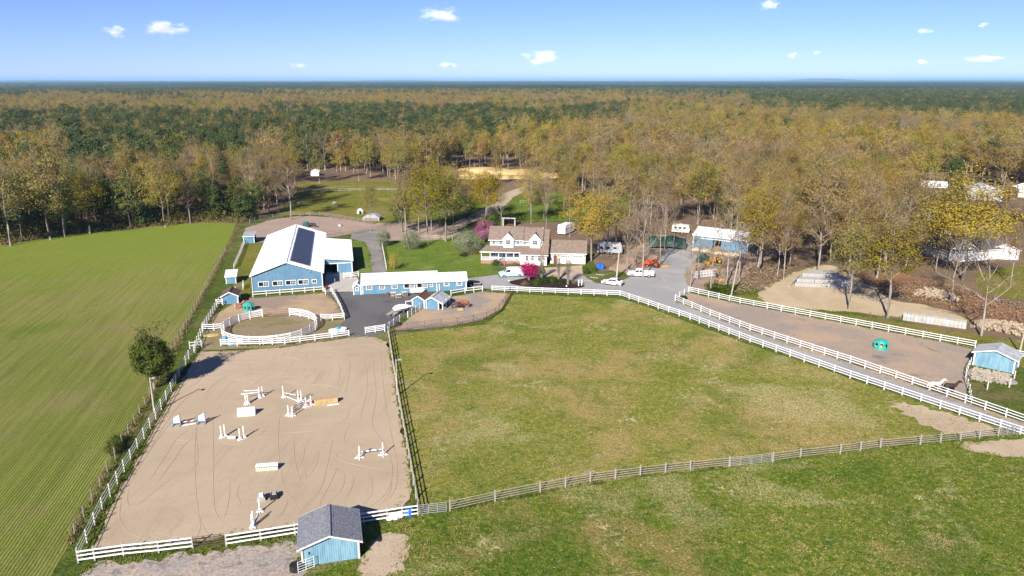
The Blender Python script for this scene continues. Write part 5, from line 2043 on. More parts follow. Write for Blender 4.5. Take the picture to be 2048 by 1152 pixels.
fence('short white gate section beside the gravel yard entrance', [(731, 668), (770, 662)], 2.3, 1.2, (.3, .6, .9, 1.15), 'white', pw=.12, rh=.13)
fence('white fence running up to the two small sheds', [(770, 664), (788, 652), (800, 644)], 2.2, 1.25, (.5, .85, 1.18), 'white', rh=.11)
fence('white fence ending at the wall of the pale blue sheds', [(816, 636), (832, 625), (847, 614)], 2.2, 1.25, (.5, .85, 1.18), 'white', rh=.11)
fence('white two-rail fence below the stable wing', [(902, 592), (930, 587), (965, 583)], 2.4, 1.2, (.6, 1.1), 'vinyl', rh=.13)
fence('white two-rail fence in front of the big barn', [(506, 594), (560, 590), (610, 586), (646, 583)], 2.1, 1.15, (.55, 1.05), 'white', rh=.12)
fence('short white fence at the right corner of the big barn', [(646, 583), (651, 589)], 1.8, 1.15, (.4, .75, 1.05), 'white', rh=.12)
fence('white fence on the right side of the barn paddock', [(662, 584), (672, 600), (682, 620), (689, 640)], 2.2, 1.2, (.35, .65, .95, 1.15), 'oldwhite', rh=.13)
fence('white fence between round pen and right corner of the barn paddock', [(642, 641), (665, 641), (689, 639)], 2.4, 1.2, (.5, .85, 1.15), 'white', rh=.11)
fence('white fence between round pen and left corner of the barn paddock', [(406, 661), (428, 661), (447, 659)], 2.4, 1.25, (.4, .75, 1.1), 'white', rh=.12)
fence('white fence on the left side of the barn paddock', [(406, 660), (418, 640), (430, 620), (438, 608)], 2.2, 1.25, (.4, .75, 1.1), 'oldwhite', rh=.13)
fence('white fence panel beside the brown-roofed corner shed', [(433, 611), (446, 611)], 2, 1.2, (.5, .85, 1.15), 'white', rh=.11)
fence('white fence panel behind the brown-roofed corner shed', [(472, 585), (486, 580), (487, 572)], 2, 1.2, (.5, .85, 1.15), 'white', rh=.11)
fence('white fence of the narrow paddock strip left of the big barn', [(468, 538), (476, 520), (484, 500), (489, 487)], 2.3, 1.25, (.4, .8, 1.15), 'oldwhite', rh=.13)
fence('white panel fence in front of the barn annex', [(688, 557), (702, 556), (717, 554)], 1.8, 1.3, (.45, .85, 1.2), 'white', rh=.12)
fence('white fence between gravel lane and lawn', [(764, 492), (768, 512), (773, 540)], 2.2, 1.1, (.5, .9), 'oldwhite', rh=.11)
fence('dark weathered rail fence behind the back paddock', [(500, 447), (520, 440), (546, 437), (580, 432), (640, 432), (690, 440), (745, 449)], 3.2, 1.35, (.45, .85, 1.25), 'wood', rh=.11, pw=.15)
fence('dark rail fence of the small paddock behind the blossom trees', [(705, 468), (730, 465)], 2.6, 1.25, (.55, 1.1), 'wood', rh=.12)
fence('brown rail fence from the back paddock gate to the lawn trees', [(655, 472), (682, 468)], 2.6, 1.25, (.55, 1.1), 'wood', rh=.12)
fence('brown rail fence bordering the gravel lane top', [(742, 463), (770, 458), (800, 450)], 2.8, 1.25, (.55, 1.1), 'wood', rh=.12)
fence('pale rail fence along the lawn behind the oaks', [(835, 478), (870, 478), (905, 480), (940, 470)], 2.8, 1.2, (.5, 1.0), 'greywood', rh=.11)
fence('pale rail fence on the far side of the back pasture', [(590, 386), (660, 384), (740, 382), (830, 383)], 3.5, 1.3, (.6, 1.15), 'greywood', rh=.12)
fence('pale rail fence across the middle meadow', [(1040, 408), (1110, 404)], 3.5, 1.3, (.6, 1.15), 'greywood', rh=.12)
fence('pale rail fence at the far right end of the middle meadow', [(1222, 386), (1262, 388)], 3, 1.3, (.6, 1.15), 'greywood', rh=.12)
fence('dark rail fence beside the sand track', [(800, 452), (850, 448), (900, 440)], 3, 1.3, (.6, 1.15), 'wood', rh=.12)
# cross fence of thin grey rails between the two pastures
fence('thin grey four-rail fence from the left gate to the double gate', [(900, 1023), (990, 1003), (1080, 985), (1180, 966), (1280, 953), (1380, 942), (1458, 934)], 3.6, 1.28, (.3, .58, .86, 1.14), 'greywood', 'greywood', pw=.13, rw=.04, rh=.042, wobble=.03)
gate('silver tube gate where arena and pasture fences meet', (839, 1031), (893, 1025), 1.2, 6, 'steel', 4)
gate('left leaf of the silver double gate in the cross fence', (1460, 934), (1501, 930), 1.2, 6, 'steel', 3)
gate('right leaf of the silver double gate in the cross fence', (1503, 930), (1542, 925), 1.2, 6, 'steel', 3)
fence('thin grey four-rail fence from the double gate to the lane corner', [(1545, 925), (1600, 917), (1680, 908), (1760, 897), (1840, 890), (1920, 882), (1996, 873)], 3.6, 1.28, (.3, .58, .86, 1.14), 'greywood', 'greywood', pw=.13, rw=.04, rh=.042, wobble=.03)
gate('silver tube gate at the lane corner', (2000, 873), (2040, 869), 1.2, 6, 'steel', 4)
# brown pipe panels of the shed paddock
pp = [at(778, 668), at(850, 658), at(915, 651), at(968, 644), at(992, 632), at(1008, 612), at(1021, 588)]
q = []
for i in range(len(pp) - 1):
    n = max(1, round((pp[i + 1] - pp[i]).length / 1.0))
    q += [pp[i].lerp(pp[i + 1], j / n) for j in range(n)]
q.append(pp[-1])
for _ in range(4):
    q = [q[0]] + [(q[i - 1] + q[i] * 2 + q[i + 1]) / 4 for i in range(1, len(q) - 1)] + [q[-1]]
q = q[::3] + [q[-1]]
fence('red-brown pipe panel fence curving round the shed paddock', q, 50, 1.5, (.2, .47, .74, 1.0, 1.27, 1.5), 'rustpipe', pw=.06, rw=.045, rh=.045, world=True, round_rail=True)
# round pen
a0, a1 = 1.76, 1.76 + 2 * math.pi - .42
pts = [pen_c + Vector((math.cos(a) * PEN_R, math.sin(a) * PEN_R, 0)) for a in np.linspace(a0 + .28, a0 + .28 + 2 * math.pi - .62, 21)]
fence('round white board pen with a gap at the back', pts, 50, 1.5, (.35, .66, .97, 1.28, 1.47), 'white', pw=.13, rh=.12, world=True, name='round_pen', cat='pen', side=-.08)
gate('thin dark gate across the gap of the round pen', pts[-1], pts[0], 1.3, 4, 'rustpipe', 3, world=True)
gate('loose white gate leaf leaning by the bottom shed', (597, 1148), (629, 1136), 1.2, 5, 'white', 3)
# ------------------------------------------------------------------ jumps in the arena
def standard(parent_name, label, p, rz, h=1.5, feet=.6, mat='white', group=None):
    t = thing(parent_name, label, 'jump stand', p, rz, group)
    MB().box((-.06, -.06, .06), (.06, .06, h)).obj('post', MT[mat], t)
    MB().box((-feet / 2, -.05, 0), (feet / 2, .05, .1)).obj('foot', MT[mat], t)
    MB().box((-.05, -feet / 2, .004), (.05, feet / 2, .104)).obj('foot', MT[mat], t)
    for s in (-1, 1):
        m = MB()
        m.bar((s * feet * .38, 0, .08), (s * .05, 0, .5), .05, .05)
        m.obj('brace', MT[mat], t)
    MB().box((-.03, -.1, h * .42), (.03, -.06, h * .42 + .1)).obj('cup', MT['steel'], t)
    return t


def pole(label, a, b, r=.055, mats=('white',), group=None):
    a, b = Vector(a), Vector(b)
    t = thing('jump_pole', label, 'pole', a, 0, group)
    n = len(mats)
    for i, m in enumerate(mats):
        p0 = a.lerp(b, i / n) - a
        p1 = a.lerp(b, (i + 1) / n) - a
        MB().tube(p0, p1, r, n=8).obj('section', MT[m], t)
    return t


def gp(x, y, z=0.0):
    v = at(x, y)
    v.z = .05 + z
    return v


# oxer pair at the back left with two poles resting on the right-hand stands
standard('jump_stand', 'white jump stand holding the ends of two long poles, rear one', gp(525, 794), .2, 1.5)
standard('jump_stand', 'white jump stand holding the ends of two long poles, front one', gp(519, 797), .2, 1.55)
standard('jump_stand', 'white jump stand left of the long poles, nearer the white box', gp(492, 810), .2, 1.45)
standard('jump_stand', 'white jump stand left of the long poles, inner one', gp(496, 809), .2, 1.35)
pole('upper of the two long white poles resting on stands', gp(489, 796, 1.0), gp(526, 795, 1.05))
pole('lower of the two long white poles resting on stands', gp(483, 802, .95), gp(520, 798, .95))
pole('white ground pole slanting between the rear stands', gp(497, 807, .12), gp(517, 793, .12))
t = thing('jump_box', 'long white slanted box in the back half of the arena', 'jump box', gp(476, 831), at(508, 824).x * 0 + .20)
MB().prism([(-.55, 0), (.55, 0), (.2, .95), (-.2, .95)], 0, 2.2, 'x').obj('box', MT['white'], t)
MB().box((0, -.12, .95), (2.2, .12, .98)).obj('top_board', MT['vinyl'], t)
# right-hand back combination
standard('jump_stand', 'lone tall white jump stand at the back beside two slanting planks', gp(567, 796), .1, 1.7)
standard('jump_stand', 'left one of a tight pair of white stands at the right of the planks', gp(597, 803), .1, 1.6)
standard('jump_stand', 'right one of a tight pair of white stands at the right of the planks', gp(603, 804), .1, 1.6)
pole('pale green-white plank running from lone stand to the pair', gp(569, 793, .5), gp(594, 798, .5), .07, ('white', 'greenjump', 'white', 'greenjump'))
pole('white pole fallen low before the lone stand', gp(570, 795, .2), gp(594, 804, .15), .06)
# picket jump with straw coloured gate behind it
for i, (x, y, lab) in enumerate([(577, 832, 'white wing stand at the left front of the picket jump'), (585, 833, 'white wing stand in the centre of the picket jump front'), (612, 815, 'white wing stand at the back of the picket jump'), (622, 811, 'white wing stand next to the tan gate jump')]):
    standard('jump_stand', lab, gp(x, y), .3, 1.45 - .1 * (i % 2), .9)
for i in range(3):
    pole(['lowest', 'middle', 'top'][i] + ' white pole of the picket jump', gp(582, 828, .25 + .3 * i), gp(612, 810, .25 + .3 * i), .06, ('white', 'bluejump', 'white', 'bluejump', 'white'))
t = thing('gate_jump', 'tan picket gate jump with a white ground rail', 'jump', gp(629, 812), .33)
for i in range(12):
    MB().box((i * .26, -.03, .0), (i * .26 + .22, .03, .72)).obj('picket', MT['straw'], t)
    MB().box((i * .26, .47, .0), (i * .26 + .22, .53, .72)).obj('picket', MT['logstraw'], t)
MB().box((0, -.05, .72), (3.1, .55, .79)).obj('top_board', MT['logstraw'], t)
MB().box((1.6, -.62, 0), (3.2, -.5, .1)).obj('ground_rail', MT['white'], t)
t = thing('flower_box', 'small red and white filler box by the picket jump', 'jump filler', gp(620, 808), .3)
MB().box((-.35, -.2, 0), (.35, .2, .45)).obj('box', MT['redpaint'], t)
MB().box((-.38, -.23, .45), (.38, .23, .52)).obj('rim', MT['white'], t)
# two blue and white wings with a low striped pole
for x, y, lab in ((354, 852, 'slate blue and white wing at the left end of the striped pole'), (404, 848, 'slate blue and white wing at the right end of the striped pole')):
    t = thing('jump_wing', lab, 'jump wing', gp(x, y), .12)
    for s, h in ((-.45, 1.15), (.45, 1.6)):
        MB().box((s - .05, -.06, 0), (s + .05, .06, h)).obj('post', MT['bluejump'], t)
        MB().box((s - .05, -.4, 0), (s + .05, .4, .08)).obj('foot', MT['bluejump'], t)
    for k in range(5):
        x0 = -.36 + k * .17
        MB().box((x0, -.03, .35), (x0 + .1, .03, 1.1 + k * .09)).obj('slat', MT['white'], t)
    MB().box((-.4, -.045, .3), (.4, .045, .38)).obj('lower_rail', MT['bluejump'], t)
pole('low pole striped in pink and white between blue wings', gp(362, 850, .3), gp(394, 845, .3), .07, ('bluejump', 'white', 'redpaint', 'white', 'bluejump'))
pole('second pole lying on the sand between blue wings', gp(364, 853, .06), gp(392, 848, .06), .06, ('white', 'white'))
# four loose stands with a short roll between them
for x, y, lab in ((443, 877, 'leftmost stand of the loose group of four'), (450, 874, 'second stand from the left in the loose group of four'), (480, 881, 'third stand from the left in the loose group of four'), (488, 877, 'rightmost stand of the loose group of four')):
    standard('jump_stand', lab, gp(x, y), .4, 1.6)
t = thing('filler_roll', 'short white roll lying between the loose stands', 'jump filler', gp(456, 878), -.05)
MB().tube((0, 0, .18), (1.0, 0, .18), .17, n=12).obj('roll', MT['white'], t)
MB().tube((1.0, 0, .18), (1.02, 0, .18), .16, n=12).obj('end_cap', MT['black'], t)
# single vertical on the right
standard('jump_stand', 'left stand of the low jump nearest the right arena fence', gp(719, 917), .2, 1.55, 1.1)
standard('jump_stand', 'right stand of the low jump nearest the right arena fence', gp(766, 911), .2, 1.6, 1.1)
pole('banded white pole nearest the right arena fence', gp(723, 910, .35), gp(763, 905, .35), .08, ('white', 'bluejump', 'white', 'bluejump', 'white', 'white', 'bluejump', 'white'))
# scalloped box
t = thing('scalloped_jump', 'pale green box jump with scalloped white top', 'jump', gp(513, 941), .17)
MB().prism([(-.35, 0), (.35, 0), (.3, .42), (-.3, .42)], 0, 2.35, 'x').obj('base', MT['greenjump'], t)
MB().prism([(-.28, .42), (.28, .42), (.22, .68), (-.22, .68)], 0, 2.35, 'x').obj('top_box', MT['white'], t)
for i in range(9):
    MB().prism([(.06 + i * .26, .42), (.24 + i * .26, .42), (.15 + i * .26, .56)], -.36, -.285).obj('scallop', MT['black'], t)
# near group
standard('jump_stand', 'front stand of the leaning pair nearest the front fence', gp(505, 1057), .1, 1.5, .6)
standard('jump_stand', 'grey-white stand just behind the front one', gp(507, 1052), .1, 1.6, .6)
standard('jump_stand', 'rear stand beside the two filler blocks', gp(520, 1025), .1, 1.45, .7)
pole('pole lying from the front stands towards the filler blocks', gp(508, 1048, .06), gp(520, 1022, .06), .06, ('bluejump', 'white', 'bluejump'))
for x, y, lab, dx in ((523, 1001, 'pale grey filler block casting a dark shadow', 0), (549, 997, 'open dark tyre-like filler block on the sand', 1)):
    t = thing('filler_block', lab, 'jump filler', gp(x, y), .35)
    MB().prism([(-.45, 0), (.45, 0), (.25, .6), (-.25, .6)], -.35, .35).obj('block', MT['concrete' if not dx else 'black'], t)
    MB().box((-.2, -.37, .6), (.2, .37, .66)).obj('top_board', MT['white' if not dx else 'concrete'], t)

# ------------------------------------------------------------------ poles
def light_pole(label, x, y, top, lamp=True, r=.11, cat='light pole', name='light_pole', cross=False, lean=0):
    p = at(x, y)
    h = height_for(x, y, top)
    t = thing(name, label, cat, p)
    MB().tube((0, 0, -.1), (lean, 0, h), r * 1.2, r * .75, n=9).obj('shaft', MT['pole'], t)
    if lamp:
        a = MB().bar((lean, 0, h - .2), (lean + .55, -.2, h), .06, .06)
        a.obj('arm', MT['steel'], t)
        l = MB().box((lean + .4, -.38, h - .06), (lean + .8, -.02, h + .1))
        l.obj('lamp_head', MT['steel'], t)
    if cross:
        MB().box((lean - 1.0, -.06, h - .9), (lean + 1.0, .06, h - .78)).obj('crossarm', MT['wood'], t)
        for s in (-.85, -.3, .3, .85):
            MB().tube((lean + s, 0, h - .78), (lean + s, 0, h - .6), .045, n=6).obj('insulator', MT['white'], t)
        MB().lathe([(.0, 0), (.24, .02), (.26, .1), (.26, .75), (.2, .85), (.0, .88)], 10, (lean + .1, -.4, h - 2.2)).obj('transformer', MT['steel'], t)
    return t


light_pole('grey light pole beside the round dark green tree', 309, 824, 755)
light_pole('pale light pole rising from the right arena fence', 795, 792, 718, r=.09)
light_pole('stout pale utility pole behind the white car', 1233, 556, 485, False, .17, 'utility pole', 'utility_pole', True, .5)
light_pole('leaning pale utility pole at the long paddock fence', 1462, 592, 521, False, .13, 'utility pole', 'utility_pole', False, .9)
light_pole('pale pole behind the grey-roofed paddock shed at the right edge', 2039, 706, 650, False, .12, 'utility pole', 'utility_pole', False, .2)
light_pole('thin white post with a sign by the barn pad', 671, 581, 557, False, .06, 'post', 'sign_post')

# ------------------------------------------------------------------ hay huts
def hay_hut(label, x, y, mat, w=2.0, d=2.0, h=1.65, rz=.4):
    t = thing('hay_hut', label, 'hay feeder', at(x, y), rz)
    mb = MB()
    n = 8
    R0 = w / 2

    def pt(k, r, z):
        a = 2 * math.pi * (k + .5) / n
        return (math.cos(a) * r, math.sin(a) * r, z)
    # lower kerb, posts between openings, upper dome
    for k in range(n):
        for (z0, r0), (z1, r1) in (((0, 1.0), (.42, .98)), ((1.12, .93), (1.36, .78)), ((1.36, .78), (1.58, .42))):
            mb.add([pt(k, R0 * r0, z0), pt(k + 1, R0 * r0, z0), pt(k + 1, R0 * r1, z1), pt(k, R0 * r1, z1)], [(0, 1, 2, 3)])
        # jambs on both sides of the opening
        A0, B0, A1, B1 = Vector(pt(k, R0 * .98, .42)), Vector(pt(k + 1, R0 * .98, .42)), Vector(pt(k, R0 * .93, 1.12)), Vector(pt(k + 1, R0 * .93, 1.12))
        f = .24
        mb.add([A0, A0.lerp(B0, f), A1.lerp(B1, f), A1], [(0, 1, 2, 3)])
        mb.add([A0.lerp(B0, 1 - f), B0, B1, A1.lerp(B1, 1 - f)], [(0, 1, 2, 3)])
        # arched corners
        m0, m1 = A0.lerp(A1, .78), B0.lerp(B1, .78)
        mb.add([m0.lerp(m1, f), A1.lerp(B1, .5), A1.lerp(B1, f)], [(0, 1, 2)])
        mb.add([m0.lerp(m1, 1 - f), A1.lerp(B1, 1 - f), A1.lerp(B1, .5)], [(0, 1, 2)])
    mb.add([pt(k, R0 * .42, 1.58) for k in range(n)], [tuple(range(n))])
    o = mb.obj('shell', MT[mat], t)
    so = o.modifiers.new('s', 'SOLIDIFY')
    so.thickness = .05
    rib = MB()
    for k in range(n):
        rib.bar(pt(k, R0 * .99, .42), pt(k, R0 * .94, 1.12), .12, .1)
        rib.bar(pt(k, R0 * .94, 1.12), pt(k, R0 * .79, 1.37), .1, .1)
    rib.obj('rib', MT[mat], t)
    MB().lathe([(.22, 1.58), (.2, 1.66), (.0, 1.67)], 8).obj('cap', MT[mat], t)
    MB().blob((0, 0, .3), R0 * .7, R0 * .7, .32, 3, .2).obj('hay', MT['straw'], t)
    return t


hay_hut('bright teal domed hay feeder in the barn paddock', 498, 621, 'teal', 2.1)
hay_hut('bright teal domed hay feeder in the long right paddock', 1761, 697, 'teal', 2.3)
hay_hut('dark teal domed hay feeder behind the big barn', 613, 454, 'tealdark', 2.2)
hay_hut('dark teal domed hay feeder by the white pony behind the back paddock', 796, 440, 'tealdark', 1.9)


# ------------------------------------------------------------------ horses
def skin_mesh(name, verts, edges, radii, mat, sub=1):
    me = bpy.data.meshes.new(name + '_src')
    me.from_pydata(verts, edges, [])
    o = bpy.data.objects.new(name + '_src', me)
    C.objects.link(o)
    sk = o.modifiers.new('skin', 'SKIN')
    for i, r in enumerate(radii):
        me.skin_vertices[0].data[i].radius = r if isinstance(r, tuple) else (r, r)
    me.skin_vertices[0].data[0].use_root = True
    ss = o.modifiers.new('sub', 'SUBSURF')
    ss.levels = ss.render_levels = sub
    bpy.context.view_layer.update()
    dg = bpy.context.evaluated_depsgraph_get()
    res = bpy.data.meshes.new_from_object(o.evaluated_get(dg))
    res.name = name
    bpy.data.objects.remove(o)
    bpy.data.meshes.remove(me)
    res.materials.clear()
    res.materials.append(mat)
    res.polygons.foreach_set('use_smooth', [True] * len(res.polygons))
    return res


def horse_src(pose, s):
    V, E, Rr = [], [], []

    def v(p, r):
        V.append(tuple(q * s for q in p))
        Rr.append((r[0] * s, r[1] * s) if isinstance(r, tuple) else r * s)
        return len(V) - 1

    def ch(*ids):
        for a, b in zip(ids, ids[1:]):
            E.append((a, b))
    # x forward; trunk from croup to chest
    croup = v((-.72, 0, 1.28), (.24, .24))
    hip = v((-.48, 0, 1.20), (.29, .30))
    belly = v((-.05, 0, 1.10), (.29, .30))
    girth = v((.35, 0, 1.12), (.27, .31))
    chest = v((.66, 0, 1.17), (.22, .27))
    ch(croup, hip, belly, girth, chest)
    if pose == 'graze':
        n1 = v((.92, 0, 1.12), (.15, .2))
        n2 = v((1.18, .03, .80), (.11, .15))
        h1 = v((1.36, .06, .46), (.10, .13))
        h2 = v((1.38, .08, .24), (.075, .09))
        h3 = v((1.36, .09, .08), (.06, .065))
    else:
        n1 = v((.90, 0, 1.42), (.15, .2))
        n2 = v((1.10, .02, 1.68), (.11, .15))
        h1 = v((1.28, .03, 1.80), (.10, .13))
        h2 = v((1.48, .04, 1.66), (.075, .09))
        h3 = v((1.62, .05, 1.54), (.06, .065))
    ch(chest, n1, n2, h1, h2, h3)
    for sy in (-1, 1):
        e = v((h1s := V[h1])[0] / s and (V[h1][0] / s + (-.05 if pose == 'graze' else -.03), V[h1][1] / s + sy * .08, V[h1][2] / s + .12), .035)
        ch(h1, e)
    # legs: front (elbow, knee, fetlock, hoof), hind (stifle, hock, fetlock, hoof)
    for sy, fx in ((-1, .10 if pose == 'graze' else -.02), (1, -.08)):
        a = v((.52, sy * .15, .92), .13)
        b = v((.54 + fx * .6, sy * .16, .52), .075)
        c = v((.55 + fx, sy * .16, .16), .05)
        d = v((.58 + fx, sy * .16, .03), .065)
        ch(girth, a, b, c, d)
    for sy, fx in ((-1, -.1), (1, .1)):
        a = v((-.50, sy * .16, .88), .17)
        b = v((-.66 + fx * .5, sy * .16, .56), .08)
        c = v((-.60 + fx, sy * .16, .18), .052)
        d = v((-.56 + fx, sy * .16, .03), .066)
        ch(hip, a, b, c, d)
    return V, E, Rr


def horse(label, x, y, rz, coat, mane, pose='graze', s=1.0, legs=None):
    t = thing('horse', label, 'horse', at(x, y) + Vector((0, 0, .05)), rz)
    V, E, Rr = horse_src(pose, s)
    me = skin_mesh('body', V, E, Rr, coat)
    link('body', me, t)
    # tail, mane
    m = MB()
    for k in range(7):
        a = k * .9
        m.tube((-.92 * s, math.cos(a) * .03, 1.28 * s), (-1.04 * s + .02 * k, math.sin(a) * .07, .55 * s), .035, .012, 5)
    m.obj('tail', mane, t)
    m = MB()
    if pose == 'graze':
        P = [(.72, 1.42), (.98, 1.30), (1.22, 1.0), (1.40, .66)]
    else:
        P = [(.72, 1.5), (.86, 1.68), (1.02, 1.86), (1.16, 1.95)]
    for (x0, z0), (x1, z1) in zip(P, P[1:]):
        for k in range(3):
            f = k / 3
            px_, pz_ = (x0 + (x1 - x0) * f) * s, (z0 + (z1 - z0) * f) * s
            m.bar((px_, 0, pz_ + .02), (px_ + .03, .12 * s, pz_ - .16 * s), .09 * s, .03)
    m.obj('mane', mane, t)
    return t


def coat(name, a, b):
    return plain(name, a, b, 1.4, .6)


K_bay = coat('dark_bay_coat', (.085, .032, .018), (.055, .022, .014))
K_chest = coat('chestnut_coat', (.26, .085, .035), (.19, .06, .026))
K_black = coat('brown_black_coat', (.035, .018, .014), (.02, .012, .01))
K_white = coat('white_coat', (.72, .68, .6), (.55, .5, .43))
K_cream = coat('cream_coat', (.62, .52, .38), (.5, .41, .3))
K_mane = coat('black_hair', (.014, .011, .010), (.01, .008, .008))
K_grey = coat('grey_coat', (.36, .36, .35), (.24, .24, .24))
horse('dark bay horse eating hay on the left in the shed paddock', 911, 618, .02, K_bay, K_mane, 'graze', .98)
horse('chestnut horse eating hay and facing the dark bay one', 931, 615, R(150), K_chest, K_chest, 'graze', .98)
horse('brown and white horse at the hay feeder in the barn paddock', 479, 618, R(15), K_chest, K_white, 'stand', .82)
horse('cream white horse behind the rail of the lane fence', 1868, 782, R(-8), K_cream, K_white, 'stand', .98)
horse('dark brown horse right of the cream white horse', 1897, 786, R(-12), K_black, K_mane, 'stand', 1.0)
horse('dark brown horse beside the feeder behind the big barn', 627, 455, R(160), K_black, K_mane, 'graze', .95)
horse('white pony next to the feeder behind the back paddock', 806, 441, R(175), K_white, K_white, 'graze', .85)
horse('grey horse grazing in the shade of the back pasture', 671, 411, R(170), K_grey, K_mane, 'graze', .9)
horse('grey-brown horse on the left of the back pasture', 598, 412, R(10), K_grey, K_mane, 'graze', .9)
# hay between the two grazing horses
o = MB().blob((0, 0, .08), .8, .55, .3, 5, .3, 2).obj('hay_pile', MT['straw'])
o.location = at(921, 620)
tag(o, 'small hay pile between the dark bay and chestnut horses', 'hay pile')


# ------------------------------------------------------------------ vehicles
def wheel(parent, x, y, r=.33, w=.22):
    o = MB().tube((x, y - w / 2, r), (x, y + w / 2, r), r, n=14).obj('wheel', MT['rubber'], parent)
    s = 1 if y > 0 else -1
    MB().tube((x, y + s * (w / 2 + .002), r), (x, y + s * (w / 2 + .02), r), r * .62, n=10).obj('rim', MT['chrome'], o)
    return o


def car_shell(prof, w, tumble, z_belt):
    """side profile (x,z) swept across the width; parts above the belt lean inwards"""
    n = len(prof)
    mb = MB()
    rows = []
    for k, f in enumerate((-1, -.82, 0, .82, 1)):
        r = []
        for x, z in prof:
            inn = 0 if z <= z_belt else tumble * (z - z_belt)
            rnd = (.05 if abs(f) == 1 else 0)
            y = f * (w / 2 - inn)
            r.append((x * (1 - .02 * abs(f) ** 3), y, z - rnd * (1 if z > .5 else 0)))
        rows.append(r)
    v = [p for r in rows for p in r]
    fs = []
    for k in range(4):
        for i in range(n):
            j = (i + 1) % n
            fs.append((k * n + i, (k + 1) * n + i, (k + 1) * n + j, k * n + j))
    fs.append(tuple(range(n)))
    fs.append(tuple(4 * n + i for i in range(n - 1, -1, -1)))
    return mb.add(v, fs)


def side_glass(parent, quad, w, tumble, z_belt, name='window'):
    for s in (-1, 1):
        v = []
        for x, z in quad:
            y = s * (w / 2 - max(0, z - z_belt) * tumble + .006)
            v.append((x, y, z))
        for x, z in quad:
            y = s * (w / 2 - max(0, z - z_belt) * tumble - .02)
            v.append((x, y, z))
        n = len(quad)
        f = [tuple(range(n)), tuple(range(2 * n - 1, n - 1, -1))] + [(i, n + i, n + (i + 1) % n, (i + 1) % n) for i in range(n)]
        MB().add(v, f).obj(name, MT['glass'], parent)


def cross_glass(parent, a, b, w, tumble, z_belt, name, inset=.12):
    (x0, z0), (x1, z1) = a, b
    d = Vector((x1 - x0, 0, z1 - z0)).normalized()
    nrm = Vector((-d.z, 0, d.x))
    if nrm.z < 0:
        nrm = -nrm
    p = []
    for x, z, s in ((x0, z0, -1), (x0, z0, 1), (x1, z1, 1), (x1, z1, -1)):
        y = s * (w / 2 - max(0, z - z_belt) * tumble - inset)
        p.append(Vector((x, y, z)) + nrm * .012)
    hexa(MB(), p)
    mb = MB()
    hexa(mb, [q - nrm * .02 for q in p] + p)
    mb.obj(name, MT['glass'], parent)


# white saloon
def sedan():
    t = thing('parked_car', 'white saloon car parked by the stout utility pole', 'car', at(1225, 569), R(152))
    w, tu, zb = 1.8, .42, .88
    prof = [(2.25, .28), (2.3, .55), (2.2, .72), (1.2, .88), (.55, 1.32), (-.2, 1.44), (-1.0, 1.36), (-1.75, 1.0), (-2.2, .95), (-2.28, .6), (-2.22, .28)]
    car_shell(prof, w, tu, zb).obj('body', MT['carwhite'], t, False)
    side_glass(t, [(.95, .93), (.5, 1.24), (-.15, 1.34), (-.15, .93)], w, tu, zb)
    side_glass(t, [(-.22, .93), (-.22, 1.34), (-.9, 1.28), (-1.35, .97)], w, tu, zb)
    cross_glass(t, (1.15, .92), (.58, 1.30), w, tu, zb, 'windscreen')
    cross_glass(t, (-1.70, 1.04), (-1.05, 1.35), w, tu, zb, 'rear_window')
    for x in (1.4, -1.38):
        for y in (-.82, .82):
            wheel(t, x, y)
    for s in (-.65, .65):
        MB().box((2.2, s - .18, .58), (2.29, s + .18, .7)).obj('headlight', MT['lampglass'], t)
        MB().box((-2.3, s - .2, .7), (-2.2, s + .2, .86)).obj('tail_light', MT['lens'], t)
    MB().box((-2.32, -.8, .32), (-2.2, .8, .5)).obj('bumper', MT['black'], t)
    for s in (-.98, .98):
        MB().box((.7, s - .08, .92), (.85, s + .08, 1.04)).obj('mirror', MT['carwhite'], t)


sedan()


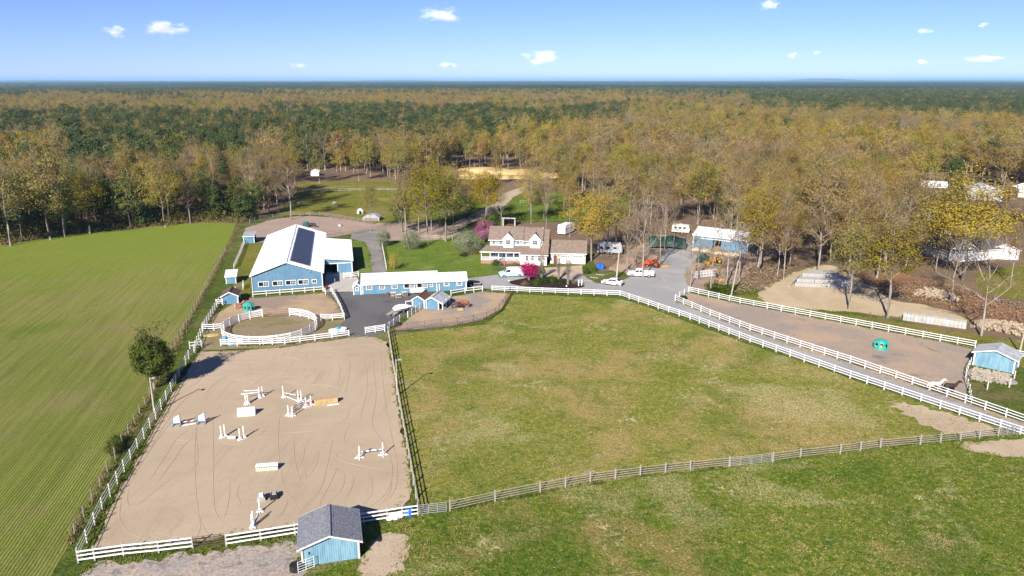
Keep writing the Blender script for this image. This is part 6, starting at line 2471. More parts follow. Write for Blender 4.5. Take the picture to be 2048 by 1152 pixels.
def pickup():
    t = thing('pickup_truck', 'white pickup truck parked behind the thick bare trunk', 'pickup', at(1281, 553), R(170))
    w, tu, zb = 1.95, .3, 1.12
    prof = [(2.85, .45), (2.9, .85), (2.75, 1.06), (1.55, 1.16), (1.0, 1.72), (.2, 1.8), (-.75, 1.78), (-.95, 1.18), (-1.02, .95), (-1.02, .45)]
    car_shell(prof, w, tu, zb).obj('cab', MT['carwhite'], t)
    bed = MB()
    bed.box((-2.9, -.97, .5), (-1.03, -.87, 1.18)).box((-2.9, .87, .5), (-1.03, .97, 1.18)).box((-2.9, -.87, .5), (-1.03, .87, .72))
    bed.obj('bed', MT['carwhite'], t)
    MB().box((-2.96, -.86, .55), (-2.9, .86, 1.16)).obj('tailgate', MT['carwhite'], t)
    MB().box((-2.86, -.86, .72), (-1.06, .86, .76)).obj('bed_liner', MT['black'], t)
    side_glass(t, [(1.35, 1.2), (.95, 1.6), (.35, 1.66), (.35, 1.2)], w, tu, zb)
    side_glass(t, [(.25, 1.2), (.25, 1.66), (-.65, 1.64), (-.75, 1.2)], w, tu, zb)
    cross_glass(t, (1.5, 1.2), (1.03, 1.70), w, tu, zb, 'windscreen')
    cross_glass(t, (-.92, 1.25), (-.77, 1.72), w, tu, zb, 'rear_window')
    for x in (1.85, -1.85):
        for y in (-.86, .86):
            wheel(t, x, y, .40, .26)
    MB().box((2.84, -.9, .42), (2.98, .9, .66)).obj('bumper', MT['chrome'], t)
    MB().box((-3.1, -.9, .42), (-2.95, .9, .6)).obj('bumper', MT['black'], t)
    MB().box((2.86, -.55, .7), (2.93, .55, .98)).obj('grille', MT['black'], t)
    for s in (-.76, .76):
        MB().box((2.84, s - .16, .74), (2.92, s + .16, .98)).obj('headlight', MT['lampglass'], t)
        MB().box((-2.97, s - .08 + .1 * (1 if s > 0 else -1), .75), (-2.9, s + .08 + .1 * (1 if s > 0 else -1), 1.12)).obj('tail_light', MT['lens'], t)
    for s in (-1.1, 1.1):
        MB().box((1.1, s - .1, 1.2), (1.25, s + .1, 1.42)).obj('mirror', MT['black'], t)


pickup()


def van():
    t = thing('delivery_van', 'white and pale blue van parked behind the magenta blossom tree', 'van', at(1023, 553), R(188))
    w, tu, zb = 2.0, .16, 1.15
    prof = [(2.6, .35), (2.72, .7), (2.55, .98), (1.75, 1.2), (1.05, 1.95), (.7, 2.08), (-2.5, 2.08), (-2.66, 1.8), (-2.7, .35)]
    car_shell(prof, w, tu, zb).obj('body', MT['carwhite'], t)
    for s in (-1, 1):
        MB().prism([(2.45, .38), (2.5, .85), (1.2, 1.1), (-.2, 1.15), (-2.4, .85), (-2.6, .6), (-2.6, .38)], s * 1.0 - (.0 if s > 0 else .012), s * 1.0 + (.012 if s > 0 else .0)).obj('side_panel', MT['vanblue'], t)
    MB().prism([(2.74, .4), (2.76, .7), (2.6, .99), (1.82, 1.205), (1.8, 1.22), (2.6, 1.01), (2.79, .72), (2.77, .4)], -.93, .93).obj('bonnet_panel', MT['vanblue'], t)
    cross_glass(t, (1.72, 1.25), (1.1, 1.92), w, tu, zb, 'windscreen')
    side_glass(t, [(1.6, 1.22), (1.05, 1.82), (.4, 1.86), (.4, 1.22)], w, tu, zb)
    for x in (1.75, -1.7):
        for y in (-.9, .9):
            wheel(t, x, y, .37, .24)
    MB().box((2.68, -.95, .32), (2.85, .95, .55)).obj('bumper', MT['black'], t)
    for s in (-.75, .75):
        MB().box((2.62, s - .17, .7), (2.76, s + .17, .9)).obj('headlight', MT['lampglass'], t)
        MB().box((-2.73, s - .1, .8), (-2.66, s + .1, 1.2)).obj('tail_light', MT['lens'], t)
    for s in (-1.12, 1.12):
        MB().box((1.3, s - .1, 1.3), (1.42, s + .1, 1.55)).obj('mirror', MT['black'], t)


van()


def tractor(label, x, y, rz, mat, s=1.0, loader=True):
    t = thing('tractor', label, 'tractor', at(x, y), rz)

    def S(p):
        return tuple(q * s for q in p)
    MB().box(S((.1, -.32, .62)), S((1.55, .32, 1.25))).obj('bonnet', MT[mat], t)
    MB().box(S((1.55, -.3, .65)), S((1.62, .3, 1.2))).obj('grille', MT['black'], t)
    MB().box(S((-.9, -.28, .5)), S((.1, .28, .95))).obj('chassis', MT['black'], t)
    MB().box(S((-.75, -.25, .95)), S((-.25, .25, 1.1))).obj('seat', MT['black'], t)
    MB().box(S((-.85, -.25, 1.1)), S((-.75, .25, 1.5))).obj('seat_back', MT['black'], t)
    for y_ in (-.72, .72):
        o = MB().tube(S((-.6, y_ - .18, .68)), S((-.6, y_ + .18, .68)), .68 * s, n=16).obj('rear_wheel', MT['rubber'], t)
        MB().tube(S((-.6, y_ - .2, .68)), S((-.6, y_ + .2, .68)), .36 * s, n=12).obj('rim', MT[mat], o)
        o = MB().tube(S((1.15, y_ * .85 - .12, .4)), S((1.15, y_ * .85 + .12, .4)), .4 * s, n=14).obj('front_wheel', MT['rubber'], t)
        MB().tube(S((1.15, y_ * .85 - .135, .4)), S((1.15, y_ * .85 + .135, .4)), .2 * s, n=10).obj('rim', MT[mat], o)
        MB().prism([(a * s, b * s) for a, b in [(-1.2, 1.05), (-.9, 1.42), (-.3, 1.42), (0, 1.1), (-.1, 1.08), (-.35, 1.36), (-.85, 1.36), (-1.1, 1.03)]], (y_ - .2) * s, (y_ + .2) * s).obj('fender', MT[mat], t)
        MB().bar(S((-.95, y_ * .55, .9)), S((-1.0, y_ * .55, 2.2)), .07 * s, .07 * s).obj('roll_bar', MT['black'], t)
    MB().bar(S((-1.0, -.42, 2.2)), S((-1.0, .42, 2.2)), .07 * s, .07 * s).obj('roll_bar', MT['black'], t)
    if loader:
        for y_ in (-.42, .42):
            m = MB()
            m.bar(S((.3, y_, 1.35)), S((1.5, y_, 1.15)), .1 * s, .14 * s)
            m.bar(S((1.5, y_, 1.15)), S((2.15, y_, .4)), .1 * s, .14 * s)
            m.obj('loader_arm', MT[mat], t)
        MB().prism([(a * s, b * s) for a, b in [(2.1, .1), (2.85, .08), (2.85, .12), (2.2, .18), (2.15, .7), (2.08, .7)]], -.85 * s, .85 * s).obj('bucket', MT[mat], t)
    m = MB().tube(S((.05, 0, 1.2)), S((-.2, 0, 1.45)), .025 * s, n=6)
    m.lathe([(.2 * s, 1.43 * s), (.2 * s, 1.47 * s)], 12, (-.2 * s, 0, 0))
    m.obj('steering_wheel', MT['black'], t)
    return t


tractor('orange-red tractor with front loader among bare trees', 1305, 534, R(175), 'orange', 1.15)
tractor('yellow loader tractor before the machine barn', 1430, 527, R(200), 'yellow', 1.0)
t = thing('mower_deck', 'yellow-orange implement deck beside the orange-red tractor', 'implement', at(1329, 533), .3)
MB().prism([(-.9, 0), (.9, 0), (.8, .35), (-.8, .4)], -.5, .5).obj('deck', MT['yellow'], t)
MB().bar((-.6, 0, .38), (-.6, 0, .9), .08, .08).obj('mast', MT['black'], t)
t = thing('mower_deck', 'small yellow implement near the leaning utility pole', 'implement', at(1440, 560), .2)
MB().prism([(-.8, 0), (.8, 0), (.7, .3), (-.7, .35)], -.45, .45).obj('deck', MT['yellow'], t)
MB().bar((-.5, 0, .33), (-.5, 0, .8), .08, .08).obj('mast', MT['black'], t)


def camper(label, x, y, rz, L, w, h, mat='whitesiding', name='camper', cat='camper', stripe='shutter'):
    t = thing(name, label, cat, at(x, y), rz)
    prof = [(-L / 2, .45), (L / 2 - .2, .45), (L / 2, 1.0), (L / 2 - .35, h - .15), (L / 2 - .7, h), (-L / 2 + .25, h), (-L / 2, h - .3)]
    MB().prism(prof, -w / 2, w / 2).obj('body', MT[mat], t)
    MB().box((-L / 2 + .1, -w / 2 - .012, .9), (L / 2 - .2, w / 2 + .012, 1.1)).obj('stripe', MT[stripe], t)
    for k in range(3):
        x0 = -L / 2 + .6 + k * (L - 1.2) / 3
        for s in (-1, 1):
            MB().box((x0, s * w / 2 - .015, 1.4), (x0 + .8, s * w / 2 + .015, 1.95)).obj('window', MT['glass'], t)
    MB().box((-.6, -.4, h), (.2, .4, h + .22)).obj('roof_unit', MT['white'], t)
    for s in (-.42 * w, .42 * w):
        for dx in (-.5, .35):
            wheel(t, dx, s, .34, .2)
    MB().bar((L / 2 - .3, 0, .5), (L / 2 + 1.0, 0, .45), .12, .1).obj('hitch', MT['black'], t)
    return t


camper('grey weathered camper behind the stout utility pole', 1220, 507, R(-10), 6.2, 2.3, 2.7, 'greyroof')
camper('white motorhome partly hidden by the golden oak behind the garage', 1132, 467, R(60), 6.0, 2.3, 2.9, 'carwhite')
camper('long white camper between far right trees', 1866, 377, R(-14), 10, 2.5, 3.0, 'carwhite')
camper('white camper seen through the yellow oak on the right', 1830, 442, R(-10), 9, 2.5, 3.0, 'carwhite')
camper('cream horse trailer left of the machine barn', 1362, 466, R(-20), 5, 2.1, 2.4, 'cream')

# ------------------------------------------------------------------ things lying about
def tarp_heap(name, label, cat, x, y, rx, ry, rz_, mat, seed, rot=0, amp=.14):
    o = MB().blob((0, 0, rz_ * .35), rx, ry, rz_, seed, amp, 3).obj(name, MT[mat])
    o.location = at(x, y)
    o.rotation_euler = (0, 0, rot)
    return tag(o, label, cat)


t = thing('carport', 'dark green sagging tarp shelter among bare trunks', 'shelter', at(1334, 494), R(-12))
for x in (-4.2, 0, 4.2):
    for y in (-2, 2):
        MB().tube((x, y, 0), (x, y, 2.2), .06, n=6).obj('pole', MT['pole'], t)
mb = MB()
NX, NY = 14, 8
vv = []
for i in range(NX + 1):
    for j in range(NY + 1):
        u, w_ = i / NX * 2 - 1, j / NY * 2 - 1
        z = 3.0 - 1.5 * abs(w_) ** 1.2 - .5 * abs(u) ** 2 + .22 * math.sin(u * 6.3) * (1 - abs(w_)) - (.8 if abs(w_) > .9 else 0)
        vv.append((u * 4.8, w_ * 2.9, z))
mb.add(vv, [(i * (NY + 1) + j, (i + 1) * (NY + 1) + j, (i + 1) * (NY + 1) + j + 1, i * (NY + 1) + j + 1) for i in range(NX) for j in range(NY)])
o = mb.obj('tarp', MT['greentarp'], t)
o.modifiers.new('s', 'SOLIDIFY').thickness = .03
tarp_heap('tarp_bundle', 'green tarp bundle in front of the machine barn doorway', 'tarp bundle', 1405, 524, 1.7, 1.2, 1.3, 'greentarp', 4, 0, .2)
mb = MB()
for k, (dx, dy, r_) in enumerate([(-4, 0, 1.5), (-1.5, .3, 1.2), (1.4, -.2, 1.4), (4.0, .2, 1.3), (6.0, -.4, .9)]):
    mb.blob((dx, dy, 0), r_ * 1.5, r_, .6, k, .2)
o = mb.obj('sand_heap', MT['baresand'])
o.location = at(1425, 505)
o.rotation_euler = (0, 0, mA)
tag(o, 'low pale sand heap along the front of the machine barn', 'sand heap')
t = thing('lattice_panel', 'white lattice fence panel among bare trees by the driveway', 'lattice panel', at(1388, 557), R(22))
for i in range(15):
    MB().box((i * .4, -.03, .1), (i * .4 + .1, .03, 1.55)).obj('slat', MT['white'], t)
for z in (.2, .85, 1.5):
    MB().box((0, -.06, z), (5.8, -.03, z + .1)).obj('rail', MT['white'], t)
# white covered trailer with loose poles on the gravel yard
t = thing('flatbed_trailer', 'flatbed trailer under a white tarp on the gravel yard', 'trailer', at(803, 624), R(42))
MB().box((-1.7, -.9, .55), (1.7, .9, .68)).obj('deck', MT['wood'], t)
for y in (-.95, .95):
    wheel(t, -.2, y, .3, .2)
MB().bar((1.7, 0, .6), (2.9, 0, .5), .1, .1).obj('drawbar', MT['steel'], t)
MB().blob((0, 0, .95), 1.9, 1.15, .42, 8, .18, 3).obj('tarp', MT['whitetarp'], t)
for i in range(7):
    a = at(774 + i * 3.2, 631 + (i % 3) * 1.2)
    b = at(790 + i * 2.8, 621 + (i % 2) * 2)
    a.z, b.z = .25 + .12 * (i % 3), .3 + .15 * (i % 2)
    tt = thing('stacked_rail', 'white fence rail in the loose heap beside the covered trailer', 'rail', a, 0, 'white rails heaped by the covered trailer')
    MB().bar((0, 0, 0), b - a, .13, .08).obj('board', MT['oldwhite'], tt)
    MB().box((-.2, -.2, -a.z + .05), (-.05, .2, .0)).obj('bearer', MT['wood'], tt)
# white round drum trailer and pale boxes before the stable
t = thing('water_tank', 'white horizontal tank beside the stable wall', 'tank', at(820, 588), R(8))
MB().tube((0, 0, .65), (2.9, 0, .65), .5, n=14).obj('tank', MT['white'], t)
for x in (.5, 2.3):
    MB().box((x, -.45, 0), (x + .15, .45, .25)).obj('cradle', MT['wood'], t)
for i, (x, y, lab) in enumerate([(787, 594, 'left pallet crate stack before the stable'), (797, 595, 'middle pallet crate stack before the stable'), (809, 593, 'right pallet crate stack before the stable')]):
    t = thing('pallet_stack', lab, 'pallet stack', at(x, y), .1 + .2 * i)
    for k in range(4 - i % 2):
        for j in range(4):
            MB().box((-.55, -.5 + j * .28, .14 + k * .26), (.55, -.32 + j * .28, .17 + k * .26)).obj('plank', MT['oldwhite' if (k + i) % 2 else 'logstraw'], t)
        for j in (-.5, 0, .42):
            MB().box((j, -.5, k * .26), (j + .1, .52, .138 + k * .26)).obj('bearer', MT['wood'], t)
t = thing('wheelbarrow', 'dark red wheelbarrow against the stable wall', 'wheelbarrow', at(779, 591), .4)
MB().prism([(-.6, .55), (.5, .45), (.3, .2), (-.35, .2)], -.35, .35).obj('tray', MT['burgundy'], t)
MB().tube((.65, -.06, .18), (.65, .06, .18), .18, n=10).obj('wheel', MT['rubber'], t)
for s in (-.25, .25):
    MB().bar((.65, s * .3, .2), (-1.1, s, .5), .04, .04).obj('handle', MT['wood'], t)
    MB().bar((-.4, s, .35), (-.45, s, 0), .04, .04).obj('leg', MT['steel'], t)
t = thing('utility_cart', 'small grey cart with dark load right of the stable wing', 'cart', at(953, 571), .2)
MB().box((-.9, -.5, .45), (.9, .5, .6)).obj('tray', MT['steel'], t)
MB().blob((0, 0, .75), .8, .45, .3, 2, .25).obj('load', MT['black'], t)
for x in (-.6, .6):
    for y in (-.55, .55):
        wheel(t, x, y, .25, .14)
t = thing('garden_cart', 'dark cart in the shade of the stable wing end', 'cart', at(941, 572), .3)
MB().box((-.6, -.45, .3), (.6, .45, .8)).obj('tray', MT['black'], t)
for y in (-.5, .5):
    wheel(t, 0, y, .28, .12)


def barrel(label, x, y, mat='bluebarrel', r=.3, h=.88, z=0):
    t = thing('barrel', label, 'barrel', at(x, y) + Vector((0, 0, z)))
    MB().lathe([(r * .94, 0), (r, .04), (r, h * .3), (r * 1.04, h * .33), (r, h * .36), (r, h * .64), (r * 1.04, h * .67), (r, h * .7), (r, h - .04), (r * .94, h)], 14).obj('drum', MT[mat], t)
    MB().lathe([(r * .9, h), (r * .9, h + .015)], 14).obj('lid', MT[mat], t)
    return t


barrel('sky blue barrel at the left edge of the round pen', 450, 684, 'skyplastic', .38, .95)
barrel('sky blue tub lying low under the arena back fence', 462, 690, 'skyplastic', .5, .45)
barrel('blue barrel between white bins beside the arena entrance', 676, 664, 'skyplastic', .38, .9)
barrel('bright blue drum behind the front arena fence', 819, 1031, 'bluebarrel', .42, .9)
barrel('left blue barrel under the golden oak', 1197, 538, 'bluebarrel', .55, 1.25)
barrel('right blue barrel under the golden oak', 1204, 538, 'bluebarrel', .55, 1.25)
barrel('purple tub at the right corner of the big barn', 652, 578, 'burgundy', .5, .6)
t = barrel('black water trough beside the bottom shed', 592, 1140, 'black', .55, .6)
barrel('black tyre-like tub in the corner of the long paddock', 1367, 598, 'black', .75, .5)
barrel('black tub against the white fence of the shed paddock', 797, 651, 'black', .45, .5)
for x, y, lab, rx in ((668, 665, 'left white round bin behind the arena back fence', .85), (684, 662, 'right white round bin behind the arena back fence', .85)):
    t = thing('round_bin', lab, 'bin', at(x, y))
    MB().lathe([(rx, 0), (rx * 1.03, .4), (rx, .5), (rx * .8, .58), (0.01, .62)], 16).obj('bin', MT['vinyl'], t)
    MB().lathe([(rx * 1.05, .42), (rx * 1.05, .5)], 16).obj('rim', MT['white'], t)
for i, (x, y, lab) in enumerate(((786, 1037, 'left white feed sack heap at the front arena fence'), (797, 1035, 'right white feed sack heap at the front arena fence'))):
    t = thing('sack_pile', lab, 'sacks', at(x, y), .3)
    for k in range(4):
        MB().blob((-.3 + .3 * (k % 2) + .1 * k, .1 * k - .2, .16 + .24 * (k // 2)), .42, .3, .17, k + i * 5, .12, 2).obj('sack', MT['whitetarp'], t)
for x, y, lab, s_ in ((818, 611, 'white plastic chair frame against the pale blue shed', 1), (835, 609, 'white frame heap beside the pale blue shed wall', 1.2)):
    t = thing('sawhorse', lab, 'sawhorse', at(x, y), .3)
    MB().bar((-.7 * s_, 0, .9), (.7 * s_, 0, .9), .1, .12).obj('beam', MT['white'], t)
    for a in (-.6, .6):
        for b in (-.35, .35):
            MB().bar((a * s_, 0, .88), (a * 1.1 * s_, b, 0), .07, .07).obj('leg', MT['white'], t)
# straw mat on the verge
o = MB().blob((0, 0, .03), 1.3, .8, .18, 9, .2).obj('straw_patch', MT['straw'])
o.location = at(422, 671)
tag(o, 'tan straw heap on the verge left of the round pen', 'straw heap')
# small huts in the back pasture
t = thing('calf_hutch', 'white dome hut with black shade panel for doorway in the back pasture', 'hutch', at(721, 427), -.4)
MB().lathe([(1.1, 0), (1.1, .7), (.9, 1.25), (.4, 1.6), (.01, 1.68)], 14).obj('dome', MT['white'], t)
MB().box((.2, -1.14, 0), (.9, -.8, 1.0)).obj('shade_panel', MT['dark'], t)  # black block on the closed dome, shade of a doorway put in as colour
t = thing('low_shed', 'low grey tarp-covered shed at the back paddock fence', 'shed', at(745, 440), -.1)
MB().prism([(-2.6, 0), (2.6, 0), (2.6, 1.1), (1.2, 1.9), (-1.2, 1.9), (-2.6, 1.1)], -1.6, 1.6).obj('cover', MT['greyroof'], t)
MB().box((-2.2, -1.64, .1), (2.2, -1.602, .9)).obj('front_panel', MT['wood'], t)
t = thing('water_tub', 'small white tub in the middle of the back paddock', 'tub', at(680, 452))
MB().lathe([(.45, 0), (.55, .5), (.5, .5), (.42, .1)], 12).obj('tub', MT['white'], t)
MB().lathe([(.56, .46), (.56, .52)], 12).obj('rim', MT['concrete'], t)

# ------------------------------------------------------------------ concrete blocks, roll and firewood on the right
bt = thing('block_stack', 'stepped stack of pale concrete blocks on the sandy yard', 'block stack', at(1588, 572), R(-8))
blk = MB().box((-.88, -.33, -.36), (.88, .33, .36)).mesh('concrete_block', MT['concrete'])
rr = random.Random(12)
for row in range(9):
    n = 6 - row // 3
    lv = 1 if row in (0, 1) else (2 if row < 5 else 2)
    for k in range(n):
        for z in range((1 if row < 1 else 2 if row < 4 else 3) - (1 if (k > n - 2 and row > 3) or (row == 5 and k == 2) else 0)):
            o = link('concrete_block', blk, bt)
            o.location = (1.0 + k * 1.80 + row * .5 + rr.uniform(-.06, .06), row * .72, .36 + z * .74)
            o.rotation_euler = (0, 0, rr.uniform(-.025, .025))
MB().bar((-1.2, -1.0, .15), (2.3, 6.2, .8), .25, .3).obj('kerb_beam', MT['concrete'], bt)
rt = thing('covered_row', 'long low row of pale wrapped bales on the verge', 'bale row', at(1806, 637), math.atan2((at(1932, 655) - at(1806, 637)).y, (at(1932, 655) - at(1806, 637)).x))
Lr = (at(1932, 655) - at(1806, 637)).length
nb_ = 16
for i in range(nb_):
    m = MB()
    x0 = Lr * i / nb_
    pr = [(-1.1, 0), (1.1, 0), (1.05, .6), (.72, 1.1), (0, 1.3), (-.72, 1.1), (-1.05, .6)]
    m.prism(pr, x0 + .015, x0 + Lr / nb_ - .015, 'x')
    m.obj('bale', MT[('concrete', 'pole', 'greyroof', 'concrete', 'concrete')[(i * 7) % 5]], rt)
lg = MB().tube((-.25, 0, 0), (.25, 0, 0), .14, n=7).mesh('log', MT['firewood'])


lg2 = MB().tube((-.25, 0, 0), (.25, 0, 0), .14, n=7).mesh('log', MT['paleLog'])


def wood_heap(label, poly, n, hmax, seed, big=1.0, cat='firewood pile', name='firewood_pile', mesh=None, core='firewood'):
    """every log a part, up to the limit; what lies below is one core heap"""
    P = pts_world(poly)
    c = sum(P, Vector()) / len(P)
    t = thing(name, label, cat, c)
    r = np.random.default_rng(seed)
    xs = [p.x for p in P]
    ys = [p.y for p in P]
    k = 0
    while k < n:
        x, y = r.uniform(min(xs), max(xs)), r.uniform(min(ys), max(ys))
        if not inside(np.array([x]), np.array([y]), P)[0]:
            continue
        e = min((Vector((x, y, 0)) - (P[i].lerp(P[(i + 1) % len(P)], f))).length for i in range(len(P)) for f in (0, .25, .5, .75))
        z = min(hmax, e * .7)
        o = link('log', mesh or lg, t)
        o.location = (x - c.x, y - c.y, .08 + z * r.uniform(.4, 1))
        o.rotation_euler = (r.uniform(-.5, .5), r.uniform(-.6, .6), r.uniform(0, 6.3))
        o.scale = (big * r.uniform(.7, 1.3),) * 3
        k += 1
    m = MB()
    for i in range(7):
        f = (i + .5) / 7
        q = (P[0].lerp(P[1], f) + P[3].lerp(P[2], f)) / 2 - c
        w_ = (P[0].lerp(P[1], f) - P[3].lerp(P[2], f)).length
        m.blob((q.x, q.y, 0), max(1.2, (P[1] - P[0]).length / 9), w_ * .42, hmax * .8, i, .2)
    o = m.obj('heap_core', MT[core], t)
    o['kind'] = 'stuff'
    return t


wood_heap('large tan firewood heap on the verge at the right edge', [(1942, 655), (2060, 678), (2040, 652), (1965, 645)], 240, 1.1, 3, 1.5)
wood_heap('flat pale log layer in front of the grey-roofed paddock shed', [(1938, 760), (2020, 771), (2022, 752), (1948, 736)], 280, .14, 4, .95, mesh=lg2, core='paleLog')
wood_heap('brown brush and log heap under the olive oaks', [(1830, 592), (1910, 606), (1905, 590), (1840, 580)], 120, 1.0, 5, 1.6, 'brush pile', 'brush_pile')
for x, y, lab in ((1974, 779, 'left white corner post of the log layer'), (2018, 775, 'right white corner post of the log layer'), (2028, 758, 'far white corner post of the log layer')):
    t = thing('corner_post', lab, 'post', at(x, y))
    MB().box((-.06, -.06, 0), (.06, .06, 1.2)).obj('post', MT['oldwhite'], t)
    MB().box((-.08, -.08, 1.2), (.08, .08, 1.25)).obj('post_cap', MT['white'], t)

# ------------------------------------------------------------------ garden trees and shrubs
def shrub(label, x, y, rx, rz_, mat, n=1500, size=.16, name='shrub', cat='shrub', stems=False, ry=None, lift=0.0, group=None, seed=1):
    """low plant: leaf crown over short stems"""
    r = np.random.default_rng(seed + int(x))
    t = link(name, None)
    t.location = at(x, y) + Vector((0, 0, .05))
    tag(t, label, cat, group)
    nc = 60
    u = r.normal(0, 1, (nc, 3))
    u /= np.linalg.norm(u, axis=1, keepdims=True)
    u[:, 2] = np.abs(u[:, 2]) if not lift else u[:, 2]
    u *= r.uniform(.55, 1.0, (nc, 1))
    S = np.array([rx, ry or rx, rz_])
    cc = u * S + np.array([0, 0, lift])
    j = r.integers(0, nc, n)
    P = cc[j] + r.normal(0, 1, (n, 3)) * S * .17
    P[:, 2] = np.maximum(P[:, 2], .04)
    nm = P - np.array([0, 0, lift * .8])
    nm /= np.linalg.norm(nm, axis=1, keepdims=True) + 1e-9
    V = quads(P, nm * .8 + np.array([0, 0, .25]), size, size * .8, r)
    link('crown', np_mesh('crown', V, quadfaces(len(V)), mat), t)
    W = Wood()
    for k in range(6):
        a = k * 1.05
        top = np.array([math.cos(a) * rx * .55, math.sin(a) * rx * .55, lift + rz_ * .35])
        W.chain([[math.cos(a) * .08, math.sin(a) * .08, 0], top * .5 + np.array([0, 0, .1]), top], [.07 if lift else .04, .045, .015], 5)
    if lift:
        W.chain([[0, 0, 0], [0, 0, lift * .6], [0, 0, lift + .4 * rz_]], [.13, .1, .04], 6)
    link('stem', np_mesh('stem', np.array(W.V), np.array(W.F), MT['bark'], True), t)
    return t


shrub('small round white-blossom tree at the top of the lane fence', 768, 492, 1.9, 1.9, LM['bloom'], 3600, .2, 'blossom_tree', 'tree', lift=2.2)
shrub('white-blossom tree in the middle of the lawn edge', 822, 499, 2.6, 2.5, LM['bloom'], 5200, .2, 'blossom_tree', 'tree', lift=2.6)
shrub('wide spreading white-blossom tree left of the house', 932, 502, 4.2, 2.4, LM['bloom'], 8000, .21, 'blossom_tree', 'tree', lift=2.6)
shrub('pink blossom tree behind the left end of the house', 968, 486, 2.8, 2.5, LM['pink'], 5200, .22, 'blossom_tree', 'tree', lift=3.6)
shrub('small yellow-leaved tree on the left of the lawn', 789, 539, 1.5, 1.7, LM['yellow'], 1500, .16, 'young_tree', 'tree', lift=2.1)
shrub('magenta redbud tree in the mulch bed before the house', 1058, 561, 2.1, 1.7, LM['magenta'], 3600, .2, 'redbud_tree', 'tree', lift=2.5)
shrub('clipped round green bush at the porch front', 993, 530, 1.2, 1.25, LM['shrub'], 1700, .15)
shrub('small russet bush beside the porch steps', 1001, 531, .7, .8, LM['rustshrub'], 500, .13)
shrub('long russet hedge below the porch rail', 1028, 531, 1.7, .7, LM['rustshrub'], 900, .13, ry=.7)
shrub('bright green bush in the middle of the mulch bed', 1077, 565, 1.05, 1.2, LM['shrub'], 1500, .15)
shrub('round bright green bush right of the middle of the mulch bed', 1105, 564, 1.2, 1.3, LM['shrub'], 1700, .15)
shrub('low green mound at the front of the mulch bed', 1073, 569, .9, .6, LM['shrub'], 800, .13)
shrub('dark green bush between the bright green ones', 1093, 566, .9, .9, LM['box'], 900, .14)
shrub('low grey-green bush at the right of the mulch bed', 1120, 567, .95, .75, LM['box'], 800, .14)
shrub('dry russet round bush at the front left of the mulch bed', 1051, 570, .95, .85, LM['rustshrub'], 900, .13)
shrub('dark bare bush at the right end of the mulch bed', 1148, 567, 1.2, 1.6, LM['twig'], 700, .12)
shrub('green shrub at the right corner of the garage', 1174, 547, .9, 1.3, LM['shrub'], 1000, .15)
shrub('dark green shrub under the spreading blossom tree', 928, 512, 1.2, .9, LM['box'], 900, .15)
shrub('brown dry hedge between blossom tree and house', 948, 508, 2.2, .9, LM['rustshrub'], 1100, .16, ry=1.0)
shrub('dark bush on the verge beside the crop field edge', 228, 905, 1.0, 1.5, LM['maple'], 1600, .16)
shrub('second olive bush on the verge at the crop field edge', 238, 886, .9, 1.1, LM['cedar'], 1100, .16)
shrub('pale flowering bush at the wood edge behind the crop field', 104, 474, 1.6, 1.5, LM['bloom'], 1300, .22)
shrub('dark green bush at the long paddock corner left of the pole', 1428, 586, 1.4, 1.1, LM['box'], 1000, .17)
shrub('yellow-green bush at the long paddock corner beside the pole', 1446, 588, 1.6, 1.2, LM['shrub'], 1000, .17)
shrub('small green shrub by the grey camper', 1190, 541, .8, .8, LM['shrub'], 600, .14)


def vase_shrub(label, x, y, h, seed):
    r = np.random.default_rng(seed)
    t = link('bare_shrub', None)
    t.location = at(x, y) + Vector((0, 0, .05))
    tag(t, label, 'shrub')
    W = Wood()
    n = 46
    ends = []
    for k in range(n):
        a = r.uniform(0, 6.28)
        sp = r.uniform(.1, .55)
        b = np.array([math.cos(a) * .2, math.sin(a) * .2, 0])
        m = np.array([math.cos(a) * sp * .6, math.sin(a) * sp * .6, h * .45])
        e = np.array([math.cos(a) * sp * 1.9, math.sin(a) * sp * 1.9, h * r.uniform(.75, 1.05)])
        W.chain([b, m, e], [.05, .035, .012], 4)
        ends.append(e)
    link('stem', np_mesh('stem', np.array(W.V), np.array(W.F), MT['wood'], True), t)
    E = np.array(ends)
    P = np.repeat(E, 10, 0) + r.normal(0, .3, (n * 10, 3))
    V = quads(P, np.tile([0, 0, .4], (n * 10, 1)), .09, .2, r)
    link('crown', np_mesh('crown', V, quadfaces(len(V)), LM['twig']), t)


vase_shrub('tall bare vase-shaped shrub right of the magenta tree', 1083, 558, 5.2, 1)
vase_shrub('tall bare vase-shaped shrub left of the garage door', 1117, 559, 5.0, 2)
vase_shrub('tall bare vase-shaped shrub before the tan apron', 1136, 569, 5.4, 3)
for x, y, lab in ((1157, 572, 'left white post of the white frame in the mulch bed'), (1163, 571, 'right white post of the white frame in the mulch bed')):
    t = thing('garden_post', lab, 'post', at(x, y) + Vector((0, 0, .06)))
    MB().box((-.1, -.1, 0), (.1, .1, 1.2)).obj('post', MT['white'], t)
    MB().box((-.14, -.14, 1.2), (.14, .14, 1.27)).obj('post_cap', MT['white'], t)
for x, y, lab in ((1133, 577, 'white ball lamp at the front of the mulch bed'), (1018, 566, 'white ball lamp at the left tip of the mulch bed')):
    t = thing('garden_lamp', lab, 'garden lamp', at(x, y) + Vector((0, 0, .06)))
    MB().tube((0, 0, 0), (0, 0, .3), .04, n=6).obj('stem', MT['black'], t)
    MB().lathe([(.02, .3), (.14, .36), (.18, .46), (.14, .56), (.02, .62)], 10).obj('globe', MT['white'], t)
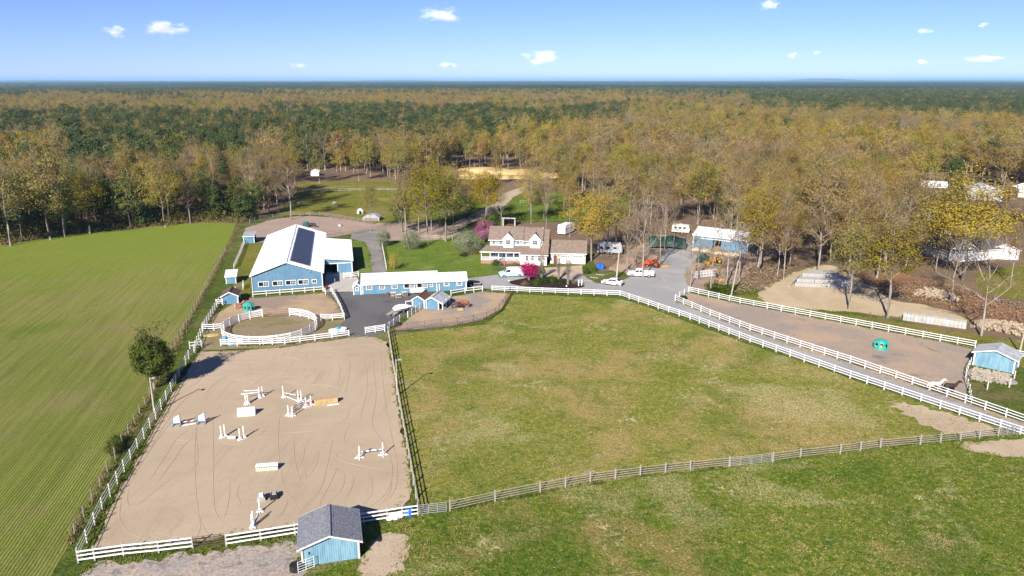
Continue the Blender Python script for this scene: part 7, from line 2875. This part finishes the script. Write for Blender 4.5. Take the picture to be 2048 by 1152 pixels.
for i in range(3):
    a = at(1168 + i * 12, 561 - i * 6)
    t = thing('timber_edging', ['first', 'second', 'third'][i] + ' pale timber along the grass beside the driveway', 'timber', a, R(-25))
    MB().box((0, -.09, 0), (1.9, .09, .15)).obj('beam', MT['greywood'], t)
    MB().box((.3, -.12, .0), (.4, .12, .17)).obj('stake', MT['wood'], t)

# wire fence and dry hedge line along the crop field
hl = pts_world([(138, 1092), (180, 1010), (215, 945), (245, 890), (275, 840), (300, 795), (325, 745), (352, 690), (385, 630), (415, 572), (450, 505), (478, 450)])


def hedge_line():
    r = np.random.default_rng(8)
    P = []
    for i in range(len(hl) - 1):
        L = (hl[i + 1] - hl[i]).length
        n = int(L * 7)
        f = r.uniform(0, 1, n)
        d = (hl[i + 1] - hl[i]).normalized()
        nr = Vector((-d.y, d.x, 0))
        o = r.normal(0, .30, n)
        P.append(np.stack([hl[i].x + (hl[i + 1].x - hl[i].x) * f + nr.x * o, hl[i].y + (hl[i + 1].y - hl[i].y) * f + nr.y * o], 1))
    P = np.concatenate(P)
    n = len(P)
    b = 4
    cx = np.repeat(P, b, 0) + r.normal(0, .12, (n * b, 2))
    h = r.uniform(.15, .5, n * b)
    a = r.uniform(0, 6.28, n * b)
    w = r.uniform(.04, .1, n * b)
    lx = r.normal(0, .18, (n * b, 2))
    V = np.zeros((n * b, 3, 3))
    V[:, 0, 0] = cx[:, 0] - np.cos(a) * w
    V[:, 0, 1] = cx[:, 1] - np.sin(a) * w
    V[:, 1, 0] = cx[:, 0] + np.cos(a) * w
    V[:, 1, 1] = cx[:, 1] + np.sin(a) * w
    V[:, 0, 2] = V[:, 1, 2] = .02
    V[:, 2, 0] = cx[:, 0] + lx[:, 0]
    V[:, 2, 1] = cx[:, 1] + lx[:, 1]
    V[:, 2, 2] = h
    k = NT('dry_hedge_grass')
    c = k.mix(k.mr(k.noise(1.2, 4, .7), .35, .65), (.17, .12, .06), (.24, .20, .075))
    o = link('dry_grass_line', np_mesh('dry_grass_line', V.reshape(-1, 3), np.arange(n * b * 3).reshape(-1, 3), k.leafy(c, .25)))
    tag(o, kind='stuff')


hedge_line()
fence('old dark wire fence in the dry grass line of the crop field', [(150, 1070), (215, 945), (245, 890), (300, 792), (350, 695), (415, 572), (450, 505)], 3.0, 1.25, (.6, 1.1), 'wood', 'wood', pw=.11, rw=.02, rh=.02, wobble=.15, name='wire_fence')
# ------------------------------------------------------------------ tall grass left standing under the fences
def fence_grass():
    lines = [[(984, 583), (1240, 593), (1380, 640), (1500, 686), (1700, 757), (1880, 818), (2040, 871)], [(170, 1094), (205, 1020), (262, 922), (312, 838), (352, 768), (402, 694)],
             [(190, 1122), (386, 1099)], [(453, 1094), (590, 1072), (836, 1033)], [(776, 668), (787, 740), (800, 820), (818, 920), (837, 1030)],
             [(900, 1023), (1180, 966), (1458, 934)], [(1545, 925), (1760, 897), (2040, 869)], [(442, 693), (570, 690), (698, 674)], [(1377, 585), (1480, 608), (1650, 640), (1880, 683), (1950, 696)]]
    r = np.random.default_rng(5)
    Q = []
    for L in lines:
        P = pts_world(L)
        for a, b in zip(P, P[1:]):
            n = int((b - a).length * 7)
            f = r.uniform(0, 1, n)
            cl = (np.sin(f * (b - a).length * .9 + a.x) + r.normal(0, .7, n)) > -.4
            f = f[cl]
            d = (b - a).normalized()
            o = r.normal(0, .16, len(f))
            Q.append(np.stack([a.x + (b.x - a.x) * f - d.y * o, a.y + (b.y - a.y) * f + d.x * o], 1))
    P = np.concatenate(Q)
    n, b = len(P), 5
    c = np.repeat(P, b, 0) + r.normal(0, .09, (n * b, 2))
    a = r.uniform(0, 6.28, n * b)
    w = r.uniform(.03, .07, n * b)
    V = np.zeros((n * b, 3, 3))
    V[:, 0, 0], V[:, 0, 1] = c[:, 0] - np.cos(a) * w, c[:, 1] - np.sin(a) * w
    V[:, 1, 0], V[:, 1, 1] = c[:, 0] + np.cos(a) * w, c[:, 1] + np.sin(a) * w
    V[:, 0, 2] = V[:, 1, 2] = .03
    l = r.normal(0, .12, (n * b, 2))
    V[:, 2, 0], V[:, 2, 1] = c[:, 0] + l[:, 0], c[:, 1] + l[:, 1]
    V[:, 2, 2] = r.uniform(.12, .42, n * b)
    o = link('fence_line_grass', np_mesh('fence_line_grass', V.reshape(-1, 3), np.arange(n * b * 3).reshape(-1, 3), MT['verge']))
    o['kind'] = 'stuff'


fence_grass()


# ------------------------------------------------------------------ grass creeping over the edges of sand, dirt and gravel
def edge_grass():
    r = np.random.default_rng(15)
    Q = []
    for poly, dens in ((ARENA, 5), (PADK, 4), (SHEDP, 4), (FRONTG, 9), (BARE, 12), (BARE2, 9), (LONG, 4), (DRIVE, 3), (YARD, 3), (LAWN, 2), (LANE, 4), (SANDY, 4), (BACKD, 2)):
        n = len(poly)
        for i in range(n):
            a, b = poly[i], poly[(i + 1) % n]
            L = (b - a).length
            if L < .1 or a.y > 230 or L > 120:
                continue
            m = int(L * dens)
            f = r.uniform(0, 1, m)
            f = f[(np.sin(f * L * .7 + a.x * 3) + r.normal(0, .8, m)) > -.3]
            d = (b - a).normalized()
            o = r.normal(0, .32, len(f))
            Q.append(np.stack([a.x + (b.x - a.x) * f - d.y * o, a.y + (b.y - a.y) * f + d.x * o], 1))
    P = np.concatenate(Q)
    n, k = len(P), 6
    c = np.repeat(P, k, 0) + r.normal(0, .14, (n * k, 2))
    a = r.uniform(0, 6.28, n * k)
    w = r.uniform(.035, .09, n * k)
    V = np.zeros((n * k, 3, 3))
    V[:, 0, 0], V[:, 0, 1] = c[:, 0] - np.cos(a) * w, c[:, 1] - np.sin(a) * w
    V[:, 1, 0], V[:, 1, 1] = c[:, 0] + np.cos(a) * w, c[:, 1] + np.sin(a) * w
    V[:, 0, 2] = V[:, 1, 2] = .03
    l = r.normal(0, .12, (n * k, 2))
    V[:, 2, 0], V[:, 2, 1] = c[:, 0] + l[:, 0], c[:, 1] + l[:, 1]
    V[:, 2, 2] = r.uniform(.08, .24, n * k)
    o = link('edge_grass', np_mesh('edge_grass', V.reshape(-1, 3), np.arange(n * k * 3).reshape(-1, 3), MT['paddockgrass']))
    o['kind'] = 'stuff'


edge_grass()


# ------------------------------------------------------------------ clouds
def cloud_mat():
    m = bpy.data.materials.new('cloud_vapour')
    m.use_nodes = True
    t = m.node_tree
    t.nodes.clear()
    out = t.nodes.new('ShaderNodeOutputMaterial')
    v = t.nodes.new('ShaderNodeVolumePrincipled')
    tc = t.nodes.new('ShaderNodeTexCoord')
    ln = t.nodes.new('ShaderNodeVectorMath')
    ln.operation = 'LENGTH'
    t.links.new(tc.outputs['Object'], ln.inputs[0])
    nz = t.nodes.new('ShaderNodeTexNoise')
    nz.inputs['Scale'].default_value = 2.1
    nz.inputs['Detail'].default_value = 4
    nz.inputs['Roughness'].default_value = .6
    oi = t.nodes.new('ShaderNodeObjectInfo')
    ad = t.nodes.new('ShaderNodeVectorMath')
    ad.operation = 'ADD'
    t.links.new(tc.outputs['Object'], ad.inputs[0])
    sc = t.nodes.new('ShaderNodeMath')
    sc.operation = 'MULTIPLY'
    sc.inputs[1].default_value = 50
    t.links.new(oi.outputs['Random'], sc.inputs[0])
    cb = t.nodes.new('ShaderNodeCombineXYZ')
    t.links.new(sc.outputs[0], cb.inputs[0])
    t.links.new(cb.outputs[0], ad.inputs[1])
    t.links.new(ad.outputs[0], nz.inputs['Vector'])
    # density = smooth(1 - r + noise)
    s1 = t.nodes.new('ShaderNodeMath')
    s1.operation = 'MULTIPLY_ADD'
    t.links.new(nz.outputs['Fac'], s1.inputs[0])
    s1.inputs[1].default_value = 1.7
    s1.inputs[2].default_value = -.45
    s2 = t.nodes.new('ShaderNodeMath')
    s2.operation = 'SUBTRACT'
    t.links.new(s1.outputs[0], s2.inputs[0])
    t.links.new(ln.outputs['Value'], s2.inputs[1])
    mr = t.nodes.new('ShaderNodeMapRange')
    mr.interpolation_type = 'SMOOTHSTEP'
    mr.inputs['From Min'].default_value = 0.0
    mr.inputs['From Max'].default_value = .4
    mr.inputs['To Max'].default_value = 1.0
    t.links.new(s2.outputs[0], mr.inputs['Value'])
    at_ = t.nodes.new('ShaderNodeAttribute')
    at_.attribute_type = 'OBJECT'
    at_.attribute_name = 'thickness'
    mu = t.nodes.new('ShaderNodeMath')
    mu.operation = 'MULTIPLY'
    t.links.new(mr.outputs[0], mu.inputs[0])
    t.links.new(at_.outputs['Fac'], mu.inputs[1])
    t.links.new(mu.outputs[0], v.inputs['Density'])
    v.inputs['Color'].default_value = (1, 1, 1, 1)
    v.inputs['Anisotropy'].default_value = -.45
    t.links.new(v.outputs[0], out.inputs['Volume'])
    return m


CM = cloud_mat()


def cloud(label, px, py, wpx, hpx, thick, h=1000.0):
    v = (py - 576) / FPX
    u = (px - 1024) / FPX
    dz = -(SN + v * CS)
    k = (h - CAM_H) / dz
    X, Y = u * k, k * (CS - v * SN)
    mpp = k / FPX
    bm = bmesh.new()
    bmesh.ops.create_icosphere(bm, subdivisions=2, radius=1.35)
    me = bpy.data.meshes.new('cloud')
    bm.to_mesh(me)
    bm.free()
    me.materials.append(CM)
    o = link('cloud', me)
    o.location = (X, Y, h)
    o.scale = (wpx * mpp * .95, wpx * mpp * .7, hpx * mpp * .9)
    o['thickness'] = thick * .75 / (wpx * mpp)
    tag(o, label, 'cloud')


for args in [('large flat-bottomed white cloud in the left sky', 327, 57, 92, 36, 9), ('smaller white cloud left of the large flat-bottomed one', 233, 64, 50, 28, 7),
             ('white cloud at the top edge left of the middle', 880, 28, 92, 40, 6), ('small bright cloud right of the middle above the skyline', 1080, 116, 72, 34, 6),
             ('small cloud cut by the top edge right of the middle', 1540, 11, 42, 24, 5), ('long flat cloud low in the right sky', 1968, 118, 86, 14, 5),
             ('faint flat cloud low on the left above the skyline', 385, 146, 74, 18, 2.5), ('tiny faint cloud low left of the middle', 600, 131, 44, 18, 3),
             ('faint wisp low in the middle', 895, 130, 46, 16, 3), ('tiny faint puff low on the right', 1586, 111, 34, 14, 3), ('tiny puff beside the long flat cloud', 1843, 123, 28, 12, 3),
             ('faint puff high at the far right', 1966, 50, 22, 12, 2.5), ('faint wisp above the long flat cloud', 1852, 62, 44, 16, 1.8), ('second tiny faint puff low on the right', 1632, 105, 22, 10, 2)]:
    cloud(*args)


# ------------------------------------------------------------------ air
def haze():
    mb = MB().box((-46000, -2100, -1.2), (46000, 46000, 110))
    m = bpy.data.materials.new('haze_air')
    m.use_nodes = True
    t = m.node_tree
    t.nodes.clear()
    out = t.nodes.new('ShaderNodeOutputMaterial')
    v = t.nodes.new('ShaderNodeVolumePrincipled')
    v.inputs['Color'].default_value = (.40, .70, 1.0, 1)
    v.inputs['Density'].default_value = 5.2e-5
    v.inputs['Anisotropy'].default_value = 0.0
    t.links.new(v.outputs[0], out.inputs['Volume'])
    m.cycles.homogeneous_volume = True
    o = mb.obj('haze', m)
    o['kind'] = 'stuff'


haze()
